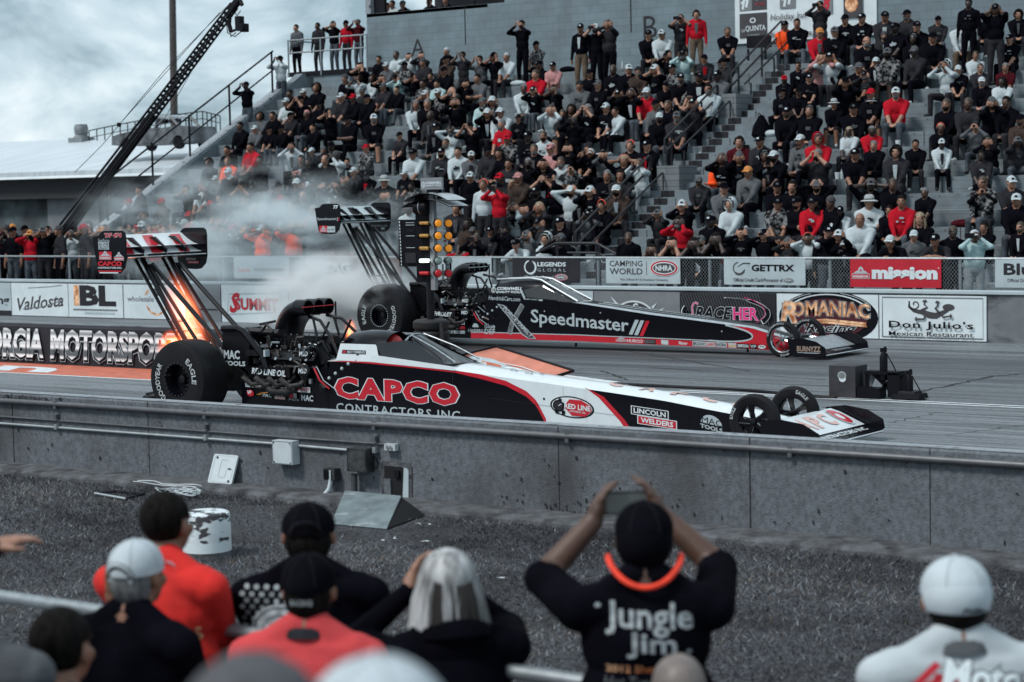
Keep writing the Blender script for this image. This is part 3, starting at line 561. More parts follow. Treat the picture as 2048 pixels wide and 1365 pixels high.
# platform beside the press building
m = MB(); m.box(((XL-.6-37.9)/2, 47.7, 3.15), (37.9-.6+XL+1.2+3.2-2.7, 2.2, 6.3), CMU)
m.build('platform', gs, smooth=0, world=True)
m = MB(); m.box((-39.5, 46.58, 6.30), (3.3, .05, .14), DSTEEL); m.build('platform_edge', gs, smooth=0, world=True)
# block wall behind the top row
WY = 47.0; WXL = atY(735, 100, WY)[0]; zt = atY(735, 29, WY)[2]
m = MB(); m.box(((WXL+14)/2, WY+.2, (5.6+zt)/2), (14-WXL, .4, zt-5.6), CMU)
for px in (1262, 930): q = atY(px, 40, WY)[0]; m.box((q, WY-.001, zt-.55), (.035, .006, 1.1), JOINT)
m.build('back_wall', gs, smooth=0, world=True)
for ch, x0, y0, x1, y1 in (('A', 822, 113, 848, 77), ('B', 1287, 78, 1313, 31)):
    m = MB(); a, b = atY(x0, y0, WY-.02), atY(x1, y1, WY-.02); decal(m, planar((a[0], WY, a[2]), (b[0]-a[0], 0, 0), (0, 0, b[2]-a[2])), [('t', ch, 0, 0, 1, 1, BLKP, dict(b=-.005))], h0=.006); m.build('section_letter', gs, smooth=0, world=True)
# press box above the wall
m = MB(); zc = zt+.006
m.box((WXL+.10, WY+.1, zc+1.2), (.2, .3, 2.4), CONCT); m.box((WXL+.42, WY+.14, zc+1.2), (.40, .1, 2.4), DSTEEL)
m.build('press_box_post', gs, smooth=0, world=True)
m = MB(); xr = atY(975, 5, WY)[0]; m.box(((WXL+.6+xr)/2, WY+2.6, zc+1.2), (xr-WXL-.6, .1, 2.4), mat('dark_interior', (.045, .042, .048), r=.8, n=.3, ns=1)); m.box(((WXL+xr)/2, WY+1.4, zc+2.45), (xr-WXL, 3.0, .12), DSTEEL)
for px in (848, 940): q = atY(px, 5, WY)[0]; m.box((q, WY+.2, zc+1.2), (.05, .06, 2.4), DSTEEL)
m.box(((WXL+xr)/2, WY+1.3, zc-.05), (xr-WXL, 2.6, .1), STAND)
m.build('press_box', gs, smooth=0, world=True)
m = MB(); m.box(((xr+14)/2, WY+1.4, zt+1.2), (14-xr-.9, 2.4, 2.5), CMU); m.build('press_box_wall', gs, smooth=0, world=True)
# hotel sponsor board
BX0, BX1 = atY(1472, 40, WY)[0], atY(1755, 40, WY)[0]; BZ0 = atY(1472, 89, WY)[2]; BZ1 = BZ0+1.55
HM = lambda u, v, w_, h_: [('l', [(u, v+h_*.35), (u+w_*.5, v+h_*.55), (u+w_, v+h_*.70)], .035, WHITE), ('l', [(u+w_*.2, v), (u+w_*.5, v+h_)], .045, WHITE), ('l', [(u+w_*.6, v+h_*.1), (u+w_*.95, v+h_*1.1)], .045, WHITE)]
board('sponsor_board', 'large white hotel sponsor board on the block wall above the stand', BX0, BX1, BZ0, BZ1, WY-.05, WHITE,
      [('r', .035, .535, .235, .99, INK), ('r', .035, .535, .125, .99, MIDG)]+HM(.045, .57, .065, .28)+[('t', 'Holiday Inn', .13, .80, .23, .87, WHITE), ('t', 'Express', .13, .70, .23, .79, WHITE, dict(b=.02)), ('t', '& Suites', .15, .62, .22, .67, RED),
       ('r', .035, .09, .235, .495, INK), ('e', .132, .375, .022, .045, WHITE, .6), ('t', 'LA', .05, .19, .075, .24, WHITE), ('t', 'QUINTA', .078, .185, .225, .29, WHITE, dict(b=.015)), ('t', 'BY WYNDHAM', .095, .12, .18, .145, LTG),
       ('r', .33, .53, .44, .99, MIDG)]+HM(.345, .56, .08, .32)+[('t', 'Holiday Inn', .26, .32, .515, .45, INK, dict(s=.2)), ('t', 'We Welcome race fans here', .255, .06, .62, .16, INK, dict(b=.02)),
       ('r', .535, .80, .705, .99, INK), ('t', 'Days Inn', .545, .84, .695, .94, WHITE, dict(b=.03)), ('r', .62, .40, .70, .75, MIDG), ('t', '8', .635, .43, .69, .72, RED, dict(b=.05, s=.25)), ('r', .74, .78, .96, .99, BLACK), ('t', 'INN & SUITES', .79, .86, .91, .91, LTG),
       ('r', .78, .30, .91, .74, INK), ('e', .835, .52, .045, .13, ORANGE)], cat='sign', th=.04, group=None)
m = MB(); q = atY(1510, 86, WY-.4); m.box(q+V3(.12, 0, .02), (.62, .2, .30), DSTEEL); m.tube([q+V3(-.2, 0, -.15), q+V3(-.2, 0, -.55)], .03, DSTEEL); m.tube([q+V3(.3, 0, -.1), q+V3(.3, 0, -.55)], .03, DSTEEL)
tag(m.build('loudspeaker'), 'black loudspeaker on short legs below the hotel sponsor board', 'loudspeaker')

# handrails of the stair
RAILM = mat('dark_rail_paint', (.022, .023, .028), r=.45, m=.4, n=.2)
def stair_rail(i0, i1, x, posts, label, h=.80):
    mb = MB(); a, b = np.array((x, *tier(i0))), np.array((x, *tier(i1))); up = V3(0, 0, h); lo = V3(0, 0, h*.62)
    fa, fb = V3(0, -.25, h*.86), V3(0, .12, h*1.02)
    mb.tube([a+lo+V3(0, -.25, -.13), a+up+V3(0, -.25, -.13), b+up, b+lo, a+lo+V3(0, -.25, -.13)], .027, RAILM, n=7)
    a2, b2 = a+V3(.34, 0, 0), b+V3(.34, 0, 0); mb.tube([a2+V3(0, -.2, h*.5), b2+V3(0, 0, h*.5)], .024, RAILM, n=7)
    for k in posts: q = np.array((x, *tier(k))); mb.tube([q+V3(0, .05, -.05), q+V3(0, .05, h)], .027, RAILM, n=7); mb.tube([q+V3(.34, .05, -.05), q+V3(.34, .05, h*.5)], .022, RAILM, n=6)
    return tag(mb.build('handrail'), label, 'handrail', 'handrails on the grandstand stairs')
stair_rail(-2, 7, SX-.30, (3, 7), 'lowest dark handrail of the checkered stairs, near the Camping World banner')
stair_rail(10, 17, SX-.30, (10, 14.5, 17), 'middle dark handrail of the checkered stairs, above the first block guard')
stair_rail(19.5, 27, SX-.2, (19.7, 23.5, 27), 'highest dark handrail of the checkered stairs, under the hotel sponsor board')
m = MB(); q = [atY(x, y, 33.9) for x, y in ((1060, 513), (1112, 487), (1194, 487), (1245, 516))]; m.tube(q, .028, RAILM)
q2 = [atY(x, y, 33.9) for x, y in ((1135, 506), (1196, 506), (1218, 518))]; m.tube(q2, .022, RAILM)
for x in (1114, 1193, 1199): a = atY(x, 487, 33.9); m.tube([a, (a[0], a[1], .3)], .026, RAILM)
tag(m.build('handrail'), 'low dark guard rail at the foot of the stairs behind the fence', 'handrail', 'handrails on the grandstand stairs')
# rail with mesh on the sloping side wall, and the platform rail
m = MB(); XW = XL-.2; f_ = lambda i, h: np.array((XW, tier(i)[0], tier(i)[1]+h))
m.tube([f_(3, 1.25), f_(24.6, 1.35)], .028, DSTEEL); m.tube([f_(3, .70), f_(24.6, .8)], .024, DSTEEL)
for i in (3, 8.5, 13.2, 18.5, 24.4): m.tube([f_(i, .05), f_(i, 1.34)], .03, DSTEEL)
tag(m.build('handrail'), 'dark sloping guard rail along the open left edge of the stand', 'handrail', 'handrails on the grandstand stairs')
m = MB(); py = 46.55; A_, B_ = atY(576, 85, py), atY(733, 81, py); zf = 6.33
for z in (1.0, .62): m.tube([(A_[0], py, zf+z), (B_[0], py, zf+z)], .022, GALV)
m.tube([(A_[0], py, zf+1), (A_[0], py+1.2, zf+1)], .022, GALV)
for t in (0, .42, .93, 1): x = A_[0]+(B_[0]-A_[0])*t; m.tube([(x, py, zf-.1), (x, py, zf+1.02)], .026, GALV)
tag(m.build('handrail'), 'grey guard rail of the platform beside the press box', 'handrail', 'handrails on the grandstand stairs')

# ---------------------------------------------------------------- building with a white metal roof, left
RY = 62.0; e0, e1 = atY(-60, 345, RY), atY(420, 337, RY); RY2 = 73.; r0, r1 = atY(-60, 288, RY2), atY(500, 262, RY2)
bl_ = empty('roofed_building', ((e0[0]+e1[0])/2, RY, 0)); tag(bl_, 'long dark walled building with a white metal roof, left of the stand', 'building')
m = MB(); ez = (e0[2]+e1[2])/2; rz = (r0[2]+r1[2])/2; m.prism([(-130, RY, ez), (-130, RY2, rz), (-130, RY2, rz-.2), (-130, RY, ez-.2)], (130+e1[0]+8, 0, 0), ROOFM); m.build('roof', bl_, smooth=0, world=True)
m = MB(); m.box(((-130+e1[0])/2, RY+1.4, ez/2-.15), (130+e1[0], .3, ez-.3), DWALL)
m.box(((-130+e1[0])/2, RY+.9, ez-.75), (130+e1[0], .6, .9), mat('dark_fascia', (.03, .032, .036), r=.8)); m.build('wall', bl_, smooth=0, world=True)  # dark band below the roof edge
m = MB(); a, b = atY(135, 365, RY+1.2), atY(175, 390, RY+1.2); m.box(((a[0]+b[0])/2, RY+1.1, (a[2]+b[2])/2), (b[0]-a[0], .1, a[2]-b[2]), BLACK)
a, b = atY(95, 395, RY+1.2), atY(200, 470, RY+1.2); m.box(((a[0]+b[0])/2, RY+1.2, (a[2]+b[2])/2), (b[0]-a[0], .05, a[2]-b[2]), MIDG); m.build('opening', bl_, smooth=0, world=True)
m = MB(); q = atY(163, 278, 72); s_ = 1/45.
m.lathe([(.0, 1.0), (.30, .98), (.36, .8), (.34, .5), (.30, .45), (.42, .3), (.45, 0)], q-V3(0, 0, .25), (0, 0, 1), mat('weathered_vent', (.16, .175, .185), r=.7, n=.3, ns=4), 16); m.box(q+V3(0, 0, -.1), (1.0, .9, .3), MIDG)
tag(m.build('roof_vent'), 'squat grey ventilator standing on the white metal roof', 'vent')
m = MB()
ap = [atY(x, y, 72) for x, y in ((178, 262), (240, 249), (300, 238), (360, 229), (405, 223), (440, 232))]
m.tube(ap, .03, DSTEEL, n=5); m.tube([q-V3(0, 0, .35) for q in ap], .02, DSTEEL, n=5)
for k in range(len(ap)-1):
    for t in np.linspace(0, 1, 5): q = ap[k]+(ap[k+1]-ap[k])*t; m.tube([q, q-V3(0, 0, .75)], .03, DSTEEL, n=5)
tag(m.build('railing'), 'thin dark railing along the back of the white roof', 'railing')
# bare stock car shell on the roof
CARM = mat('dull_car_shell', (.06, .065, .072), r=.5, n=.5, ns=2.2, c2=(.10, .11, .12)); CPY = 64.5
cs = empty('car_shell', tuple(atY(330, 300, CPY))); tag(cs, 'bare dark stock car body shell standing on the white roof', 'car')
cx = atY(330, 299, CPY); kx = 1.0
body = [(-2.45, .25), (-2.42, .62), (-2.0, .72), (-1.0, .86), (-.55, .9), (.95, .92), (1.5, .98), (2.35, .92), (2.4, .30), (2.0, .2), (1.85, .45), (1.45, .5), (1.1, .2), (-1.15, .2), (-1.35, .5), (-1.75, .5), (-2.0, .2)]
m = MB(); m.prism([cx+V3(x*kx, -.85, z) for x, z in body], (0, 1.7, 0), CARM); m.build('body', cs, smooth=30, world=True)
m = MB(); roof = [(-.50, 1.44), (-.1, 1.50), (.75, 1.48), (1.1, 1.40), (1.1, 1.33), (-.5, 1.36)]; m.prism([cx+V3(x, -.62, z) for x, z in roof], (0, 1.24, 0), SILVER)
for y in (-.72, .55):
    for a, b in (((-.5, 1.40), (-1.2, .88)), ((.3, 1.42), (.25, .9)), ((1.1, 1.38), (1.65, .95))): m.tube([cx+V3(a[0], y, a[1]), cx+V3(b[0], y-.06, b[1])], .06, CARM, n=6)
m.build('roof', cs, world=True)
for x in (-1.55, 1.65):
    for y in (-.8, .7): m = MB(); m.lathe([(.3, 0), (.3, .16), (.1, .16)], cx+V3(x, y-.05, .26), (0, 1, 0), BLACK, 16, cap=True); m.build('wheel', cs, world=True)
# tall pole with loudspeakers
PY = 70.; q0, q1 = atY(346, 240, PY), atY(347, -30, PY); ph = empty('light_pole', tuple(q0)); tag(ph, 'tall brown steel pole rising behind the white roof', 'pole')
m = MB(); m.tube([q0-V3(0, 0, 3), q1+V3(0, 0, 3)], [.19, .15], mat('brown_pole', (.055, .045, .042), r=.7, n=.2, ns=3), n=10); m.build('shaft', ph, world=True)
for dx in (-.45, .4): m = MB(); m.box(q0+V3(dx, -.25, .05), (.42, .4, .42), DSTEEL); m.tube([q0+V3(dx, -.2, 0), q0+V3(0, 0, -.1)], .04, DSTEEL); m.build('loudspeaker', ph, world=True)

# ---------------------------------------------------------------- camera crane
JY = 34.2; T_, Bs = atY(468, 12, JY), atY(95, 505, JY); d = (T_-Bs)/np.linalg.norm(T_-Bs)
jb = empty('camera_crane', (Bs[0], JY, .3)); tag(jb, 'long black camera crane boom slanting up over the crowd with a camera head', 'camera crane')
m = MB(); q = np.cross(d, V3(0, 1, 0)); q /= np.linalg.norm(q); Lb = np.linalg.norm(T_-Bs); wd = lambda t: .13*(1-t)+.075*t
S0 = .58
for sy in (-1, 1):
    for sq in (-1, 1): m.tube([Bs+q*sq*wd(0)+V3(0, sy*wd(0)*.8, 0), T_+q*sq*wd(1)+V3(0, sy*wd(1)*.8, 0)], [.035, .024], DSTEEL, n=5)
m.prism([Bs+q*wd(0), Bs-q*wd(0), Bs+(T_-Bs)*S0-q*wd(S0), Bs+(T_-Bs)*S0+q*wd(S0)], (0, .08, 0), DSTEEL)
n_ = 25
for k in range(n_+1):
    t = S0+(1-S0)*k/n_; c = Bs+(T_-Bs)*t; m.box(c, (.05, .12, wd(t)*1.9), DSTEEL, R=np.stack([d, V3(0, 1, 0), -q], 1))
m.build('boom', jb, world=True)
m = MB(); k1 = atY(240, 250, JY)
for s_, e_ in (((440, 25), (238, 250)), ((462, 5), (330, 140)), ((330, 140), (205, 290)), ((430, 60), (300, 290)), ((205, 290), (150, 345))): m.tube([atY(*s_, JY), atY(*e_, JY)], .009, DSTEEL, n=4)
m.tube([atY(238, 250, JY)-V3(0, 0, .05), atY(238, 250, JY)+V3(0, 0, .05)], .05, DSTEEL); m.build('stay_cable', jb, world=True)
m = MB(); h0 = atY(470, 10, JY); m.box(h0, (.36, .16, .12), DSTEEL, R=np.stack([d, V3(0, 1, 0), -q], 1)); m.tube([h0+V3(.12, 0, .1), h0+V3(.22, 0, -.02)], .05, DSTEEL)
m.tube([atY(461, 15, JY), atY(458, 48, JY), atY(462, 64, JY)], .05, DSTEEL); m.box(atY(484, 55, JY), (.22, .22, .16), DSTEEL); m.box(atY(479, 42, JY), (.14, .16, .2), DSTEEL); m.box(atY(489, 60, JY), (.13, .15, .10), BLACK)
m.tube([atY(462, 64, JY), atY(476, 58, JY)], .03, DSTEEL)
for pts in (((466, 20), (474, 32), (481, 22)), ((456, 50), (462, 74), (472, 66)), ((452, 40), (455, 66), (470, 74), (482, 64))): m.tube([atY(*p_, JY) for p_ in pts], .012, DSTEEL, n=5)
m.build('camera_head', jb, world=True)
m = MB(); m.box((Bs[0], JY, .8), (.5, .5, 1.0), DSTEEL); m.tube([(Bs[0], JY, 1.2), Bs], .09, DSTEEL); m.box(Bs-d*.6, (.4, .4, .4), DSTEEL); m.build('pedestal', jb, world=True)

# ---------------------------------------------------------------- starting light tree
TX, TY = -17.42, 22.6; trr = empty('starting_tree', (TX, TY, 0)); tag(trr, 'drag race starting light tree on a stack of black rings between the lanes', 'starting lights')
tp = lambda x, y, dy=0: atY(x, y, TY+dy)
RUB = mat('black_rubber', (.010, .010, .012), r=.7, n=.25, ns=6, b=.2)
m = MB(); prof = []
for k in range(6):
    z = .86-.15*k; prof += [(.235, z), (.255, z-.02), (.255, z-.10), (.235, z-.125), (.20, z-.135), (.20, z-.15)]
m.lathe([(0, .875), (.20, .875), (.235, .86)]+prof, (TX, TY, 0), (0, 0, 1), RUB, 28)
for k in range(3): m.tube([(TX+.27+.03*k, TY-.12+.1*k, .85-.2*k), (TX+.36+.03*k, TY-.2+.1*k, .05)], .03, RUB, n=6); m.box((TX+.36+.02*k, TY-.2+.1*k, .25), (.03, .03, .06), LTG)
m.build('base', trr, world=True)
GRP = mat('grey_post', (.20, .215, .23), r=.5, n=.1)
m = MB(); a, b = tp(871, 385), tp(871, 580); m.box(((a[0]+b[0])/2, TY-.05, (a[2]+b[2])/2), (.075, .06, a[2]-b[2]), GRP)
a, b = tp(850, 395), tp(856, 565); m.box(((a[0]+b[0])/2, TY, (a[2]+b[2])/2), (.30, .10, a[2]-b[2]), BLACK)
m.tube([(TX, TY, .85), (TX, TY, 1.5)], .055, DSTEEL); m.build('post', trr, world=True)
m = MB(); a, b = tp(800, 440), tp(834, 534); m.box(((a[0]+b[0])/2, TY+.05, (a[2]+b[2])/2), (b[0]-a[0], .05, a[2]-b[2]), BLACK)
f = planar((a[0], TY+.025, b[2]), (b[0]-a[0], 0, 0), (0, 0, a[2]-b[2]))
decal(m, f, [('r', -.07, .02+k*.07, -.02, .06+k*.07, WHITE) for k in range(14)]+[('r', .35, v, .9, v+.012, LTG) for v in (.93, .88, .65, .40)]+[('r', .3, .08, .95, .3, DKG), ('t', 'STAGE', .4, .74, .85, .80, DKG)], h0=.002)
m.box((a[0]-.03, TY+.05, (a[2]+b[2])/2), (.05, .04, a[2]-b[2]), BLACK); m.build('side_board', trr, world=True, smooth=0)
m = MB(); a, b = tp(841, 380), tp(884, 355); m.box(((a[0]+b[0])/2, TY+.02, (a[2]+b[2])/2), (b[0]-a[0], .03, b[2]-a[2]), MIDG)
decal(m, planar((a[0], TY+.004, a[2]), (b[0]-a[0], 0, 0), (0, 0, b[2]-a[2])), [('e', .13, .42, .085, .24, WHITE, .75), ('t', 'C', .10, .32, .17, .52, WHITE, dict(b=.04)), ('t', 'CORNWELL', .25, .46, .96, .66, WHITE, dict(b=.03)), ('t', 'QUALITY TOOLS', .25, .26, .96, .41, WHITE, dict(b=.02))], h0=.002)
m.box(((a[0]+b[0])/2, TY+.03, a[2]-.03), (.2, .02, .08), BLACK); m.build('top_sign', trr, world=True, smooth=0)
for y, px0, px1 in ((398, 826, 914), (410, 822, 918)):
    a, b = tp(px0, y), tp(px1, y); c = (a+b)/2; wd_ = b[0]-a[0]; m = MB(); P = []
    for t in np.linspace(-1, 1, 15): P.append([c+V3(t*wd_/2, -.22, .10*(1-t*t)-.02), c+V3(t*wd_/2, .22, .10*(1-t*t)-.02)])
    m.sheet(P, SILVER); m.sheet([[q-V3(0, 0, .012) for q in r_] for r_ in P], BLACK); m.build('hood', trr, world=True)
m = MB(); q = tp(845, 415, -.1); m.lathe([(.09, -.11), (.105, -.10), (.105, -.03), (.095, -.02), (.105, 0), (.105, .09), (.09, .11)], q, (1, 0, 0), BLACK, 20, cap=True); m.lathe([(.108, -.01), (.108, .0)], q, (1, 0, 0), SILVER, 20); m.build('beacon', trr, world=True)
AMB = emit('amber_lens', (.75, .26, .015), .25); AMB2 = mat('amber_bulb', (.42, .22, .05), r=.4, n=.2, ns=30); GRN = mat('green_glass', (.20, .27, .25), r=.15, n=.5, ns=18); REDL = emit('red_lens', (.40, .006, .012), .12); LITL = emit('lit_lens', (.85, 1, .92), 3.2)
for y, cl, cs_ in ((447, AMB, AMB2), (472, AMB, AMB2), (497, AMB, AMB2), (522, GRN, LITL), (547, REDL, REDL)):
    for px, dy in ((876.5, -.10), (897, .12)):
        mb = MB(); q = tp(px, y, dy); mb.lathe([(.025, -.13), (.05, -.10), (.052, -.02), (.058, 0), (.052, .006), (.046, .004)], q, (.80, -.6, 0), BLACK, 18); mb.lathe([(.054, .003), (.04, .022), (.0, .030)], q, (.80, -.6, 0), cl, 18); mb.build('lamp', trr, world=True)
    mb = MB(); q = tp(849, y, -.12); mb.tube([q-V3(.075, 0, 0), q+V3(.075, 0, 0)], .026, cs_, n=10); mb.lathe([(.045, -.12), (.03, -.075), (.03, .075), (.045, .12)], q+V3(0, .03, 0), (1, 0, 0), BLACK, 14, a0=0, a1=math.pi); mb.build('lamp', trr, world=True)
m = MB(); q = tp(891, 485, .12); m.box(q, (.06, .01, .07), WHITE); m.box(q+V3(0, -.006, .02), (.05, .004, .02), RED); m.build('label_plate', trr, world=True, smooth=0); m = MB(); q = tp(897, 534, .12); m.box(q, (.10, .01, .1), BLACK); decal(m, planar(q+V3(-.04, -.006, -.04), (.08, 0, 0), (0, 0, .08)), [('r', 0, 0, 1, .06, WHITE), ('r', .1, .2, .3, .9, LTG), ('r', .4, .2, .6, .9, LTG), ('r', .7, .2, .9, .9, LTG)]); m.build('label_plate', trr, world=True, smooth=0)
# slanted salmon sign board at the end of the median wall
m = MB(); c4 = [atY(872, 724, 22.75), atY(993, 694, 23.35), atY(1147, 742, 23.1), atY(1085, 762, 22.6)]
nn = np.cross(c4[2]-c4[0], c4[1]-c4[0]); nn /= np.linalg.norm(nn); nn = nn if nn[2] > 0 else -nn
SAL2 = mat('salmon_board', (.56, .20, .135), r=.6, n=.1, ns=5)
m.prism([q-nn*.03 for q in c4], nn*.03, SAL2)
bf = lambda u, v, h: (c4[0]*(1-u)+c4[3]*u)*(1-v)+(c4[1]*(1-u)+c4[2]*u)*v+nn*h
decal(m, bf, [('p', [(.02, .30), (.10, .52), (.28, .55), (.5, .42), (.75, .40), (.72, .25), (.3, .2)], LTG), ('e', .18, .36, .1, .12, WHITE, .55), ('p', [(.25, .38), (.45, .38), (.5, .28), (.3, .26)], SALMON), ('t', 'On', .52, .14, .86, .40, WHITE, dict(b=.05, s=-.2)), ('l', [(.3, .44), (.6, .5), (.9, .36)], .03, WHITE)], h0=.003)
for i in range(4): a, b = c4[i], c4[(i+1) % 4]; m.tube([a, b], .022, BLACK, n=6)
m.tube([c4[1], V3(c4[1][0], c4[1][1], 0)], .03, BLACK); m.tube([c4[0], V3(c4[0][0], c4[0][1], 0)], .03, BLACK)
tag(m.build('slanted_sign', smooth=0), 'slanted salmon sign board in a black frame behind the near dragster', 'sign')
m = MB(); pts = [atZ(x, y, .015) for x, y in ((1235, 769), (1300, 772), (1380, 776), (1450, 779), (1510, 783), (1590, 791), (1640, 795), (1668, 796))]
for k in range(3): m.tube([q+V3(0, .04*k+random.uniform(-.02, .02), 0) for q in pts], .016, BLACK, n=6)
tag(m.build('power_cable'), 'bundle of black cables lying on the track towards the timing box', 'cable')

# ---------------------------------------------------------------- timing gear on the centre line
BOXM = mat('charcoal_box', (.028, .028, .034), r=.6, n=.25, ns=6)
a, b, c = atZ(1669, 793, 0), atZ(1726, 800, 0), atY(1668, 731, 22.86)
tb = empty('timing_box', ((a[0]+b[0])/2, 22.9, 0)); tag(tb, 'square dark reflector box with a pale round window on the centre line', 'timing box')
m = MB(); hz = c[2]; x0, x1 = a[0], a[0]+.36; m.box(((x0+x1)/2+.0, 22.98, hz/2), (x1-x0, .34, hz), BOXM); m.build('case', tb, world=True, smooth=0)
m = MB(); decal(m, planar((x0, 22.808, 0), (x1-x0, 0, 0), (0, 0, hz)), [('e', .50, .70, .16, .13, LTG), ('e', .52, .60, .13, .10, WHITE), ('e', .5, .70, .13, .10, MIDG)], h0=.003); m.build('window', tb, world=True, smooth=0)
def sensor(name, label, px, py_base, py_top, Y, base):
    o = empty(name, tuple(atZ(px, py_base, 0))); tag(o, label, 'timing sensor', 'photocell stands by the centre line')
    q = atY(px, py_base, Y); t = atY(px, py_top, Y); L_ = t-q; m = MB()
    m.lathe([(.02, 0), (.045, .02), (.05, .05), (.05, .30), (.04, .33), (.03, .36)], t-V3(0, 0, .40), (0, 0, 1), BLACK, 14, cap=True); m.box(t+V3(0, 0, -.01), (.07, .05, .05), BLACK); m.tube([t, t+V3(.03, 0, .03)], .015, BLACK); m.build('sensor', o, world=True)
    m = MB(); m.tube([t+V3(.03, .02, -.05), t+V3(.12, .02, -.2), t+V3(.2, .02, -.36), t+V3(.22, .02, -.45)], .008, BLACK, n=5); m.build('cord', o, world=True)
    m = MB(); base(m, q); m.build('base', o, world=True); return o
def base1(m, q):
    for s_ in (-1, 1): m.prism([q+V3(-.19, 0, .30), q+V3(-.13, 0, .30), q+V3(.21, 0, .02), q+V3(.14, 0, .0)] if s_ < 0 else [q+V3(.21, 0, .30), q+V3(.15, 0, .30), q+V3(-.15, 0, .0), q+V3(-.08, 0, .0)], (0, .08+.01*s_, 0), BLACK)
    m.box(q+V3(0, .04, .30), (.46, .2, .04), BLACK); m.box(q+V3(.16, .05, .15), (.16, .22, .3), BLACK); m.box(q+V3(-.25, .08, .16), (.03, .2, .3), DKG); m.box(q+V3(-.14, -.04, .05), (.30, .2, .13), BLACK); m.tube([q+V3(-.26, -.06, .07), q+V3(.0, -.08, .05)], .06, BLACK)
    m.prism([q+V3(-.22, .05, .05), q+V3(-.12, .05, .26), q+V3(-.2, .05, .28)], (0, .02, 0), MIDG)
sensor('timing_sensor', 'tall black photocell on a crossed foam stand next to the reflector box', 1767, 794, 699, 22.95, base1)
def base2(m, q): m.box(q+V3(.0, .03, .03), (.36, .3, .06), BLACK, taper=.9); m.box(q+V3(0, .02, .075), (.22, .2, .03), DKG); m.tube([q+V3(-.12, -.05, .1), q+V3(-.13, 0, .2), q+V3(-.06, 0, .3)], .01, BLACK); m.box(q+V3(-.24, .05, .04), (.1, .1, .06), LTG)
sensor('timing_sensor', 'short black photocell on a flat black plate at the end of the timing gear', 1818, 797, 744, 22.95, base2)
# ---------------------------------------------------------------- dragsters
GLOSSK = mat('gloss_black_paint', (.003, .003, .006), r=.22, n=.1, coat=.08, spec=.22)
GLOSSW = mat('gloss_white_paint', (.66, .72, .75), r=.3, n=.03, coat=.4)
GLOSSR = mat('gloss_red_paint', (.50, .008, .022), r=.3, n=.05, coat=.4)
SLICK = mat('slick_rubber', (.008, .008, .010), r=.62, spec=.2, n=.35, ns=5, b=.15, bs=60)
TLET = mat('tyre_lettering', (.42, .46, .48), r=.7, n=.3, ns=30)
CARB = mat('carbon_black', (.004, .004, .006), r=.28, n=.3, ns=60, coat=.1, spec=.3)
TUBEM = mat('black_chassis_tube', (.005, .005, .007), r=.25, n=.2, ns=20, coat=.1, spec=.4)
ENG = mat('black_engine_metal', (.008, .008, .010), r=.33, m=.3, spec=.4, n=.6, ns=25, b=.3)
CHR = mat('polished_metal', (.45, .48, .50), r=.18, m=1, n=.25, ns=18)
STEELB = mat('burnt_steel', (.11, .10, .095), r=.4, m=.8, n=.5, ns=15)
VISOR = mat('tinted_screen', (.012, .013, .016), r=.05, n=.1, coat=.5)
PALEP = mat('pale_pink_print', (.62, .40, .36), r=.35, n=.05)
HELM = mat('helmet_red', (.35, .02, .02), r=.3, n=.1)

def wheel_text(mb, c, r0, r1, a0, a1, s, m, y): 
    def fn(u, v, h): a = rad(a0+(a1-a0)*u); r = r0+(r1-r0)*v; return V3(c[0]+r*math.cos(a), y-h, c[2]+r*math.sin(a))
    decal(mb, fn, [('t', s, 0, 0, 1, 1, m, dict(b=.02))], h0=.004)

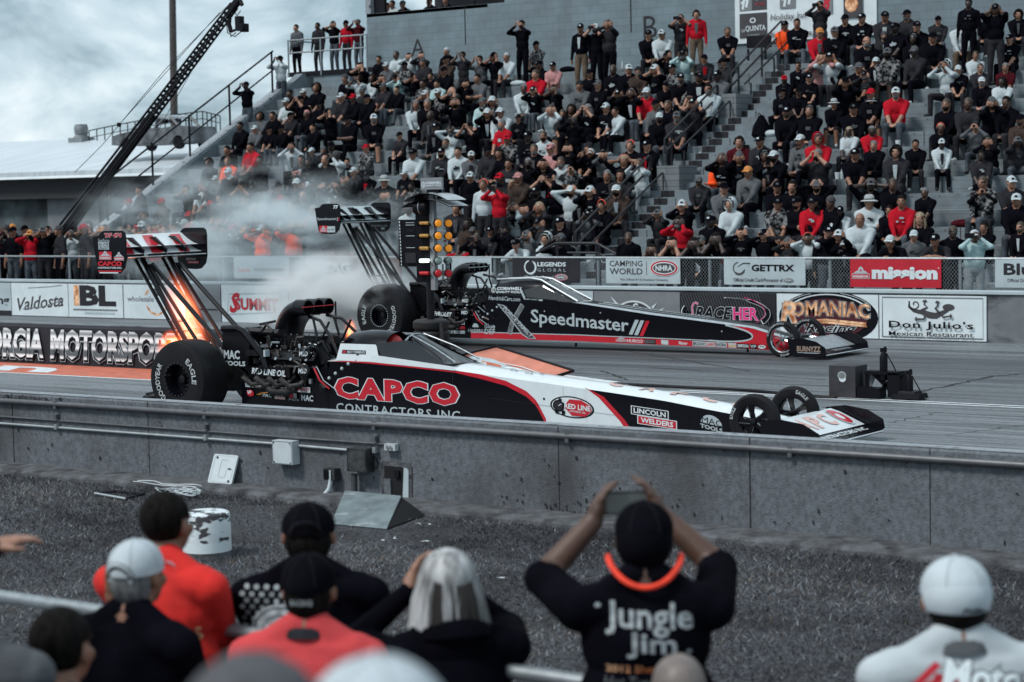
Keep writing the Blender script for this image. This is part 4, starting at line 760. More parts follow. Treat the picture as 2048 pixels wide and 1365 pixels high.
def dragster(name, label, O, far):
    root = empty(name, O); tag(root, label, 'dragster', 'dragsters')
    B = lambda mb, n, par=root, **k: mb.build(n, par, **k)
    if far:
        xs = [-6.7, -5.7, -5.0, -4.2, -3.9, -3.4, -2.5, -1.8, -1.2, -.67, -.3, .2]
        zs = [.62, .80, .80, .79, .77, .71, .60, .535, .475, .42, .32, .20]; zt = [.64, .82, .82, .81, .80, .755, .655, .59, .53, .465, .38, .25]
        wv = [.30, .31, .31, .30, .29, .28, .255, .24, .225, .21, .19, .16]; zb = [.13, .14, .14, .14, .14, .13, .12, .11, .10, .09, .08, .07]
    else:
        xs = [-5.75, -5.4, -5.0, -4.2, -3.9, -3.4, -2.6, -1.9, -1.2, -.7, -.3, .15]
        zs = [.70, .715, .71, .675, .655, .61, .545, .485, .42, .352, .30, .23]; zt = [.74, .75, .74, .72, .71, .665, .60, .545, .485, .42, .365, .29]
        wv = [.31, .31, .31, .30, .29, .275, .255, .235, .22, .205, .19, .16]; zb = [.10]*8+[.09, .08, .07, .06]
    W = lambda x: np.interp(x, xs, wv); ZS = lambda x: np.interp(x, xs, zs); ZT = lambda x: np.interp(x, xs, zt); ZB = lambda x: np.interp(x, xs, zb)
    side = lambda x, z, h: V3(x, -W(x)-h, z)
    side2 = lambda x, z, h: V3(x, W(x)+h, z)
    deck = lambda x, v, h: V3(x, v*W(x), ZS(x)+(ZT(x)-ZS(x))*(1-v*v)+h)
    X = np.linspace(xs[0], xs[-1], 60)
    # body
    m = MB(); base = GLOSSK
    for sg in (-1, 1): m.sheet([[V3(x, sg*W(x), ZB(x)) for x in X], [V3(x, sg*W(x), ZS(x)) for x in X]], base)
    m.sheet([[V3(x, -W(x), ZB(x)) for x in X], [V3(x, W(x), ZB(x)) for x in X]], CARB)
    m.sheet([[deck(x, v, 0) for x in X] for v in np.linspace(-1, 1, 13)], base if far else GLOSSW)
    x = xs[-1]; m.add([V3(x, -W(x), ZB(x)), V3(x, W(x), ZB(x)), V3(x, W(x), ZS(x)), V3(x, -W(x), ZS(x))], [(0, 1, 2, 3)], base)
    x = xs[0]; m.add([V3(x, -W(x), ZB(x)), V3(x, W(x), ZB(x)), V3(x, W(x), ZS(x)), V3(x, -W(x), ZS(x))], [(3, 2, 1, 0)], CARB)
    def strip(fn, x0, x1, lo, hi, mt, h, n=40):
        xx = np.linspace(x0, x1, n); m.sheet([[fn(a, min(lo(a), 9), h) for a in xx], [fn(a, hi(a), h) for a in xx]], mt)
    if not far:
        ax = [-5.75, -5.3, -4.5, -3.89, -3.53, -3.2, -2.93, -2.80, -2.68]; az = [.705, .705, .672, .635, .575, .51, .40, .30, .10]
        arc = lambda a: float(np.interp(a, ax, az))
        for fn in (side, side2):
            strip(fn, -5.75, -2.68, lambda a: min(arc(a), ZS(a)), lambda a: ZS(a)+.001, GLOSSW, .002, 80)
            bx = [-2.68, -2.3, -2.02, -1.85, -1.72, -1.66]; bz = [.10, .10, .10, .10, .10, .10]
            # white field between the two red arcs
            hi = lambda a: ZS(a)+.001
            lo2 = lambda a: .10 if a < -1.72 else float(np.interp(a, [-2.18, -1.95, -1.80, -1.66], [.55, .38, .25, .10]))
            strip(fn, -2.68, -2.16, lambda a: .10, hi, GLOSSW, .002)
            rx = [-2.18, -2.0, -1.86, -1.74, -1.66]; rz = [.53, .42, .29, .18, .08]
            strip(fn, -2.165, -1.66, lambda a: .09, lambda a: max(.091, float(np.interp(a, rx, rz))), GLOSSW, .002)
            strip(fn, -5.75, -2.68, lambda a: min(arc(a)-.005, ZS(a)), lambda a: min(arc(a)+(.028 if a < -4 else .035+.02*(a+4)), ZS(a)), GLOSSR, .004, 90)
            m.sheet([[fn(a, z, .004) for a, z in zip(np.array(rx), rz)], [fn(a+.06, z+.015 if i else ZS(a+.06), .004) for i, (a, z) in enumerate(zip(np.array(rx), rz))]], GLOSSR)
        f = lambda u, v, h: side(-5.66+u*1.84, .262+(v)*.275-.02*u, h)
        decal(m, f, [('t', 'CAPCO', 0, 0, 1, 1, GLOSSW, dict(b=.075, sp=1.12)), ('t', 'CAPCO', .01, .03, .99, .97, GLOSSR, dict(b=.05, sp=1.12))], h0=.005, dh=.002)
        decal(m, lambda u, v, h: side(-5.63+u*1.8, .115+v*.10-.02*u, h), [('t', 'CONTRACTORS INC', 0, 0, 1, 1, LTG, dict(b=.012, sp=1.15))], h0=.005)
        f = lambda u, v, h: side(-2.62+u*.56, .205+v*.235-.04*u, h)
        chk = [('r', .12+.075*i, .66-.18*j, .12+.075*(i+1), .84-.18*j, BLACK) for j in range(4) for i in range(3) if (i+j) % 2]
        decal(m, f, [('e', .5, .5, .5, .5, BLACK), ('e', .5, .5, .46, .44, GLOSSW)]+chk+[('p', [(.32, .5), (.45, .86), (.72, .88), (.93, .66), (.95, .42), (.8, .14), (.5, .12)], GLOSSR), ('e', .2, .5, .13, .27, BLACK), ('e', .2, .5, .10, .21, DKG), ('l', [(.2, .5), (.27, .6)], .03, GLOSSW), ('t', 'RED LINE', .34, .42, .93, .66, GLOSSW, dict(b=.03)), ('t', 'SYNTHETIC OIL', .46, .28, .82, .37, GLOSSW, dict(b=.01))], h0=.005, dh=.001, asp=2.2)
        f = lambda u, v, h: side(-1.60+u*.56, .17+v*.185-.05*u, h)
        decal(m, f, [('r', .0, .5, .82, 1, GLOSSW), ('r', .02, .54, .80, .96, BLACK), ('t', 'LINCOLN', .06, .60, .76, .90, GLOSSW, dict(b=.03)), ('r', .14, .0, 1, .50, GLOSSW), ('r', .16, .04, .98, .46, RED), ('t', 'WELDERS', .22, .10, .92, .40, GLOSSW, dict(b=.03))], h0=.005, dh=.001)
        f = lambda u, v, h: side(-.77+u*.27, .15+v*.165-.05*u, h)
        decal(m, f, [('e', .5, .42, .46, .58, LTG, 0, 0, 180), ('t', 'MAC', .08, .42, .95, .80, BLACK, dict(b=.0)), ('t', 'TOOLS', .02, .06, .98, .33, LTG, dict(b=.04))], h0=.005)
        dcl = [('t', s, u, -.62, u+.11, .55, PALEP, dict(b=.05)) for s, u in zip('CAPCO', (.0, .23, .45, .66, .86))]
        decal(m, lambda u, v, h: deck(-2.0+u*1.75, v*.72, h+.003), dcl, h0=.006)
        decal(m, lambda u, v, h: deck(-3.35+u*.7, v*.6, h+.003), [('t', s, u, a, u+.12, a+.3, INK) for s, u, a in (('H', .1, -.5), ('M', .42, -.7), ('S', .62, -.4))], h0=.006)
        for q in (-2.7, -2.74, -3.2, -1.95): decal(m, side, [('e', q+.5, .38, .014, .014, BLACK)], h0=.005)
        decal(m, side, [('l', [(-3.92, .5), (-3.92, .66)], .004, DKG), ('l', [(-2.45, .22), (-2.45, .52)], .004, LTG), ('l', [(-3.4, .36), (-1.8, .24)], .003, DKG)], h0=.0048)
    else:
        # red sill and red nose, grey outlines
        strip(side, -6.1, .2, lambda a: ZB(a), lambda a: ZB(a)+float(np.interp(a, [-6.1, -3, -.6], [.10, .095, .08])), GLOSSR, .002, 60)
        strip(side, -6.1, -1.3, lambda a: ZB(a)+.098, lambda a: ZB(a)+.112, LTG, .003, 60)
        nx = [-.95, -.80, -.70, -.66]; 
        strip(side, -1.0, .2, lambda a: ZB(a), lambda a: ZS(a), GLOSSR, .002, 30)
        P = [(-1.6+.93*math.cos(rad(t)), (.295+.135*math.sin(rad(t)))) for t in np.linspace(-80, 60, 22)]
        pp = [(a, max(ZB(a)+.1, min(z+(-.085*(a+.7)), ZS(a)-.004))) for a, z in P]
        decal(m, side, [('l', pp, .05, LTG), ('p', [(-1.7, ZB(-1.7)+.115)]+pp+[(-1.7, ZS(-1.7)-.003)], GLOSSK)], h0=.004)
        strip(deck, -4.0, .2, lambda a: -1.0, lambda a: -.72, SILVER, .004, 60); strip(deck, -1.6, .2, lambda a: -.7, lambda a: .7, GLOSSW, .004, 40); strip(deck, -3.6, -1.5, lambda a: -.45, lambda a: .3, LTG, .004, 30)
        f = lambda u, v, h: side(-4.83+u*2.27, .36+v*.31-.145*u, h)
        decal(m, f, [('t', 'Speedmaster', .0, .03, .845, .97, LTG, dict(b=.014, sp=.98)), ('r', .845, .12, .875, .93, LTG, .055), ('r', .89, .12, .92, .93, LTG, .055), ('r', .935, .10, .965, .93, GLOSSR, .055)], h0=.005)
        XG = mat('brushed_emblem', (.13, .14, .15), r=.35, m=.4, n=.6, ns=8)
        f = lambda u, v, h: side(-5.52+u*.80, .16+v*.58, h)
        decal(m, f, [('l', [(.66, .98), (.38, .45), (.30, .12)], .16, LTG), ('l', [(.66, .97), (.38, .45), (.30, .14)], .135, XG), ('p', [(.0, 1.0), (.18, .96), (.99, .0), (.78, .0), (.62, .12), (.30, .6)], LTG), ('p', [(.04, .98), (.17, .94), (.95, .02), (.80, .02), (.63, .15), (.33, .6)], INK)], h0=.005, asp=1.4)
        def ft(u, v, h): # lettering running down the long stroke of the emblem
            a = V3(.19, .90, 0)+u*V3(.70, -.84, 0)+v*V3(.085, .075, 0); return f(a[0], a[1], h)
        decal(m, ft, [('t', 'FORCE FAMILY', 0, -.55, 1, .45, LTG, dict(b=.02))], h0=.012)
        decal(m, lambda u, v, h: side(-5.56+u*.62, .80+v*.085-.03*u, h+.0), [], h0=.005)
        decal(m, lambda u, v, h: side(-6.12+u*.24, .50+v*.14, h), [('l', [(.1, .72), (.9, .72)], .2, LTG), ('r', .4, .6, .6, .88, LTG), ('t', 'CHEVROLET', .0, .2, 1, .36, LTG)], h0=.005)
        decal(m, lambda u, v, h: side(-6.16+u*.33, .215+v*.19, h), [('e', .5, .6, .2, .35, LTG, 0, 0, 180), ('t', 'BANDERO', .0, .18, 1, .42, LTG, dict(b=.01)), ('t', 'tequila', .25, .0, .75, .13, MIDG)], h0=.005)
        decal(m, lambda u, v, h: side(-5.80+u*.22, .215+v*.19, h), [('t', 'Blue', .0, .52, 1, .96, LTG, dict(b=.02)), ('t', 'DEF', .0, .0, 1, .46, LTG, dict(b=.02))], h0=.005)
        it = [('r', i*.33+.02, j*.33+.03, i*.33+.30, j*.33+.26, random.choice((LTG, LTG, RED, MIDG))) for i in range(3) for j in range(3)]
        decal(m, lambda u, v, h: side(-6.62+u*.42, .2+v*.24, h), it+[('t', s, i*.33+.05, j*.33+.08, i*.33+.27, j*.33+.21, INK) for s, i, j in (('AMALIE', 0, 2), ('NGK', 1, 2), ('PPG', 2, 2), ('Mobil', 0, 1), ('TRD', 1, 1), ('FIRE', 2, 1))], h0=.005)
        st = (('HURCO', -2.95, .30, GLOSSW), ('EZGO', -2.62, .20, MIDG), ('Moser', -2.30, .12, WHITE), ('Master', -1.98, .16, WHITE), ('BRODIX', -1.72, .22, BLACK), ('ARP', -1.47, .14, RED), ('RACEPAK', -1.30, .18, BLACK), ('Lucas', -1.08, .13, AMBER), ('SIMPSON', -.92, .19, GLOSSW), ('VP', -.70, .11, LTG))
        for s, x0, wd, mt in st:
            bg = [] if s in ('HURCO', 'Master') else [('r', -.05, -.25, 1.05, 1.25, LTG if mt not in (LTG, GLOSSW, MIDG) else BLACK)]
            decal(m, lambda u, v, h, x0=x0, wd=wd: side(x0+u*wd, ZB(x0)+.022+v*.05-.006*u, h), bg+[('t', s, 0, 0, 1, 1, mt, dict(b=.02))], h0=.005)
        decal(m, lambda u, v, h: side(-3.16+u*.2, ZB(-3.1)+.02+v*.1, h), mis(0, 0, 1, 1), h0=.005)
        decal(m, lambda u, v, h: side(-.56+u*.13, ZB(-.5)+.015+v*.06, h), [('e', .5, .5, .5, .5, WHITE), ('l', [(.2, .5), (.5, .7), (.8, .4)], .2, INK)], h0=.005)
        for x, z in ((-4.55, .63), (-3.45, .62), (-1.2, .36)): decal(m, side, [('e', x, z, .011, .011, LTG)], h0=.005)
        for x in (-4.0, -.75): m.tube([V3(x, -.2, .1), V3(x, -.2, .04)], .02, BLACK)
    B(m, 'body', smooth=35)
    # nose cone between the front wheels down to the wing
    m = MB(); zf = .0 if not far else -.02
    P = []
    for x, w_, z0, z1 in ((.1, .165, .07, .26+zf), (.35, .15, .06, .21+zf), (.6, .12, .06, .15+zf), (.75, .08, .07, .11+zf)):
        P.append([V3(x, w_*math.cos(a), (z0+z1)/2+(z1-z0)/2*math.sin(a)) for a in np.linspace(0, 2*math.pi, 15)])
    m.sheet(P, GLOSSR if far else SILVER); B(m, 'nose_cone')
    # cockpit: shroud, screen, helmet
    if not far:
        m = MB(); P = []
        for x, w_, h_ in ((-5.62, .27, .88), (-5.55, .29, 1.03), (-5.3, .30, 1.065), (-5.05, .295, 1.06), (-4.93, .28, 1.045)):
            P.append([V3(x, w_*math.cos(a)*(1 if abs(math.cos(a)) < .9 else 1.02), .70+(h_-.70)*max(0, math.sin(a))**.75) for a in np.linspace(0, math.pi, 21)])
        m.sheet(P, GLOSSK); B(m, 'roll_shroud', smooth=50)
        m = MB(); f = lambda u, v, h: V3(-5.62+.66*u+.10*v*(1-2*u)*.6, -.305-.004-h+.02*v, .715+v*.20)
        m.sheet([[f(u, v, 0) for u in np.linspace(0, 1, 8)] for v in (0, .5, 1)], GLOSSW)
        decal(m, f, [('r', .10, .42, .70, .64, DKG), ('t', 'BILLY TORRENCE', .24, .46, .68, .60, GLOSSW, dict(b=.01)), ('r', .13, .45, .2, .6, RED)], h0=.004); B(m, 'side_panel', smooth=0)
        m = MB(); P = []
        for t in np.linspace(0, 1, 8): # screen from its top hoop down to the cowl
            x = -4.62+.70*t; w_ = .17+.10*t; z1 = 1.02-.30*t; zb_ = .72
            P.append([V3(x+(-.32*(1-t))*abs(s_)**1.5*0+(-.05)*(abs(s_)), w_*s_*(1.25-.25*abs(s_)), zb_+(z1-zb_)*(1-abs(s_)**3.0)) for s_ in np.linspace(-1, 1, 17)])
        m.sheet(P, VISOR)
        for sg in (-1, 1):
            m.add([V3(-5.03, sg*.30, .93), V3(-4.94, sg*.29, .78), V3(-3.96, sg*.285, .69), V3(-4.62, sg*.20, .97)], [(0, 1, 2, 3)] if sg < 0 else [(3, 2, 1, 0)], VISOR)
            m.tube([V3(-4.64, sg*.12, 1.025), V3(-4.25, sg*.19, .89), V3(-3.93, sg*.235, .745)], .010, CHR, n=6)
            m.sheet([[V3(-5.08+1.2*t, sg*(.313-.012*t), .80-.02*t-.085*t) for t in np.linspace(0, 1, 8)], [V3(-5.08+1.2*t, sg*(.316-.012*t), .713-.06*t) for t in np.linspace(0, 1, 8)]], GLOSSW)
        m.tube([V3(-4.66, s_*.2, 1.03-.07*abs(s_)**2) for s_ in np.linspace(-1, 1, 9)], .012, CHR, n=6)
        B(m, 'windscreen', smooth=50)
        m = MB(); m.ell((-5.0, 0, .88), (.13, .12, .14), HELM); m.ell((-4.96, -.02, .89), (.115, .115, .06), BLACK); m.box((-5.05, -.07, .80), (.2, .16, .1), RED); B(m, 'helmet')
    else:
        m = MB(); P = []
        for x, w_, h_ in ((-5.72, .24, 1.02), (-5.6, .28, 1.13), (-5.2, .295, 1.17), (-4.8, .29, 1.175), (-4.66, .27, 1.15)):
            P.append([V3(x, w_*math.cos(a), .78+(h_-.78)*max(0, math.sin(a))**.6) for a in np.linspace(0, math.pi, 21)])
        m.sheet(P, GLOSSK)
        f = lambda u, v, h: V3(-5.66+.66*u, -.292-h+.02*v, .90+v*.15)
        decal(m, f, [('e', .07, .5, .07, .32, WHITE), ('e', .07, .5, .055, .25, INK), ('t', 'C', .04, .3, .10, .7, WHITE, dict(b=.04)), ('t', 'CORNWELL', .18, .5, .98, .85, WHITE, dict(b=.04, s=.3)), ('t', 'QUALITY TOOLS', .16, .12, .96, .42, WHITE, dict(b=.03, s=.3))], h0=.006); B(m, 'canopy', smooth=50)
        m = MB(); P = []
        for t in np.linspace(0, 1, 8):
            x = -4.72+.76*t; w_ = .27; z1 = 1.165-.36*t
            P.append([V3(x, w_*s_, .79+(z1-.79)*(1-abs(s_)**4)) for s_ in np.linspace(-1, 1, 17)])
        m.sheet(P, VISOR)
        for sg in (-1, 1):
            m.tube([V3(-5.62, sg*.17, 1.15), V3(-4.9, sg*.18, 1.175), V3(-4.7, sg*.175, 1.15), V3(-3.93, sg*.22, .80)], .016, SILVER, n=7)
            m.add([V3(-4.98, sg*.292, .98), V3(-4.9, sg*.297, .82), V3(-3.98, sg*.285, .785), V3(-4.66, sg*.255, 1.06)], [(0, 1, 2, 3)] if sg < 0 else [(3, 2, 1, 0)], VISOR)
            m.tube([V3(-5.03, sg*.3, .98), V3(-4.95, sg*.305, .83)], .02, LTG, n=6)
        B(m, 'windscreen', smooth=50)
        m = MB(); m.ell((-4.95, 0, .98), (.13, .12, .13), MIDG); B(m, 'helmet')
        m = MB(); f = lambda u, v, h: V3(-5.70+.66*u, -.312-h, .80+v*.10-.02*u)
        m.sheet([[f(-.05, -.1, .0), f(2.2, -.3, .0)], [f(-.05, 1.1, .0), f(2.1, .6, 0)]], GLOSSK)
        decal(m, f, [('t', 'HendrickCars.com', 0, .05, 1, .8, LTG, dict(b=.01, s=.2)), ('t', 'JOSH HART', 1.12, .35, 1.55, .62, LTG, dict(b=.02)), ('r', 1.58, .35, 1.7, .6, LTG)], h0=.004); B(m, 'side_panel', smooth=0)
    # front wheels
    Rw = .28
    for sg in (-1, 1):
        c = V3(0, sg*.43, Rw); m = MB()
        rt = .17 if not far else .205
        m.lathe([(rt, -.045), (rt+.03, -.055), (Rw-.025, -.055), (Rw, -.03), (Rw+.004, 0), (Rw, .03), (Rw-.025, .055), (rt+.03, .055), (rt, .045)], c, (0, 1, 0), SLICK, 44)
        m.lathe([(rt+.01, -.04), (rt-.012, -.03), (rt-.012, .03), (rt+.01, .04)], c, (0, 1, 0), GLOSSK if not far else CHR, 44)
        y0 = -.058 if sg < 0 else -.058
        if not far: wheel_text(m, c, .225, .262, 175, 145 if sg < 0 else 150, 'EAGLE', TLET, c[1]+y0) if sg < 0 else wheel_text(m, c, .215, .255, 78, 40, 'EAGLE', TLET, c[1]+y0)
        else: wheel_text(m, c, .232, .262, 170, 80, 'GOODYEAR EAGLE', TLET, c[1]+y0); wheel_text(m, c, .232, .262, -60, -95, 'EAGLE', TLET, c[1]+y0)
        wh = B(m, 'front_tyre')
        m = MB()
        if not far:
            for k in range(5):
                a = rad(90+72*k+14); d_ = V3(math.cos(a), 0, math.sin(a)); q = V3(-math.sin(a), 0, math.cos(a)); yo = V3(0, -.035, 0)
                pts = [c+d_*r_+q*w_ for r_, w_ in ((.03, -.022), (.10, -.020), (.175, -.05), (.175, .05), (.10, .020), (.03, .022))]
                m.prism([p_+yo for p_ in pts], (0, .03, 0), GLOSSK); m.tube([c+yo*1.1+d_*.04+q*.021, c+yo*1.1+d_*.17+q*.028], .0035, CHR, n=5)
        else:
            for k in range(12):
                a = rad(30*k+(8 if k % 2 else 0)); d_ = V3(math.cos(a), 0, math.sin(a)); q = V3(-math.sin(a), 0, math.cos(a))
                m.tube([c+V3(0, -.03, 0)+d_*.03, c+V3(0, -.035, 0)+d_*.12+q*(.012 if k % 2 else -.012), c+V3(0, -.02, 0)+d_*.2+q*(.03 if k % 2 else -.03)], .0055, CHR, n=5)
        m.lathe([(0, -.06), (.025, -.058), (.035, -.045), (.035, .04)], c, (0, 1, 0), CHR if far else ENG, 16); B(m, 'front_rim', wh)
    m = MB(); m.tube([V3(-.02, -.43, .28), V3(.0, .43, .28)], .02, TUBEM); m.tube([V3(-.25, -.2, .2), V3(0, -.4, .28)], .014, TUBEM); m.tube([V3(-.25, .2, .2), V3(0, .4, .28)], .014, TUBEM); B(m, 'front_axle')
    # front wing
    m = MB(); zf = -.03 if far else 0
    P = [[V3(x, y, z+zf) for y in np.linspace(-.67, .72, 2)] for x, z in ((.27, .315), (.38, .285), (.52, .225), (.66, .165))]
    m.sheet(P, GLOSSW if not far else SILVER); m.sheet([[q-V3(0, 0, .012) for q in r_] for r_ in P], GLOSSK)
    P2 = [[V3(x, y, z+zf) for y in np.linspace(-.67, .74, 2)] for x, z in ((.66, .158), (.76, .12), (.85, .10))]
    m.sheet(P2, GLOSSK); m.sheet([[q-V3(0, 0, .012) for q in r_] for r_ in P2], GLOSSK); m.tube([P2[-1][0], P2[-1][1]], .008, GLOSSW)
    fw_ = lambda u, v, h: V3(.30+.33*(1-v), -.62+1.24*u, np.interp(.30+.33*(1-v), [.27, .38, .52, .66], [.315, .285, .225, .165])+zf+h)
    if not far:
        decal(m, fw_, [('t', s, .04+.19*i, .15, .04+.19*i+.15, .85, PALEP, dict(b=.04)) for i, s in enumerate('CAPC')]+[('e', .93, .5, .09, .5, GLOSSW), ('e', .93, .5, .08, .44, GLOSSR, .45)], h0=.004)
        decal(m, lambda u, v, h: V3(.69+.13*(1-v), -.60+1.2*u, .125+.03*v+h+.004), [('t', 'CONTRACTORS INC', .02, .2, .95, .8, GLOSSW, dict(b=.03))], h0=.004)
    else: decal(m, lambda u, v, h: V3(.69+.13*(1-v), -.60+1.2*u, .095+.03*v+h+.004), [('t', 'SPEEDMASTER', .3, .2, .8, .8, MIDG, dict(b=.02))], h0=.004)
    B(m, 'front_wing', smooth=30)
    for sg in (-1, 1):
        y = .75 if sg > 0 else -.70; dz = zf
        pts = [(.22, .33), (.45, .36), (.70, .31), (.85, .22), (.87, .12), (.80, .075), (.35, .06), (.25, .12)] if far else [(.20, .32), (.42, .35), (.68, .315), (.85, .225), (.87, .13), (.80, .085), (.35, .07), (.25, .12)]
        m = MB(); m.prism([V3(x, y, z+dz) for x, z in pts], (0, .012*sg, 0), GLOSSK)
        if far and sg < 0: decal(m, planar((.38, y-.013, .10), (.40, 0, 0), (0, 0, .12)), [('r', .02, .04, .98, .1, LTG), ('t', 'BURNYZZ', 0, .2, 1, .9, mat('tan_print', (.30, .22, .18), r=.5), dict(b=.03)), ('r', .3, .0, .9, .03, LTG)], h0=.003)
        B(m, 'wing_end_plate', smooth=0)
    # rear tyres
    Rr = .475 if not far else .545; zc_ = Rr-.01; ck = -7.62
    for sg in (-1, 1):
        c = V3(ck, sg*.70, zc_); m = MB(); s_ = -1
        m.lathe([(.19, -.17), (.205, -.225), (Rr*.80, -.235), (Rr*.93, -.218), (Rr*.985, -.17), (Rr, -.08), (Rr+.004, 0), (Rr, .08), (Rr*.985, .17), (Rr*.93, .218), (Rr*.80, .235), (.205, .225), (.19, .17)], c, (0, 1, 0), SLICK, 64)
        if not far: wheel_text(m, c, .27, .345, 232, 142, 'GOODYEAR', TLET, c[1]-.238); wheel_text(m, c, .27, .345, 52, -8, 'EAGLE', TLET, c[1]-.238)
        else: wheel_text(m, c, .31, .39, 205, 150, 'EAGLE', TLET, c[1]-.238); wheel_text(m, c, .31, .39, 30, -60, 'GOODYEAR', TLET, c[1]-.238); wheel_text(m, c, .44, .47, 105, 92, 'o', TLET, c[1]-.225)
        ty = B(m, 'rear_tyre')
        m = MB(); m.lathe([(.215, -.226), (.20, -.23), (.185, -.20), (.15, -.08), (.0, -.07)], c, (0, 1, 0), GLOSSK, 36); m.lathe([(.19, .2), (.15, .1), (0, .1)], c, (0, 1, 0), GLOSSK, 30)
        for k in range(22 if not far else 30): a = 2*math.pi*k/(22 if not far else 30); m.box(c+V3(.192*math.cos(a), -.226, .192*math.sin(a)), (.012, .012, .012) if not far else (.014, .01, .014), STEELB if not far else LTG)
        m.lathe([(.06, -.09), (.05, -.14), (.0, -.15)], c, (0, 1, 0), ENG, 14); B(m, 'rear_rim', ty)
    m = MB(); m.tube([V3(ck, -.5, zc_), V3(ck, .5, zc_)], .07, ENG); m.box((ck, 0, zc_), (.4, .3, .4), ENG); B(m, 'rear_axle')
    # lower side panel beside the engine with decals
    m = MB(); z0, z1 = (.13, .44) if not far else (.13, .50)
    if not far:
        m.prism([V3(-7.05, -.40, z0), V3(-5.75, -.312, z0), V3(-5.75, -.312, .70), V3(-5.98, -.33, .46), V3(-7.05, -.40, .44)], (0, .02, 0), GLOSSK)
        m.prism([V3(-7.05, .40, z0), V3(-5.75, .312, z0), V3(-5.75, .312, .70), V3(-5.98, .33, .46), V3(-7.05, .40, .44)], (0, -.02, 0), GLOSSK)
        f = lambda u, v, h: V3(-6.98+u*.98, -.402-h+.066*u, .235+v*.20-.028*u)
        its = []
        for s, u, v, wd, bg, fg in (('GOODSON', .0, .62, .13, LTG, INK), ('JESEL', .15, .60, .15, INK, WHITE), ('BULLET', .33, .60, .19, MIDG, INK), ('XRP', .55, .58, .20, MIDG, BLACK), ('ARP', .79, .56, .21, LTG, RED)):
            its += [('r', u, v, u+wd, v+.32, bg), ('t', s, u+.012, v+.06, u+wd-.012, v+.27, fg, dict(b=.02, s=.15))]
        its += [('e', .08, .27, .055, .2, RED), ('t', 'VP', .03, .2, .10, .42, WHITE, dict(b=.03)), ('l', [(.2, .2), (.28, .35), (.42, .42)], .06, AMBER), ('t', 'PAC', .27, .10, .42, .32, LTG, dict(b=.03, s=.2)), ('t', 'CNC', .47, .24, .58, .44, LTG, dict(b=.02)), ('r', .46, .04, .62, .2, PALEP), ('r', .69, .16, .74, .46, RED), ('r', .75, .16, .80, .46, MIDG), ('t', 'PDS', .68, .02, .83, .12, LTG), ('t', 'MAC', .87, .06, 1.05, .42, LTG, dict(b=.03))]
        decal(m, f, its, h0=.004, dh=.0008)
    else:
        m.prism([V3(-7.2, -.42, z0), V3(-6.68, -.335, z0), V3(-6.68, -.335, .55), V3(-7.2, -.42, .5)], (0, .02, 0), GLOSSK)
        m.prism([V3(-7.2, .42, z0), V3(-6.68, .335, z0), V3(-6.68, .335, .55), V3(-7.2, .42, .5)], (0, -.02, 0), GLOSSK)
    B(m, 'side_skirt', smooth=0)
    # engine
    zo = 0 if not far else .0; m = MB(); ec = -6.35 if not far else -6.45
    m.box((ec, 0, .42), (1.1, .34, .38), ENG); m.box((ec, 0, .20), (1.1, .5, .14), ENG)
    for sg in (-1, 1):
        Rm = Matrix.Rotation(sg*rad(38), 3, 'X'); Rn = np.array(Rm)
        m.box((ec, sg*.24, .62), (.95, .20, .16), ENG, R=Rn); m.box((ec, sg*.31, .70), (.92, .16, .10), CARB, R=Rn)
        for k in range(4): x = ec-.36+.24*k; m.tube([V3(x, sg*.36, .69), V3(x, sg*.42, .72)], .02, CHR, n=7); m.tube([V3(x, sg*.15, .82), V3(x, sg*.3, .86), V3(x, sg*.37, .74)], .012, ENG, n=5)
    B(m, 'engine_block', smooth=30)
    m = MB(); m.box((ec-.02, 0, .87), (.80, .34, .14), ENG); m.box((ec-.02, 0, .955), (.84, .30, .05), CARB)
    for k in range(14): m.box((ec-.4+.06*k, -.172, .87), (.016, .02, .13), ENG)
    for k in range(9): m.tube([V3(ec-.38+.095*k, -.155, .98), V3(ec-.38+.095*k, -.155, 1.0)], .010, CHR, n=6)
    m.lathe([(.12, 0), (.13, .05), (.11, .08), (.0, .08)], V3(ec+.40, 0, .87), (1, 0, 0), ENG, 18); m.lathe([(.10, 0), (.10, .10)], V3(ec+.5, 0, .60), (1, 0, 0), ENG, 18, cap=True); m.box((ec+.56, 0, .73), (.06, .19, .34), CARB)
    B(m, 'supercharger', smooth=30)
    m = MB(); P = []; sz = 1. if not far else 1.06; x0i = -6.62
    pth = [(-.13, .955, .15, .17), (-.12, 1.02, .145, .18), (-.095, 1.09, .135, .19), (-.06, 1.155, .125, .205), (-.01, 1.215, .115, .225), (.055, 1.265, .105, .25), (.13, 1.30, .098, .275), (.22, 1.318, .095, .285)]
    for i, (dx, cz, hh, hw) in enumerate(pth):
        a_, b2 = pth[max(0, i-1)], pth[min(len(pth)-1, i+1)]; tx, tz = b2[0]-a_[0], b2[1]-a_[1]; n_ = math.hypot(tx, tz); tx, tz = tx/n_, tz/n_; cz = .965+(cz-.965)*sz
        P.append([V3(x0i+.13+dx-tz*hh*math.sin(b_), hw*np.sign(math.cos(b_))*abs(math.cos(b_))**.5, cz+tx*hh*math.sin(b_)) for b_ in np.linspace(0, 2*math.pi, 25)])
    m.sheet(P, CARB)
    nh_ = 3 if not far else 4; xe = P[-1][0][0]-.02; ze = .965+.353*sz
    for k in range(nh_):
        y = (k-(nh_-1)/2)*(.19 if nh_ == 3 else .145); r_ = .098 if nh_ == 3 else .078
        m.lathe([(r_, -.17), (r_, .0), (r_-.012, .008), (r_-.018, -.01), (r_-.02, -.14), (0, -.14)], V3(xe+.16, y, ze), (1, 0, 0), CARB, 20)
        if far: m.box((xe+.11, y, ze+.028), (.01, .05, .05), LTG); m.box((xe+.11, y, ze-.035), (.01, .05, .045), LTG)
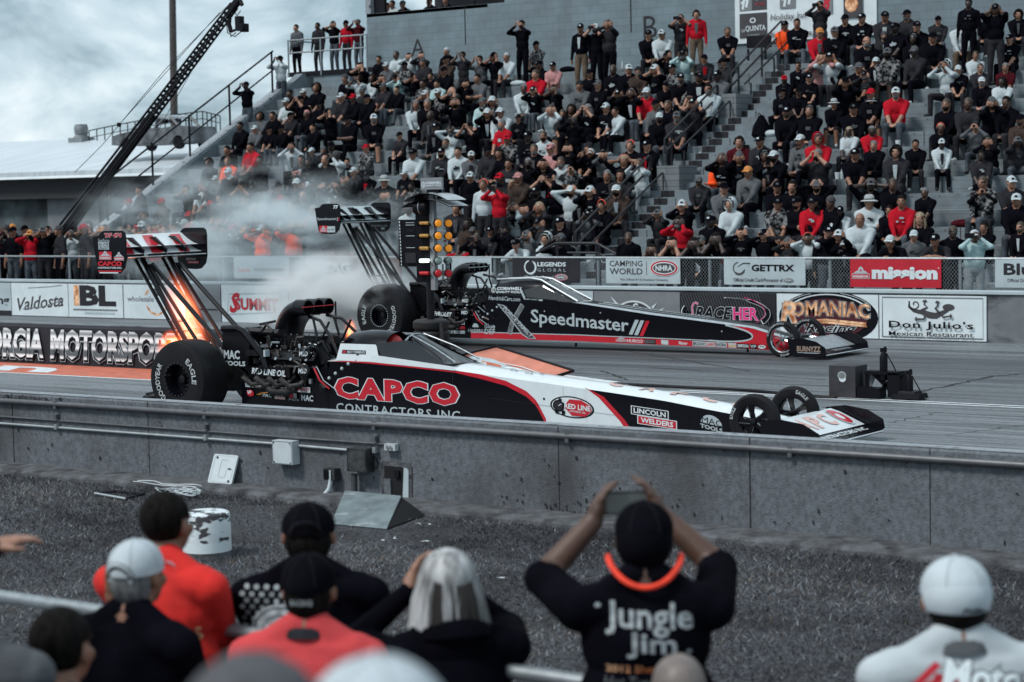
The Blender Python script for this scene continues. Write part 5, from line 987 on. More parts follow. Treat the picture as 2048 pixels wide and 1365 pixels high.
    m.tube([V3(xe+.165, -.30, ze+.01), V3(xe+.165, .30, ze+.01)], .007, RED if not far else CHR, n=5); m.tube([V3(xe+.17, .30, ze+.05), V3(xe+.17, .30, ze-.22)], .012, TUBEM, n=6)
    m.tube([V3(x0i-.12, -.1, 1.14), V3(x0i-.34, -.14, 1.10)], .018, CARB, n=6)
    B(m, 'injector_scoop', smooth=50)
    # clutter: lines, magnetos, linkages
    m = MB(); r2 = random.Random(5 if far else 3)
    for k in range(46):
        a = V3(ec+r2.uniform(-.6, .62), -r2.uniform(.22, .40), r2.uniform(.42, .92)); b = a+V3(r2.uniform(-.25, .25), r2.uniform(-.06, .06), r2.uniform(-.22, .16)); c = a+(b-a)*.5+V3(0, -.04, .05)
        m.tube([a, c, b], r2.uniform(.006, .017), r2.choice((ENG, ENG, CARB, TUBEM, CHR, STEELB)), n=5)
    for k in range(40): m.box(V3(ec+r2.uniform(-.6, .65), -r2.uniform(.25, .40), r2.uniform(.36, .90)), (r2.uniform(.02, .09), r2.uniform(.02, .05), r2.uniform(.02, .07)), r2.choice((ENG, ENG, CARB, ENG, STEELB, MIDG)), rz=r2.uniform(0, 1))
    for k in range(16): q = V3(ec+r2.uniform(-.6, .65), -r2.uniform(.36, .42), r2.uniform(.34, .95)); m.ell(q, (.012, .012, .012), CHR, nu=6, nv=4)
    for x, z in ((ec+.32, .79), (ec+.30, .585)):
        m.lathe([(.085, 0), (.085, .05), (.07, .06), (.0, .06)], V3(x, -.36, z), (.2, -1, .05), CARB, 18)
        decal(m, planar((x-.055, -.428, z-.03), (.12, .02, 0), (0, 0, .06)), [('t', 'MSD', 0, 0, 1, 1, WHITE, dict(b=.02, s=.2))], h0=.006)
    f = planar((ec-.52, -.425, .515), (.58, 0, -.02), (0, 0, .095)); m.box((ec-.23, -.40, .555), (.66, .04, .12), CARB)
    decal(m, f, [('t', 'RED LINE OIL' if not far else 'CHEVROLET', .03, .1, .97, .9, WHITE, dict(b=.03, s=.25))], h0=.004)
    m.tube([V3(ec+.45, -.38, .62), V3(ec+.55, -.40, .48), V3(ec+.66, -.36, .38)], .012, RED, n=6); m.tube([V3(ec+.48, -.37, .64), V3(ec+.60, -.39, .48), V3(ec+.74, -.35, .38)], .006, LTG, n=5)
    for k in range(4): x = ec+.62+.1*k; m.tube([V3(x, -.3, .46+.05*k), V3(x+.12, -.3, .64+.03*k)], .012, ENG, n=5); m.ell((x, -.31, .50+.06*k), (.022, .022, .022), LTG, nu=7, nv=5)
    B(m, 'fuel_lines')
    # roll hoop struts over the engine
    m = MB()
    for sg in (-1, 1): m.tube([V3(xe+.14, sg*.16, 1.21), V3(xe+.35, sg*.2, 1.17), V3(-5.78, sg*.24, 1.02), V3(-5.62, sg*.27, .80)], .020, TUBEM, n=7); m.tube([V3(-6.02, sg*.2, .72), V3(-6.0, sg*.2, 1.0), V3(-6.06, sg*.19, 1.2)], .016, TUBEM, n=6); m.tube([V3(-5.95, sg*.2, .9), V3(-5.80, sg*.2, 1.16)], .014, TUBEM, n=6)
    m.lathe([(.13, 0), (.14, .02), (.14, .06), (.12, .08)], V3(-5.88, -.30, .78), (0, 1, 0), ENG, 18, cap=True); m.tube([V3(-5.9, -.3, .9), V3(-5.82, -.3, .93), V3(-5.75, -.28, .8)], .03, CARB, n=7)
    B(m, 'roll_cage')
    # headers
    for sg in (-1, 1):
        for k in range(4): x = ec-.32+.2*k; m = MB(); m.tube([V3(x, sg*.3, .50), V3(x-.03, sg*.42, .42), V3(x-.12, sg*.50, .40), V3(x-.22, sg*.55, .50)], [.032, .032, .034, .036], STEELB, n=9, cap=False); B(m, 'exhaust_header')
    m = MB(); m.tube([V3(ec-.35, -.43, .44), V3(ec-.15, -.47, .33), V3(ec+.1, -.47, .33), V3(ec+.22, -.45, .38)], .045, RUB, n=10); B(m, 'hose')
    # tanks behind the engine
    m = MB(); m.prism([V3(-7.33, -.42, .62), V3(-6.92, -.42, .58), V3(-6.86, -.42, 1.0), V3(-6.95, -.42, 1.075), V3(-7.32, -.42, 1.06)], (0, .30, 0), CARB)
    m.tube([V3(-7.3, -.43, 1.06), V3(-7.05, -.44, 1.07), V3(-6.94, -.44, 1.03), V3(-6.66, -.44, .76), V3(-6.62, -.43, .60)], .042, CARB, n=9); m.tube([V3(-7.0, -.35, 1.04), V3(-6.5, -.3, 1.02)], .04, ENG, n=8); m.tube([V3(-6.75, -.35, 1.02), V3(-6.66, -.35, 1.12), V3(-6.56, -.35, 1.03)], .018, ENG, n=6)
    m.box((-6.75, -.42, .78), (.32, .07, .07), ENG); m.box((-6.6, -.43, .78), (.03, .08, .08), LTG)
    decal(m, planar((-7.31, -.424, .60), (.36, 0, 0), (0, 0, .2)), [('t', 'MAC', .02, .45, .75, 1, LTG, dict(b=.04)), ('t', 'TOOLS', .0, .05, 1, .35, LTG, dict(b=.04))] if not far else [], h0=.003)
    B(m, 'oil_tank', smooth=30)
    # rear wing
    dz = 0 if not far else .23
    m = MB(); zw = 1.93+dz
    P = [[V3(x, y, z+zw) for y in (-.69, .70)] for x, z in ((-9.12, .0), (-9.0, .028), (-8.8, .022), (-8.64, -.0))]; m.sheet(P, GLOSSK); P = [[V3(x, y, z+zw) for y in (-.69, .70)] for x, z in ((-9.12, .0), (-9.0, -.035), (-8.8, -.03), (-8.64, -.0))]; m.sheet(P[::-1], CARB); m.tube([V3(-8.63, -.69, zw), V3(-8.63, .70, zw)], .009, CHR, n=6)
    for ww, z0, a in ((.15, .035, .22), (.20, .125, .36)):
        c1 = GLOSSW if not far else LTG
        P = [[V3(-8.70-.06*(z0 > .1)-ww*t*1.5, y, zw+z0+a*.42*t**1.5) for y in np.linspace(-.69, .70, 9)] for t in np.linspace(0, 1, 6)]; m.sheet(P, c1)
        for j in range(0, 8, 3):
            P = [[V3(-8.70-.06*(z0 > .1)-ww*t*1.5, -.69+1.39*(j+q+t)/8.5, zw+z0+a*.42*t**1.5+.006) for q in (.1, 1.2)] for t in np.linspace(.05, .9, 6)]; m.sheet(P, GLOSSR if not far else BLACK)
    for y in (-.35, .05, .4): m.prism([V3(-8.72, y, zw+.0), V3(-8.70, y, zw+.09), V3(-8.9, y, zw+.24), V3(-9.05, y, zw+.24), V3(-9.0, y, zw+.0)], (0, .03, 0), GLOSSK)
    B(m, 'rear_wing', smooth=40)
    for sg in (-1, 1):
        pts = [(-9.21, 2.19), (-9.10, 2.205), (-9.05, 2.25), (-9.0, 2.265), (-8.68, 2.265), (-8.64, 2.24), (-8.625, 2.18), (-8.63, 1.90), (-8.66, 1.80), (-8.74, 1.735), (-8.82, 1.725), (-9.06, 1.735), (-9.13, 1.78), (-9.16, 1.9)]
        y = -.71 if sg < 0 else .72; m = MB(); m.prism([V3(x, y-.01, z+dz) for x, z in pts], (0, .02, 0), GLOSSK)
        f = planar((-9.2, y-.011, 1.725+dz), (.575, 0, 0), (0, 0, .54))
        if sg < 0 and not far:
            decal(m, f, [('t', 'T/F 474', .36, .84, .90, .95, WHITE, dict(b=.07, s=.15)), ('t', 'T/F 474', .365, .845, .895, .945, GLOSSR, dict(b=.04, s=.15)), ('t', 'SteelSeries', .17, .74, .52, .82, LTG), ('r', .17, .57, .50, .74, LTG), ('t', 'ALL STAR', .18, .66, .49, .73, BLACK, dict(b=.02)), ('t', 'CALLOUT', .18, .58, .49, .65, BLACK, dict(b=.02)), ('r', .19, .33, .58, .52, GLOSSR)]+mis(.20, .34, .36, .20)+mis(.66, .32, .30, .20)+[('t', 'CAPCO', .15, .185, .90, .30, GLOSSR, dict(b=.06)), ('t', 'CONTRACTORS INC.', .15, .125, .90, .17, WHITE, dict(b=.015)), ('r', .16, .055, .88, .085, GLOSSR), ('r', .20, .02, .78, .045, WHITE)], h0=.003, dh=.0007)
        elif sg < 0: decal(m, f, [('t', '77', .74, .83, .95, .95, WHITE, dict(b=.05, s=.2)), ('t', 'Speedmaster', .08, .44, .86, .55, LTG, dict(b=.012)), ('r', .87, .43, .90, .55, LTG, .02), ('r', .93, .43, .96, .55, GLOSSR, .02), ('r', .16, .06, .48, .28, GLOSSR), ('r', .48, .06, .80, .26, LTG), ('t', 'ALL STAR', .5, .12, .78, .18, BLACK, dict(b=.02))]+mis(.2, .08, .26, .2), h0=.003, dh=.0007)
        elif not far: decal(m, f, [('r', .40, .21, .80, .26, BLACK), ('t', 'LINCOLN', .36, .22, .66, .275, WHITE, dict(b=.02)), ('r', .40, .14, .76, .20, RED), ('t', 'WELDERS', .43, .15, .73, .19, WHITE, dict(b=.01))], h0=.003)
        else: decal(m, f, [('t', 'HendrickCars.com', .22, .18, .85, .26, LTG, dict(s=.2)), ('r', .62, .08, .75, .15, LTG)], h0=.003)
        B(m, 'wing_end_plate', smooth=0)
    # wing struts
    for y in (-.24, .24):
        for a, b, r_ in ((( -8.96, 1.90+dz), (-8.05, .62), .022), ((-8.84, 1.91+dz), (-7.95, .62), .034), ((-8.72, 1.82+dz), (-7.72, .62), .024), ((-8.66, 1.83+dz), (-7.02, .44), .030)):
            m = MB(); m.tube([V3(a[0], y, a[1]), V3(b[0], y*(.95 if b[0] < -7.5 else 1.1), b[1])], r_, TUBEM, n=9)
            if b[0] > -7.1 and y < 0:
                d_ = V3(b[0]-a[0], 0, b[1]-a[1]); L_ = np.linalg.norm(d_); d_ /= L_; n_ = V3(-d_[2], 0, d_[0])*-1; st_ = V3(a[0], y-r_-.006, a[1])+d_*L_*.60
                decal(m, planar(st_-n_*.018*-1, d_*.36, -n_*.03, V3(0, -1, 0)), [('t', 'GOODYEAR' if not far else 'Speedmaster', 0, 0, 1, 1, WHITE, dict(b=.02))], h0=.002)
            B(m, 'wing_strut')
    m = MB()
    for x, z in ((-8.42, 1.12), (-8.32, 1.0)): m.tube([V3(x, -.25, z+dz*.3), V3(x+.0, .25, z+dz*.3)], .009, CHR, n=5); m.tube([V3(x, -.24, z+dz*.3), V3(x+.3, -.24, z+dz*.3)], .007, CHR, n=5)
    B(m, 'strut_brace')
    # wheelie bar
    m = MB()
    for y in (-.12, .12): m.tube([V3(-7.7, y, .40), V3(-9.0, y*.7, .16)], .018, TUBEM); m.tube([V3(-7.7, y, .25), V3(-9.0, y*.7, .12)], .016, TUBEM)
    m.lathe([(.06, -.08), (.06, .08)], V3(-9.03, 0, .08), (0, 1, 0), RUB, 16, cap=True); B(m, 'wheelie_bar')
    return root
dragster('dragster', 'black and white dragster with red CAPCO lettering, nearest, flames at its engine', (-9.77, 18.43, 0), False)
dragster('dragster', 'black and red Speedmaster dragster spinning a smoking tyre in the far lane', (-14.63, 28.32, 0), True)

# ---------------------------------------------------------------- smoke and flame volumes
def vol(name, label, cat, c, r, dens, col, ns=2.2, lo=.40, hi=.70, em=None, ems=0, rz=0, tilt=0, kind='stuff', det=4, base=0.):
    bpyM = D.materials.new(name+'_vapour'); bpyM.use_nodes = True; t = bpyM.node_tree; t.nodes.clear()
    o_ = t.nodes.new('ShaderNodeOutputMaterial'); pv = t.nodes.new('ShaderNodeVolumePrincipled'); tc = t.nodes.new('ShaderNodeTexCoord')
    ln = t.nodes.new('ShaderNodeVectorMath'); ln.operation = 'LENGTH'; fo = t.nodes.new('ShaderNodeMapRange'); fo.interpolation_type = 'SMOOTHSTEP'
    fo.inputs[1].default_value = 1; fo.inputs[2].default_value = .25; nz = t.nodes.new('ShaderNodeTexNoise'); nz.inputs['Scale'].default_value = ns; nz.inputs['Detail'].default_value = det
    nm = t.nodes.new('ShaderNodeMapRange'); nm.inputs[1].default_value = lo; nm.inputs[2].default_value = hi; nm.inputs[3].default_value = base
    m1 = t.nodes.new('ShaderNodeMath'); m1.operation = 'MULTIPLY'; m2 = t.nodes.new('ShaderNodeMath'); m2.operation = 'MULTIPLY'; m2.inputs[1].default_value = dens
    t.links.new(tc.outputs['Object'], ln.inputs[0]); t.links.new(ln.outputs['Value'], fo.inputs[0]); t.links.new(tc.outputs['Object'], nz.inputs['Vector']); t.links.new(nz.outputs['Fac'], nm.inputs[0])
    t.links.new(fo.outputs[0], m1.inputs[0]); t.links.new(nm.outputs[0], m1.inputs[1]); t.links.new(m1.outputs[0], m2.inputs[0])
    pv.inputs['Color'].default_value = col+(1,); pv.inputs['Anisotropy'].default_value = .1
    if em is None: t.links.new(m2.outputs[0], pv.inputs['Density'])
    else:
        pv.inputs['Density'].default_value = 0; m3 = t.nodes.new('ShaderNodeMath'); m3.operation = 'MULTIPLY'; m3.inputs[1].default_value = ems
        t.links.new(m1.outputs[0], m3.inputs[0]); t.links.new(m3.outputs[0], pv.inputs['Emission Strength'])
        rp = t.nodes.new('ShaderNodeValToRGB'); e = rp.color_ramp.elements; e[0].color = (1, .10, .008, 1); e[1].color = em+(1,); e[1].position = .75; t.links.new(m1.outputs[0], rp.inputs[0]); t.links.new(rp.outputs[0], pv.inputs['Emission Color'])
        t.links.new(m2.outputs[0], pv.inputs['Density'])
    t.links.new(pv.outputs[0], o_.inputs['Volume'])
    mb = MB(); mb.ell((0, 0, 0), (1, 1, 1), bpyM, nu=20, nv=12); o = mb.build(name, smooth=180, loc=(0, 0, 0)); o.location = tuple(c); o.scale = tuple(r); o.rotation_euler = (0, tilt, rz)
    return tag(o, label, cat, kind=kind)
SMK = (.95, .97, .98)
vol('smoke', 'white tyre smoke boiling behind the far dragster', 'smoke', (-24.1, 28.6, .70), (2.0, 1.5, 1.05), 9.0, SMK, ns=2.6, lo=.42, hi=.60, det=7)
vol('smoke', 'thin grey smoke drifting in front of the crowd by the SCAG banner', 'smoke', (-29.0, 31.2, 2.0), (5.4, 2.2, 1.75), 1.9, (.84, .92, .95), ns=3.0, lo=.50, hi=.68, det=8)
vol('smoke', 'small puff of smoke above the far dragster rear tyre', 'smoke', (-22.6, 27.5, 1.0), (.85, .55, .5), 3.5, SMK, ns=2.6, lo=.42, hi=.68)
vol('flame', 'orange header flame licking up the wing struts of the near dragster', 'flame', (-18.0, 18.35, 1.12), (.19, .26, .72), .4, (1, .5, .2), ns=1.8, lo=.25, hi=.6, em=(1, .40, .20), ems=10, tilt=rad(-24), kind=None)
vol('flame', 'low orange flame behind the near dragster rear tyre', 'flame', (-18.1, 18.2, .78), (.28, .2, .26), .4, (1, .5, .2), ns=2.2, lo=.3, hi=.62, em=(1, .25, .05), ems=20, kind=None)
vol('flame', 'small orange flame beyond the near dragster injector', 'flame', (-15.85, 18.95, .98), (.08, .10, .20), .4, (1, .5, .2), ns=1.6, lo=.3, hi=.6, em=(1, .35, .10), ems=20, kind=None)
# ---------------------------------------------------------------- people
CLOTH = {'k': mat('black_cloth', (.0035, .0035, .006), r=.9, b=.5, bs=13, n=.3, ns=6), 'g': mat('charcoal_cloth', (.022, .022, .026), r=.9, b=.5, bs=13, n=.25, ns=6), 'm': mat('grey_cloth', (.085, .092, .10), r=.9, b=.5, bs=13, n=.2, ns=6),
         'w': mat('white_cloth', (.40, .455, .48), r=.9, b=.5, bs=13, n=.14, ns=5), 'r': mat('red_cloth', (.36, .010, .020), r=.9, b=.5, bs=13, n=.2, ns=5), 'o': mat('orange_cloth', (.80, .085, .022), r=.9, b=.5, bs=13, n=.12, ns=5),
         'n': mat('brown_cloth', (.042, .030, .026), r=.9, b=.5, bs=13, n=.3, ns=6), 'c': mat('camouflage_cloth', (.014, .013, .015), r=.9, b=.5, bs=13, n=.1, ns=16, c2=(.15, .155, .16), ramp=(.46, .56), det=2), 'p': mat('pink_cloth', (.40, .20, .20), r=.9, b=.5, bs=13, n=.2),
         't': mat('pale_teal_cloth', (.33, .46, .47), r=.9, b=.5, bs=13, n=.12), 'y': mat('plaid_cloth', (.03, .028, .03), r=.9, b=.5, bs=13, n=.1, ns=26, c2=(.22, .22, .23), ramp=(.48, .54), det=0), 'u': mat('maroon_cloth', (.05, .006, .010), r=.9, b=.5, bs=13, n=.3),
         'j': mat('denim', (.060, .070, .084), r=.9, n=.35, ns=5), 'h': mat('khaki_cloth', (.115, .085, .062), r=.9, b=.5, bs=13, n=.2), 'P': mat('light_trousers', (.23, .265, .285), r=.9, n=.15), 's': mat('dark_shorts', (.018, .018, .021), r=.9, n=.2)}
for _m in CLOTH.values():
    _p = _m.node_tree.nodes['Principled BSDF']; _p.inputs['Specular IOR Level'].default_value = .03
SKIN = [mat('skin_light', (.30, .155, .105), r=.55, n=.12, ns=14), mat('skin_tan', (.21, .10, .063), r=.55, n=.12, ns=14), mat('skin_brown', (.075, .036, .024), r=.5, n=.15, ns=14), mat('skin_dark', (.032, .017, .013), r=.5, n=.15, ns=14)]
HAIRM = {'d': mat('dark_hair', (.007, .006, .0055), r=.8, b=.8, bs=70, spec=.08, n=.6, ns=40, st=(1, 1, .2)), 'g': mat('grey_hair', (.13, .135, .14), r=.8, b=.8, bs=70, spec=.1, n=.5, ns=40, st=(1, 1, .2)), 'l': mat('blonde_hair', (.20, .15, .10), r=.6, n=.4, ns=40, st=(1, 1, .2)), 'n': mat('brown_hair', (.04, .025, .017), r=.6, n=.4, ns=40)}
SHOE = [mat('white_trainer', (.42, .46, .48), r=.7), mat('dark_shoe', (.010, .010, .012), r=.7)]
LENS = mat('sunglass_lens', (.003, .003, .004), r=.15)
HATM = {'K': CLOTH['k'], 'W': CLOTH['w'], 'G': CLOTH['m'], 'R': CLOTH['r'], 'O': mat('tan_orange_cap', (.50, .20, .05), r=.9), 'P': CLOTH['p'], 'N': mat('knit_grey', (.045, .046, .052), r=1, n=.4, ns=40), 'B': mat('pale_hat', (.34, .37, .38), r=.9, n=.15), 'M': mat('muff_black', (.008, .008, .010), r=.4), 'E': mat('muff_orange', (.75, .06, .02), r=.5)}
for q_ in (1, 2, 3): pass

def rx(p, t): return V3(p[0], p[1]*math.cos(t)-p[2]*math.sin(t), p[1]*math.sin(t)+p[2]*math.cos(t))
def ik(S, Hd, l1, l2, hint):
    d = Hd-S; L_ = np.linalg.norm(d)+1e-9; dn = d/L_
    if L_ > (l1+l2)*.995: Hd = S+dn*(l1+l2)*.995; L_ = (l1+l2)*.995
    a = (l1*l1-l2*l2+L_*L_)/(2*L_); h = math.sqrt(max(0, l1*l1-a*a)); hp = np.array(hint, float); hp = hp-dn*np.dot(hp, dn); hp /= np.linalg.norm(hp)+1e-9
    return S+dn*a+hp*h, Hd
def hand(pr, wst, d, nrm, sd, r=.0095, curl=.5, lab=0, spread=.0205):
    """palm, four bent fingers of unequal length and a thumb from the side of the palm"""
    d = d/np.linalg.norm(d); nrm = nrm-d*np.dot(nrm, d); nrm /= np.linalg.norm(nrm)+1e-9; s_ = np.cross(d, nrm)*sd
    pr.append(('c', wst, wst+d*.045, .026, .030, lab)); pr.append(('c', wst+d*.03-s_*.018, wst+d*.082-s_*.018, .019, .017, lab)); pr.append(('c', wst+d*.03+s_*.018, wst+d*.082+s_*.018, .019, .017, lab))
    for k, l in enumerate((.066, .076, .070, .054)):
        b = wst+d*.088+s_*(spread*(1.5-k)); d1 = d*math.cos(curl*.6)+nrm*math.sin(curl*.6); d2 = d*math.cos(curl*1.6)+nrm*math.sin(curl*1.6); m_ = b+d1*l*.55
        pr.append(('c', b-d*.01, m_, r*1.05, r, lab)); pr.append(('c', m_, m_+d2*l*.5, r, r*.82, lab))
    b = wst+d*.028+s_*.03; d1 = d*.55+s_*.8+nrm*.25; d1 /= np.linalg.norm(d1); m_ = b+d1*.035; d2 = d*.9+s_*.25+nrm*.35; d2 /= np.linalg.norm(d2)
    pr.append(('c', b-d1*.01, m_, r*1.35, r*1.15, lab)); pr.append(('c', m_, m_+d2*.032, r*1.15, r*.9, lab))
def head(pr, c, fine=False):
    A = lambda o, r, l=0: pr.append(('e', c+V3(*o), V3(*r), l))
    A((0, .012, .03), (.076, .095, .092)); A((0, -.035, -.03), (.062, .065, .085)); A((0, -.062, -.082), (.036, .034, .030)); A((0, -.098, -.012), (.013, .024, .026)); A((0, -.105, -.025), (.017, .014, .012))
    for sg in (-1, 1): A((sg*.079, .012, -.012), (.012, .022, .034)); A((sg*.042, -.068, -.025), (.026, .022, .024)); A((sg*.03, -.083, .024), (.028, .014, .012))
    A((0, -.088, -.056), (.026, .014, .011))
def body_prims(pose, wide=.14, ext=False, fat=1., sl=1., bend=None):
    pr = []; seat = pose in 'abcdew'
    lean = dict(a=.10, b=.26, c=.2, d=.04, e=.6, w=.06, S=.02, T=.06, U=.02, L=.95, P=1.10, H=.03)[pose] if bend is None else bend
    hip = V3(0, 0, .105) if seat else V3(0, .02, .93)
    if pose in 'LP': hip = V3(0, .50, .90)
    # legs
    for sg in (-1, 1):
        h = hip+V3(sg*.09, 0, -.01)
        if seat:
            kn = V3(sg*wide, -.43, .10+.02); an = V3(sg*(wide+.01), -.44+(-.12 if ext and sg > 0 else 0), -.28); toe = an+V3(sg*.03, -.16, -.025)
        else:
            kn = h+V3(sg*.02, -.04 if pose not in 'LP' else -.06, -.43); an = V3(h[0]+sg*.03, h[1]+.0, .07); toe = an+V3(sg*.035, -.16, -.025)
        pr += [('c', h, kn, .098*fat, .070, 2), ('c', kn, an, .066, .052, 4), ('c', an+V3(0, .03, -.02), toe, .045, .038, 3), ('c', kn-V3(0, 0, .0), kn+(an-kn)*.25, .062, .058, 4 if seat else 2)]
    up = lambda x, y, z: hip+rx((x, y, z), lean)
    E_ = lambda o, r, l: pr.append(('e', up(*o), V3(*r), l, lean))
    E_((0, .01, .02), (.175*fat, .135*fat, .12), 2); E_((0, -.005, .17), (.185*fat, .148*fat, .19), 1); E_((0, .0, .36), (.198, .142, .19), 1); E_((0, .03, .40), (.17, .10, .13), 1)
    pr.append(('c', up(-.155, .02, .475), up(.155, .02, .475), .080, .080, 1)); pr.append(('c', up(-.06, .02, .53), up(.06, .02, .53), .06, .06, 1))
    nk = up(0, .015, .54); hc = nk+V3(0, -.04-.03*lean, .150)
    for sg in (-1, 1): pr.append(('c', up(sg*.15, .02, .485), up(sg*.035, .028, .575), .058, .050, 1))
    pr.append(('c', nk, hc+V3(0, .01, -.06), .064, .058, 0)); head(pr, hc)
    hands = []
    for sg in (-1, 1):
        S = up(sg*.195, .02, .465)
        if pose == 'a': H_, hint, dv, nv = up(sg*.055, -.36, .06), (sg*.8, .2, -.6), (-sg*.5, -.8, -.2), (0, 0, -1)
        elif pose == 'b': H_, hint, dv, nv = hc+V3(sg*.105, -.02, -.07), (sg*.42, -1, -.35), (-sg*.05, .15, 1), (-sg, .2, 0)
        elif pose == 'T': H_, hint, dv, nv = hc+V3(sg*.11, -.01, -.06), (sg*.62, -1, -.3), (-sg*.05, .1, 1), (-sg, .2, 0)
        elif pose == 'P': H_, hint, dv, nv = hc+V3(sg*.10, -.03, -.08), (sg*.3, -1, -.6), (-sg*.05, .1, 1), (-sg, .2, 0)
        elif pose in 'cU': H_, hint, dv, nv = hc+V3(sg*.085, -.17, -.045), (sg*.62, -1, -.3), (-sg*.4, -.3, 1), (-sg, .3, 0)
        elif pose == 'H': H_, hint, dv, nv = hc+V3(sg*.12, -.33, .06), (sg*1.1, -.1, -.5), (-sg*.15, -.3, 1), (-sg, -.1, 0)
        elif pose == 'd': H_, hint, dv, nv = up(-sg*.10, -.20-.02*sg, .245), (sg*.9, .1, -.6), (-sg, -.1, .1), (0, 1, 0)
        elif pose == 'e': H_, hint, dv, nv = V3(sg*.04, -.50, .13), (sg*.9, .0, -.5), (-sg*.4, -.8, -.3), (0, 0, -1)
        elif pose == 'w': H_, hint, dv, nv = hc+V3(sg*.115, .0, .0), (sg*1, -.35, -.1), (-sg*.3, .2, 1), (-sg, .1, 0)
        elif pose == 'L': H_, hint, dv, nv = V3(sg*.05, -.14, 1.10), (sg*1, .1, -.4), (-sg*.8, -.5, -.1), (0, 0, -1)
        else: H_, hint, dv, nv = up(sg*.26, -.06, -.07), (sg*.4, .7, 0), (0, -.15, -1), (-sg, 0, 0)
        el, H_ = ik(S, H_, .285, .255, hint); dv = np.array(dv, float); nv = np.array(nv, float)
        pr += [('c', S, el, .072*sl, .060*sl, 1), ('c', el, H_, .052, .036, 5)]; hand(pr, H_, dv, nv, sg, r=.0125); hands.append(H_)
    return pr, hc, up(0, -.132, .36), lean, hands

def make_body(name, pr, vox, sm=3, slots=6):
    mb = MB(); dm = None
    for q in pr:
        if q[0] == 'c':
            a, b, r0, r1 = np.array(q[1]), np.array(q[2]), q[3], q[4]; mb.tube([a, b], [r0, r1], dm, n=12); mb.ell(a, (r0,)*3, dm, nu=12, nv=8); mb.ell(b, (r1,)*3, dm, nu=12, nv=8)
        else:
            k = len(mb.v); mb.ell((0, 0, 0), q[2], dm, nu=18, nv=12); t = q[4] if len(q) > 4 else 0
            for i in range(k, len(mb.v)): mb.v[i] = tuple(np.array(q[1])+rx(mb.v[i], t))
    me = D.meshes.new('t'); me.from_pydata(mb.v, [], mb.f); ob = D.objects.new('t', me); COL.objects.link(ob)
    md_ = ob.modifiers.new('r', 'REMESH'); md_.mode = 'VOXEL'; md_.voxel_size = vox; s_ = ob.modifiers.new('s', 'SMOOTH'); s_.factor = .5; s_.iterations = sm
    dg = bpy.context.evaluated_depsgraph_get(); out = D.meshes.new_from_object(ob.evaluated_get(dg)); D.objects.remove(ob); D.meshes.remove(me)
    out.name = name; n = len(out.polygons); C = np.empty(n*3); out.polygons.foreach_get('center', C); C = C.reshape(n, 3); best = np.full(n, 1e9); lab = np.zeros(n, np.int32)
    for q in pr:
        if q[0] == 'c':
            a, b = np.array(q[1]), np.array(q[2]); ab = b-a; t = np.clip(((C-a)@ab)/(ab@ab+1e-12), 0, 1); d = np.linalg.norm(C-a-t[:, None]*ab, axis=1)-(q[3]+(q[4]-q[3])*t)
        else:
            t = -(q[4] if len(q) > 4 else 0); p = C-np.array(q[1]); p = np.stack([p[:, 0], p[:, 1]*math.cos(t)-p[:, 2]*math.sin(t), p[:, 1]*math.sin(t)+p[:, 2]*math.cos(t)], 1); d = (np.linalg.norm(p/np.array(q[2]), axis=1)-1)*min(q[2])
        k = d < best; best[k] = d[k]; lab[k] = q[3] if q[0] == 'e' else q[5]
    out.materials.clear()
    for i in range(slots): out.materials.append(SKIN[0])
    out.polygons.foreach_set('material_index', lab); out.shade_smooth(); return out

# headgear and hair, in head coordinates (face towards -y)
def gear_mesh(name, fn, slots=1):
    mb = MB(); mk = [mat('gear_slot_%d' % i, (.1, .1, .1)) for i in range(slots)]; fn(mb, mk); o = mb.build(name, loc=(0, 0, 0), smooth=50); me = o.data; D.objects.remove(o); return me
def g_cap(mb, m, nu=16, nv=10):
    mb.ell((0, .010, .030), (.088, .107, .098), m[0], nu=nu, nv=nv, keep=lambda q: q[2] > -.08)
    P = []
    for t in np.linspace(0, 1, 5): P.append([V3(.078*s_*(1-.18*t*t), -.075-.082*t*math.sqrt(max(0, 1-.55*s_*s_)), .030-.028*t+.012*(1-s_*s_)) for s_ in np.linspace(-1, 1, 9)])
    mb.sheet(P, m[0]); mb.sheet([[q-V3(0, 0, .006) for q in r_] for r_ in P[::-1]], m[0])
    mb.add([V3(x, -.094+.25*abs(x)-(.010 if z < .06 else -.006), z) for x, z in ((-.026, .05), (.026, .05), (.022, .085), (-.022, .085))], [(0, 1, 2, 3)], m[1]); mb.ell((0, .01, .127), (.008, .008, .006), m[0], nu=6, nv=4)
def g_hair(mb, m): mb.ell((0, .016, .032), (.084, .100, .100), m[0], nu=16, nv=10, keep=lambda q: q[2] > .28 or (q[1] > .25 and q[2] > -.62) or (abs(q[0]) > .72 and q[2] > -.05))
def g_long(mb, m):
    mb.ell((0, .022, .025), (.098, .105, .108), m[0], nu=18, nv=10, keep=lambda q: q[2] > .25 or q[1] > -.1)
    for a in np.linspace(-.35, math.pi+.35, 17): x, y = math.cos(a), math.sin(a); mb.tube([V3(.086*x, .03+.085*y, .02), V3(.10*x, .035+.095*y, -.10), V3(.108*x, .04+.085*y, -.20), V3(.098*x, .035+.08*y, -.26-.02*math.sin(5*a))], [.022, .024, .021, .007], m[0], n=6)
def g_beanie(mb, m): mb.ell((0, .012, .026), (.091, .108, .118), m[0], nu=16, nv=10, keep=lambda q: q[2] > .05); mb.lathe([(.094, -.004), (.098, .016), (.094, .034)], (0, .012, .026), (0, 0, 1), m[0], 16)
def g_hood(mb, m):
    mb.ell((0, .035, .012), (.118, .130, .150), m[0], nu=18, nv=12, keep=lambda q: q[1] > -.42)
    mb.lathe([(.098, 0), (.112, .012), (.106, .03)], (0, -.045, .0), (0, -.95, -.1), m[0], 18)
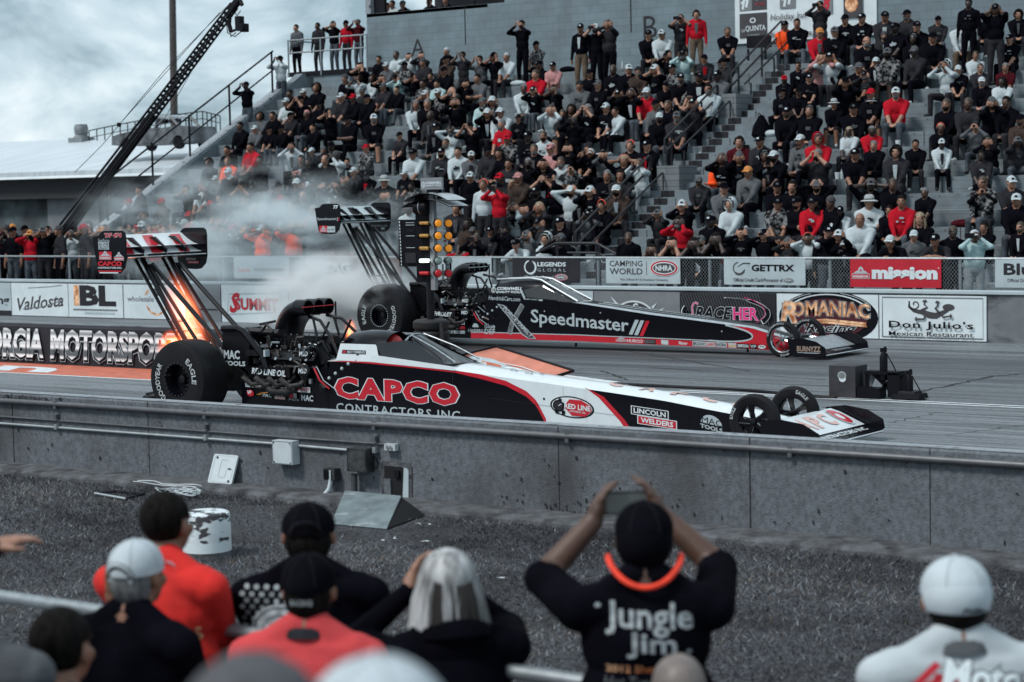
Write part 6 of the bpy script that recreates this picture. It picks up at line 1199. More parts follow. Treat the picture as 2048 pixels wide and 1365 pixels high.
def g_bucket(mb, m): mb.lathe([(0, .135), (.055, .13), (.082, .10), (.092, .035), (.155, .012), (.158, .006), (.09, .026)], (0, .01, .01), (0, 0, 1), m[0], 20); mb.lathe([(.094, .034), (.0925, .055)], (0, .01, .01), (0, 0, 1), m[1], 20)
def g_muff(mb, m):
    mb.tube([V3(.094*math.cos(a), .01, .02+.115*math.sin(a)) for a in np.linspace(0, math.pi, 11)], .011, m[1], n=6)
    for sg in (-1, 1): mb.ell((sg*.096, .01, -.008), (.026, .038, .046), m[0], nu=10, nv=8)
def g_glass(mb, m):
    P = [[V3(.071*math.sin(a), .008-.108*math.cos(a)*(1-.06*abs(math.sin(a))), z) for a in np.linspace(-1.25, 1.25, 11)] for z in (-.002, .012, .030)]; mb.sheet(P, m[0])
    for sg in (-1, 1): mb.tube([V3(sg*.068, -.03, .018), V3(sg*.082, .02, .014)], .004, m[0], n=4)
def g_eyes(mb, m):
    for sg in (-1, 1): mb.ell((sg*.031, -.0885, .010), (.013, .006, .006), m[0], nu=8, nv=5); mb.ell((sg*.032, -.0935, .030), (.020, .006, .0045), m[0], nu=8, nv=5)
    mb.ell((0, -.100, -.058), (.022, .006, .004), m[1], nu=8, nv=5)
def g_beard(mb, m): mb.ell((0, -.038, -.062), (.062, .066, .062), m[0], nu=14, nv=9, keep=lambda q: q[1] < .35 and q[2] < .35); mb.ell((0, -.092, -.048), (.028, .016, .009), m[0], nu=8, nv=5)
GEAR = {n: gear_mesh(n, f, s) for n, f, s in (('cap', g_cap, 2), ('hair', g_hair, 1), ('long_hair', g_long, 1), ('beanie', g_beanie, 1), ('hood', g_hood, 1), ('brimmed_hat', g_bucket, 2), ('ear_muffs', g_muff, 2), ('sunglasses', g_glass, 1), ('eyes', g_eyes, 2), ('beard', g_beard, 1))}
def print_mesh(seed):
    r = random.Random(seed); mb = MB(); m0 = mat('gear_slot_0', (.1, .1, .1))
    for k in range(r.randint(3, 8)): x, z, w_, h_ = r.uniform(-.07, .07), r.uniform(-.05, .05), r.uniform(.015, .06), r.uniform(.008, .02); mb.add([V3(x-w_, -.012+.3*x*x, z-h_), V3(x+w_, -.012, z-h_), V3(x+w_*.8, -.014, z+h_), V3(x-w_*.9, -.012, z+h_)], [(0, 1, 2, 3)], m0)
    if seed >= 6: mb = MB(); w_ = .03+.008*(seed-6); mb.add([V3(-w_*.5, -.018, -.17), V3(w_*.5, -.018, -.17), V3(w_, -.016, .0), V3(w_*1.1, -.004, .105), V3(-w_*1.1, -.004, .105), V3(-w_, -.016, .0)], [(0, 1, 2, 3, 4, 5)], m0)
    o = mb.build('shirt_print', loc=(0, 0, 0), smooth=0); me = o.data; D.objects.remove(o); return me
PRINTS = [print_mesh(i) for i in range(9)]
EYEM, LIPM = mat('eye_brow_brown', (.012, .008, .007), r=.5), mat('lip_tone', (.16, .05, .04), r=.5)  # dark brown of eyes and brows, reddish lips
_bodies = {}
def get_body(pose, var):
    k = (pose, var)
    if k not in _bodies:
        pr, hc, ch, ln, hd = body_prims(pose, *((.13, False, 1.), (.20, True, 1.12), (.10, False, .95))[var]); _bodies[k] = (make_body('person_%s' % pose, pr, .019), hc, ch, ln, hd)
    return _bodies[k]
def put(mesh, name, parent, loc, mats, rot=(0, 0, 0), sc=1):
    o = D.objects.new(name, mesh); COL.objects.link(o); o.parent = parent; o.location = tuple(loc); o.rotation_euler = rot; o.scale = (sc,)*3
    for i, m_ in enumerate(mats): o.material_slots[i].link = 'OBJECT'; o.material_slots[i].material = m_
    return o
def dress(root, hc, ch, lean, shirt, hat, r, head_tilt=0):
    rot = (head_tilt, 0, r.uniform(-.25, .25)); hm = HAIRM[r.choice('dddng')]; W2 = CLOTH['w']; hasmuff = hat in 'ME'
    G = lambda n, mats: put(GEAR[n], n, root, hc, mats, rot)
    if hat in 'KWGRPO': G('cap', [HATM[hat], r.choice((W2, HATM[hat], CLOTH['m'])) if hat == 'K' else r.choice((CLOTH['k'], HATM[hat]))]); G('hair', [hm]) if r.random() < .4 else None
    elif hat == 'N': G('beanie', [r.choice((HATM['N'], CLOTH['g'], CLOTH['m']))])
    elif hat == 'H': G('hood', [CLOTH[shirt]]); G('hair', [hm])
    elif hat == 'B': G('brimmed_hat', [HATM['B'], CLOTH['g']])
    elif hat == 'L': G('long_hair', [HAIRM['d']])
    elif hat == 'l': G('long_hair', [r.choice((HAIRM['l'], HAIRM['g'], HAIRM['l']))])
    elif hat == 'h': G('hair', [HAIRM['g']])
    elif hat in '0M': G('hair', [HAIRM[r.choice('ddn')]])
    elif hat == 'E': G('hair', [HAIRM[r.choice('dnl')]])
    if hasmuff: G('ear_muffs', [HATM[hat], HATM['M']])
    if r.random() < (.6 if hat in 'KWGRPONBh' else .3): G('sunglasses', [LENS])
    else: G('eyes', [EYEM, LIPM])
    if hat in 'KWGbhN0' and r.random() < .28: G('beard', [HAIRM[r.choice('dggdn')]])
    if shirt in 'kgwmorn' and r.random() < .5: put(r.choice(PRINTS), 'shirt_print', root, ch, [r.choice((W2, CLOTH['m'], CLOTH['m'], CLOTH['r'] if r.random() < .3 else W2)) if shirt in 'kgrn' else CLOTH['g']], (lean, 0, 0))
CROWD = """
792,111,a,w,M 817,114,b,w,b 842,112,b,g,0 846,126,a,g,N 757,120,a,k,L 772,133,a,m,W 809,132,b,c,K 893,104,b,k,B 892,120,a,n,K 925,112,U,g,0,g 959,120,c,m,0 988,114,b,k,K,P 1013,115,a,w,B,j
888,143,b,k,K 763,158,b,k,0 792,158,b,t,K 825,155,b,k,K 846,168,a,c,h 861,153,b,k,0 874,169,a,t,b 931,169,b,k,0 955,158,d,m,b,k 766,175,a,g,G,P 793,182,a,k,L 851,190,b,k,W 876,187,c,c,W 905,184,b,k,b 979,198,b,c,W 966,205,a,t,G
828,211,b,w,l,k 853,208,a,k,h 910,204,b,k,0 970,225,b,k,W 1000,225,a,w,W 861,226,a,g,b,m 872,253,c,k,K,m 901,263,w,w,0 940,255,c,k,K 1004,246,a,r,h 798,275,c,g,K,k
1043,50,U,k,0,k 1072,91,a,y,K 1078,131,a,k,K 1070,150,a,r,0 1104,133,b,p,K,P 1108,179,b,k,0 1045,178,a,w,h,P 1064,182,b,k,K,j 1158,172,a,m,N,k 1178,148,a,k,K 1196,170,a,k,G 1225,140,a,k,0 1255,139,a,k,W 1274,144,a,n,N,j 1231,188,b,k,K 1262,186,b,k,H 1292,186,b,r,W
1098,217,b,w,0,s 1122,229,c,g,0,s 1139,219,b,k,L 1147,243,U,k,0,k 1175,219,c,k,l 1212,216,a,k,W 1231,224,c,w,0,k 1035,242,a,k,K 1055,274,a,k,K 1013,279,a,c,R 1086,273,b,w,0 1102,295,c,p,P 1066,298,a,k,0 1135,298,b,k,0 1179,297,a,k,N
1161,57,S,k,K,h 1192,57,U,k,W,k 1216,50,T,g,0,k 1294,70,c,k,K,g 1322,69,a,w,W,h 1361,38,U,g,K,g 1392,30,S,r,M,h 1337,111,b,k,K 1361,110,b,t,K 1344,138,a,c,K 1358,154,a,k,K 1310,139,b,k,W,j 1396,151,d,k,K 1405,118,c,g,K 1446,125,c,g,K 1452,64,b,k,0,g 1436,148,c,m,K 1416,179,a,w,0,k
1328,176,b,k,K 1360,175,a,c,G 1380,201,b,g,K,k 1311,210,a,m,K 1335,212,b,k,0 1315,233,a,k,W 1350,233,a,g,G,k 1294,287,a,k,K,k 1259,286,a,k,E
1015,328,a,g,0 1054,326,a,k,h 1079,329,b,k,0 1121,325,c,w,0 1163,315,c,k,0,m 1176,307,c,k,W 1199,313,b,m,M 1246,322,w,k,E 1280,328,c,w,0,P 1237,348,a,g,L 1213,347,c,k,h,r 1135,344,c,c,K 1037,354,a,n,P 1024,369,a,g,l 1083,359,c,g,0 1103,357,b,k,K 1074,378,a,k,K 1142,382,w,w,W,g 1178,376,b,k,W 1230,375,a,n,W
1160,405,a,k,K 1201,411,a,k,E 1077,416,b,g,l 1028,417,b,w,0 1049,420,b,g,0 1010,438,b,k,0 1050,436,b,k,K 1082,442,b,g,K 1120,443,b,k,K 1166,432,b,m,K 1053,472,T,m,G 1092,474,a,w,H 1121,479,c,k,G 1013,468,c,k,0 1032,489,L,w,K 1256,476,S,k,0
825,304,a,w,K,k 882,303,a,g,K 891,287,c,w,0 915,300,a,w,0,k 940,312,a,m,W 976,303,c,g,K,j 998,308,a,k,L 940,354,S,k,W 967,371,S,w,E 998,356,a,g,R 996,377,U,r,K 943,391,b,k,0,k 909,412,a,g,b,j 816,418,a,w,G 998,414,a,g,W 937,444,a,n,L,r 808,354,a,k,W 823,374,a,c,0
625,259,c,k,l,r 660,293,a,k,K 644,302,a,k,N 623,305,a,k,W 644,315,e,k,b,s 674,313,c,w,N,P 692,325,a,k,0 732,297,c,c,R,k 690,358,w,g,0 731,356,a,k,K 766,360,a,k,B 733,384,b,g,K 772,385,b,m,0 636,390,a,k,b 657,396,e,p,K 624,361,c,g,K 625,420,a,r,l
720,134,b,k,L 717,159,c,w,H 744,158,a,w,H,s 690,158,b,k,N,g 633,176,b,k,H,s 579,188,a,k,L 607,186,a,k,W 572,205,c,w,W 601,201,c,k,K 638,211,a,k,K 682,195,a,g,W 706,197,c,k,R,m 734,197,c,k,K,m 724,186,a,g,G 655,226,b,k,K 613,229,a,k,P 580,233,a,g,K,j 697,241,d,k,K,j 745,238,a,k,W,s
519,234,a,m,H 545,232,c,k,0 480,253,c,k,0,s 509,259,a,m,W 538,262,a,k,K 561,259,a,k,K 454,301,a,k,0 501,292,a,r,0 417,327,a,k,H 456,323,a,o,H 457,341,a,k,W 578,295,c,w,0,k 600,320,a,g,0 616,325,a,k,H 461,363,a,k,W 487,368,a,g,K 520,322,a,k,0 590,351,c,k,P 591,364,a,k,W 604,391,a,g,b
515,389,a,w,G 511,416,d,g,O 546,385,a,n,N 585,417,a,g,b 589,470,w,m,0 635,474,a,g,W 604,462,a,m,M 491,401,a,n,0 474,428,a,g,0 440,395,a,g,0 430,360,a,m,W 405,368,a,w,0 455,400,a,k,K 420,410,a,g,R 545,430,a,m,0 560,455,a,g,W 520,450,a,w,0 470,470,a,g,K
1595,134,a,k,0 1630,134,b,m,K 1637,115,b,p,0 1657,115,b,w,K 1671,132,a,k,M 1567,163,a,k,R 1615,161,a,k,K 1682,160,b,k,K 1729,154,b,g,K 1715,132,a,k,G 1563,189,a,k,K 1594,188,a,k,K 1573,223,a,k,K,k 1619,221,a,k,H 1666,211,a,k,B,s 1703,213,a,k,K,j 1742,188,c,k,R 1740,210,a,k,B,s
1476,280,a,u,M 1520,277,a,g,K 1602,277,a,m,W 1597,292,a,u,K 1633,274,a,r,H 1697,267,c,w,l 1740,268,a,r,h 1473,313,b,k,N 1434,336,d,o,0 1443,318,b,k,0 1496,337,a,m,O 1537,334,b,k,K 1549,313,b,k,W 1526,313,a,k,H 1635,306,c,g,h 1707,309,b,k,K 1746,296,a,k,h
1552,372,a,k,K,P 1583,373,a,k,0 1632,367,w,k,G 1552,402,a,c,K,s 1594,407,d,k,K,s 1625,401,b,r,K 1662,400,a,k,N 1632,426,a,k,K 1677,429,a,w,K 1718,432,a,w,b,k 1736,397,d,w,B 1461,410,a,w,H,j 1483,467,T,k,0 1528,470,T,k,K 1575,486,T,g,N 1615,478,T,w,E 1655,464,S,k,K 1677,471,T,k,W 1688,490,T,k,W 1739,363,w,k,G
1395,367,a,g,G,k 1445,375,a,m,K,s 1362,407,b,k,W 1359,437,b,r,0 1313,432,b,g,G 1422,437,a,k,K 1344,487,P,k,0 1388,488,P,k,0 1401,483,a,w,G 1432,479,P,k,0 1303,500,P,g,0
1751,126,a,k,W 1774,107,a,c,G,s 1830,100,a,g,G,k 1894,132,c,w,H 1914,140,a,k,W,g 1948,115,a,w,0 1957,137,a,g,0 1962,164,a,k,W 2009,138,c,u,h 2003,164,a,w,L 1790,183,a,r,W,j 1893,204,a,k,0 1935,205,a,g,0 1975,201,b,k,N 2012,200,a,k,0 1878,258,c,k,E 1949,255,c,m,K 2042,240,a,n,K 1880,293,c,w,W,k 1828,292,a,k,0 1790,300,a,g,H,g 1976,289,b,k,0 2026,289,b,g,G
1814,20,c,g,K 1937,8,S,k,0 1990,19,T,k,K 1873,44,a,g,K 1920,42,c,w,0,h 1972,36,a,k,0 2034,32,a,k,H 1791,53,a,k,K 1831,53,a,k,K 1826,74,a,k,H 1862,71,c,k,K 2018,79,a,k,K 1639,12,U,g,K,j 1637,67,a,r,O 1667,64,a,k,G 1663,83,a,g,W 1689,38,a,k,K 1722,33,a,k,K 1730,81,c,k,b 1766,76,a,g,N 1768,29,a,g,K 1568,52,a,o,K,j 1592,48,b,k,0,j 1735,103,c,g,h
1782,363,a,k,0 1801,397,a,r,0 1849,391,a,k,h 1838,429,a,k,l 1777,427,c,k,0 1966,359,a,c,0 1953,389,c,k,K 2018,359,a,g,W 2031,395,a,k,W,j 1827,472,S,m,W 1780,484,L,k,W 1870,481,L,g,K 1905,465,S,k,0 1948,472,U,t,W,P 1968,462,a,k,0 2041,461,c,k,0 1959,312,a,g,0
945,467,a,k,G 952,479,U,k,M 977,467,a,g,K
592,66,S,m,l,g 635,61,S,g,0,g 666,62,T,k,N,P 692,63,S,r,K,g 716,62,U,u,G,g 492,172,U,k,K,j 560,120,U,w,K,k
781,15,a,k,0 791,10,a,w,0 812,10,a,k,G 865,5,a,k,0 898,3,a,k,0
"""
ORD = 'first second third fourth fifth sixth seventh eighth ninth tenth eleventh twelfth thirteenth fourteenth fifteenth sixteenth seventeenth eighteenth nineteenth twentieth'.split()
def ordn(i): return ORD[i] if i < 20 else ('twenty-'+ORD[i-20] if i < 29 else ('thirtieth' if i == 29 else ('thirty-'+ORD[i-30] if i < 39 else ('fortieth' if i == 39 else 'forty-'+ORD[i-40]))))
CN = dict(k='black', g='charcoal', m='grey', w='white', r='red', o='orange', n='brown', c='camouflage', p='pink', t='pale teal', y='plaid', u='maroon')
HN = {'0': 'bare headed', 'h': 'grey haired', 'b': 'bald', 'l': 'long fair hair', 'K': 'black cap', 'W': 'white cap', 'G': 'grey cap', 'R': 'red cap', 'O': 'orange cap', 'P': 'pink cap', 'N': 'knit hat', 'B': 'brimmed hat', 'M': 'black earmuffs', 'E': 'orange earmuffs', 'L': 'long dark hair', 'H': 'hood up'}
PN = dict(a='seated', b='seated covering ears', c='seated hands at face', d='seated arms folded', e='seated leaning forward', w='seated elbows wide', S='standing', T='standing covering ears', U='standing taking pictures', L='leaning over fence', P='elbows on fence')
TN = dict(k='black trousers', g='grey trousers', j='jeans', h='khaki trousers', P='pale trousers', s='shorts', r='red trousers', m='grey trousers')
people = []
def solve_seat(x, y, dz, dy, standing):
    best = None
    for i in range(-6, 27, 2):
        Y_, z_ = tier(i); q = atY(x, y, Y_+dy); s_ = (q[2]-z_)/dz; err = abs(s_-1.0)
        if best is None or err < best[0]: best = (err, i, q, s_)
    return best
def add_person(x, y, pose, shirt, hat, pants, r):
    fence = pose in 'LP' or (pose in 'STU' and y > 455); plat = y < 140 and x < 736 and pose in 'STU'; slope = x < 600 and pose in 'STU' and not plat or (x, y) in ((492, 172), (560, 120)); box = y < 20 and x < 920
    var = r.choice((0, 0, 1, 2)); me, hc, ch, lean, hd = get_body(pose, var)
    if box: q = atY(x, y, WY+1.3); base = V3(q[0], WY+1.3+hc[1], q[2]-hc[2]); sc_ = 1; row = 'press box'
    elif slope: q = atX(x, y, XL-.1); sc_ = 1; base = V3(XL-.1, q[1]-hc[1], q[2]-hc[2]); row = 'side wall'
    elif plat: Y_ = 47.2; q = atY(x, y, Y_+hc[1]); sc_ = min(1.08, max(.9, (q[2]-6.3)/hc[2])); base = V3(q[0], Y_, 6.3); row = 'platform'
    elif fence: Y_ = 32.92 if pose in 'LP' else 33.15; q = atY(x, y, Y_+hc[1]); sc_ = min(1.12, max(.84 if pose in 'LP' else .62, (q[2]-.3)/hc[2])); base = V3(q[0], Y_+(0 if pose not in 'LP' else 0), .3); row = 'fence'
    else:
        st = pose in 'STU'; e_, i, q, sc_ = solve_seat(x, y, hc[2], (.30 if st else .24)+hc[1], st); Y_, z_ = tier(i); lim = (.6, 1.12) if hat == 'E' and st else (.88, 1.1)
        sc_ = min(lim[1], max(lim[0], sc_)); base = V3(q[0], Y_+(.30 if st else .24), z_); row = i//2+4
    if row not in ('platform', 'side wall', 'press box') and pose not in 'LP' and not (isinstance(row, str)) and SA0-.1 < base[0] < SA1+.1 and pose in 'abcdew': pass
    people.append(dict(x=x, y=y, pose=pose, shirt=shirt, hat=hat, pants=pants, base=base, sc=sc_, row=row, var=var, d=float(np.linalg.norm(base-V3(0, 0, CH)))))
rr_ = random.Random(11)
for tok in CROWD.split():
    a = tok.split(','); x, y = float(a[0]), float(a[1]); p_ = a[5] if len(a) > 5 else ''; a[2] = 'a' if a[2] == 'b' and rr_.random() < .28 or a[2] == 'c' and rr_.random() < .42 else a[2]; add_person(x, y, a[2], a[3], a[4], p_, rr_)
# keep the 287 that show largest as individuals; the hazy rest on the far left becomes one crowd
people.sort(key=lambda p: p['d']*(1.0 if p['x'] > 560 or p['y'] < 200 else 1.6))
ind, rest = people[:285], people[285:]
# unique labels: look first, then row, then neighbour, then order in the row
def base_lab(p, full=False): return 'person in %s top, %s, %s' % (CN[p['shirt']], HN[p['hat']], PN[p['pose']])+(', %s' % TN[p['pants']] if full and p['pants'] else '')
def row_txt(p):
    r = p['row']
    return {'fence': 'at rail', 'platform': 'on platform', 'side wall': 'by the sloping rail', 'press box': 'in press box'}.get(r) if isinstance(r, str) else '%s row up' % ordn(max(0, r-1))
def nb(p):
    row = sorted([q for q in ind if q['row'] == p['row']], key=lambda q: q['x']); k = row.index(p); o = []
    for j, w_ in ((k-1, 'right of'), (k+1, 'left of')):
        if 0 <= j < len(row) and abs(row[j]['x']-p['x']) < 90: o.append((w_, row[j]))
    o.sort(key=lambda t: (t[1]['shirt'] in 'kg', t[1]['shirt'] == p['shirt'])); return o
def lev5(p): n_ = nb(p); return base_lab(p)+', '+row_txt(p)+(', %s %s top' % (n_[0][0], CN[n_[0][1]['shirt']]) if n_ else '')
def lev6(p): row = sorted([q for q in ind if q['row'] == p['row']], key=lambda q: q['x']); return base_lab(p)+', '+row_txt(p)+', %s from left' % ordn(row.index(p))
for lv in (base_lab, lambda p: base_lab(p, True), lambda p: base_lab(p)+', '+row_txt(p), lambda p: base_lab(p, True)+', '+row_txt(p), lev5, lev6):
    c = {}
    for p in ind: c.setdefault(lv(p), []).append(p)
    for k, v in c.items():
        if len(v) == 1 and 'L' not in v[0] and len(k.split()) <= 16: v[0]['L'] = k
for p in ind: p.setdefault('L', lev6(p))
for p in ind:
    r = random.Random(int(p['x']*7+p['y'])); me, hc, ch, lean, hd = get_body(p['pose'], p['var'])
    o = D.objects.new('person', me); COL.objects.link(o); o.location = tuple(p['base']); s_ = p['sc']; fx = r.uniform(.95, 1.1); o.scale = (s_*fx, s_*fx, s_); o.rotation_euler = (0, 0, r.uniform(-.15, .6) if p['pose'] not in 'LP' else 0)
    sk = SKIN[r.choice((0, 0, 0, 1, 1, 1, 2, 3))]; sh = CLOTH[p['shirt']]; pt = p['pants'] or r.choice('kkgkgj'); pm = CLOTH[pt]; short = p['pose'] in 'P' or r.random() < .24
    ms = [sk, sh, pm, r.choice(SHOE), sk if pt == 's' else pm, sk if short and p['hat'] != 'H' else sh]
    for i, m_ in enumerate(ms): o.material_slots[i].link = 'OBJECT'; o.material_slots[i].material = m_
    tag(o, p['L'], 'person', 'spectators in the grandstand'); dress(o, hc, ch, lean, p['shirt'], p['hat'], r)
    p['o'] = o
    if p['pose'] == 'U':
        mb = MB(); mb.box((0, 0, 0), (.16, .02, .085), BLACK); ph_ = mb.build('phone', smooth=0, loc=(0, 0, 0)); q = p['base']+V3(0, hc[1]-.24, hc[2]+.01)*s_; ph_.location = tuple(q); tag(ph_, 'dark phone held up by '+' '.join(p['L'].split()[:12]), 'phone', 'phones held up in the crowd')
# the part of the crowd lost in haze and smoke, one mass
def crowd_mass(lst):
    V, F, MI, mats = [], [], [], []; off = 0
    def addm(me, Mx, mm):
        nonlocal off
        n = len(me.vertices); v = np.empty(n*3); me.vertices.foreach_get('co', v); v = v.reshape(n, 3)@Mx[0].T+Mx[1]; V.append(v)
        for m_ in mm:
            if m_ not in mats: mats.append(m_)
        for pl_ in me.polygons: F.append(tuple(off+i for i in pl_.vertices)); MI.append(mats.index(mm[min(pl_.material_index, len(mm)-1)]))
        off += n
    for (b, s_, pose, var, shirt, hat, a) in lst:
        me, hc, ch, lean, hd = get_body(pose, var); R_ = np.array(Matrix.Rotation(a, 3, 'Z'))*s_; r = random.Random(int(b[0]*100)); sk = SKIN[r.choice((0, 1, 1, 2))]; pm = CLOTH[r.choice('kkgj')]
        addm(me, (R_, b), [sk, CLOTH[shirt], pm, SHOE[1], pm, r.choice((sk, CLOTH[shirt]))]); g_ = {'K': 'cap', 'W': 'cap', 'O': 'cap', 'R': 'cap', '0': 'hair', 'G': 'cap', 'H': 'hood', 'N': 'beanie'}.get(hat, 'hair')
        addm(GEAR[g_], (R_, b+R_@hc), [HATM.get(hat, HAIRM['d']), CLOTH['k']])
    me = D.meshes.new('crowd'); me.from_pydata(np.concatenate(V).tolist(), [], F); me.polygons.foreach_set('material_index', MI)
    for m_ in mats: me.materials.append(m_)
    me.shade_smooth(); o = D.objects.new('crowd', me); COL.objects.link(o); return tag(o, 'dense crowd blurred by haze along the fence and lower stand, left', 'crowd', kind='stuff')
lst = [(p['base'], p['sc'], p['pose'], p['var'], p['shirt'], p['hat'], 0) for p in rest]
r = random.Random(5)
for Yc, n_ in ((33.2, 24), (33.9, 24), (34.7, 22), (35.6, 20)):
    for k in range(n_):
        x = -43.5+k*(43.5-28.2)/n_*(1.0)+r.uniform(-.2, .2)
        if x > -29.5 and Yc > 34: continue
        lst.append((V3(x, Yc+r.uniform(-.15, .15), .3 if Yc < 35 else .3), r.uniform(.92, 1.06), r.choice('SSTTU'), r.choice((0, 1, 2)), r.choice('kkkggmwcrno'), r.choice('00KKWOGRN'), r.uniform(-.5, .5)))
for k in range(40):   # lower tiers at the left end
    i = r.choice((-4, -2, 0, 2, 4, 6)); Y_, z_ = tier(i); lst.append((V3(r.uniform(-40, -31.5), Y_+.24, z_), 1, r.choice('aabc'), r.choice((0, 1, 2)), r.choice('kkggmwn'), r.choice('00KWGRN'), r.uniform(-.4, .4)))
crowd_mass(lst)
# things set down on the tiers
def small(name, label, cat, x, y, kind, group=None):
    b = None
    for i in range(-4, 28, 2):
        Y_, z_ = tier(i); q = atY(x, y, Y_+.12); e_ = abs(q[2]-z_)
        if b is None or e_ < b[0]: b = (e_, q, z_)
    q = V3(b[1][0], b[1][1], b[2]); m = MB()
    if kind == 'cup': m.lathe([(0, 0), (.045, 0), (.06, .15), (.055, .15), (.042, .02)], q, (0, 0, 1), WHITE, 14)
    elif kind == 'bottle': m.lathe([(0, 0), (.035, 0), (.036, .14), (.014, .19), (.014, .22), (0, .22)], q, (0, 0, 1), LTG, 12)
    elif kind == 'bag': m.lathe([(0, .52), (.06, .50), (.20, .25), (.24, .05), (.2, 0)], q, (0, 0, 1), CLOTH['k'], 14); m.tube([q+V3(-.05, -.1, .5), q+V3(0, -.1, .56), q+V3(.05, -.1, .5)], .012, CLOTH['k'])
    else: m.ell(q+V3(0, 0, .07), (.25, .16, .09), CLOTH[kind], nu=14, nv=8)
    tag(m.build(name), label, cat, group)
small('bucket_cup', 'large white cup on the bare tier left of the man with orange earmuffs', 'cup', 1796, 290, 'cup'); small('cup', 'white cup on a high tier beside red and white shoes, upper right', 'cup', 1962, 110, 'cup')
small('bottle', 'clear bottle beside a white cup near the man with the grey cardigan', 'bottle', 1684, 356, 'bottle'); small('cup', 'small white cup standing next to the clear bottle on the tier', 'cup', 1675, 356, 'cup')
small('backpack', 'black backpack slumped at the stair edge beside white papers', 'backpack', 1523, 270, 'bag'); small('bottle', 'clear bottle on the top ledge left of the letter B', 'bottle', 1245, 118, 'bottle'); small('bundle', 'dark clothes heaped on the top ledge below the block wall', 'clothes', 1135, 126, 'k')
small('blanket', 'red blanket spread over knees on the tier below the girl in red', 'blanket', 1262, 222, 'r'); small('bundle', 'dark red cushion on the tier near the fence, right', 'cushion', 1925, 452, 'u'); small('bundle', 'white paper heap on the tier beside the black backpack', 'papers', 1540, 268, 'w')
small('motorcycle_helmet', 'striped white and black helmet on the tier by the child in red', 'helmet', 1036, 172, 'w')
# ---------------------------------------------------------------- spectators in front of the camera, seen from behind
from mathutils.bvhtree import BVHTree
def px_at(x, y, dist):
    d = ray(x, y); return np.array([0, 0, CH])+d*dist
def fg(label, px, py, dist, pose, shirt, pants, skin, short, yaw=0., fat=1.05, over=None, bend=None, vox=.0095, sl=1.0, wide=1.06):
    """head centre at pixel ray px,py and depth dist; faces the track (+y) turned by yaw"""
    pr, hc, ch, ln, hands = body_prims(pose, .15, False, fat, sl, bend)
    if over:     # replace an arm: {side: (hand position rel. to head, hint, finger dir, palm normal)}
        keep = []
        S_ = {sg: None for sg in over}
        hip = V3(0, 0, .105) if pose in 'abcdew' else V3(0, .02, .93)
        for sg, (ho, hint, dv, nv) in over.items():
            S = hip+rx((sg*.195, .02, .465), ln); el, H_ = ik(S, hc+V3(*ho), .285, .255, hint)
            # the old arm's shapes start at this shoulder: drop them
            i0 = next(i for i, q in enumerate(pr) if q[0] == 'c' and np.allclose(q[1], S, atol=1e-6)); del pr[i0:i0+15]
            new = [('c', S, el, .074*sl, .062*sl, 1), ('c', el, H_, .050, .035, 5)]; hand(new, H_, np.array(dv, float), np.array(nv, float), sg, r=.0105); pr[i0:i0] = new; hands[0 if sg < 0 else 1] = H_
    me = make_body('person_body', pr, vox, sm=4); rz = math.pi+yaw+.58; R_ = np.array(Matrix.Rotation(rz, 3, 'Z'))
    base = px_at(px, py, dist)-R_@hc
    o = D.objects.new('person', me); COL.objects.link(o); o.location = tuple(base); o.rotation_euler = (0, 0, rz); o.scale = (wide, 1, 1); tag(o, label, 'person', 'spectators in the foreground')
    for i, m_ in enumerate([skin, shirt, pants, SHOE[1], pants, skin if short else shirt]): me.materials[i] = m_
    bvh = BVHTree.FromPolygons([v.co for v in me.vertices], [tuple(p.vertices) for p in me.polygons])
    cz = ch[2]
    def back(w_, h_, z0, x0=0.):
        def fn(u, v, h):
            x = x0+w_*(.5-u); z = cz+z0+h_*v; hit = bvh.ray_cast(Vector((x, 1.2, z)), Vector((0, -1, 0)))
            return V3(x, (hit[0][1] if hit[0] else .12)+h+.001, z)
        return fn
    return dict(o=o, hc=hc, ch=ch, hands=hands, back=back, base=base, R=R_)
def fgear(p, name, fn, mats, tilt=0, yaw=0, parent=None):
    mb = MB(); fn(mb, mats); o = mb.build(name, p['o']); o.location = tuple(p['hc']); o.rotation_euler = (tilt, 0, yaw); return o
def cap_hi(mb, m):
    g_cap(mb, m, 32, 20)
    for k in range(6): # panel seams
        a = k*math.pi/3; mb.tube([V3(.0885*math.sin(t)*math.cos(a), .010+.1075*math.sin(t)*math.sin(a), .030+.0985*math.cos(t)) for t in np.linspace(.1, 1.5, 9)], .0012, m[2], n=4)
def cap_open(mb, m): # back opening with its strap
    f = lambda u, v, h: V3(.088*math.sin((u-.5)*1.3)*1.0, .012+.1085*math.cos((u-.5)*1.3)*math.sqrt(max(.05, 1-((v*.075-.035)/.11)**2))+h, .0+v*.075)
    P = [('p', arc_pts(.5, .12, .42, .62, 0, 180, 14)+[(.08, .10), (.92, .10)][0:0], m[1]), ('r', .06, -.06, .94, .12, m[0]), ('l', arc_pts(.5, .14, .52, .80, 5, 175, 16), .035, m[2])]; decal(mb, f, P, h0=.002)
def hair_hi(mb, m): mb.ell((0, .016, .032), (.085, .102, .102), m[0], nu=32, nv=20, keep=lambda q: q[2] > .28 or (q[1] > .15 and q[2] > -.78) or (abs(q[0]) > .72 and q[2] > -.05))
def nape(mb, m): mb.ell((0, .020, -.02), (.080, .092, .09), m[0], nu=26, nv=16, keep=lambda q: q[1] > .2 and q[2] < .5)
def back_print(p, items, w_, h_, z0, x0=0., name='back_print', asp=None):
    mb = MB(); decal(mb, p['back'](w_, h_, z0, x0), items, h0=.003, dh=.0012, asp=asp or w_/h_); mb.build(name, p['o'], smooth=0)
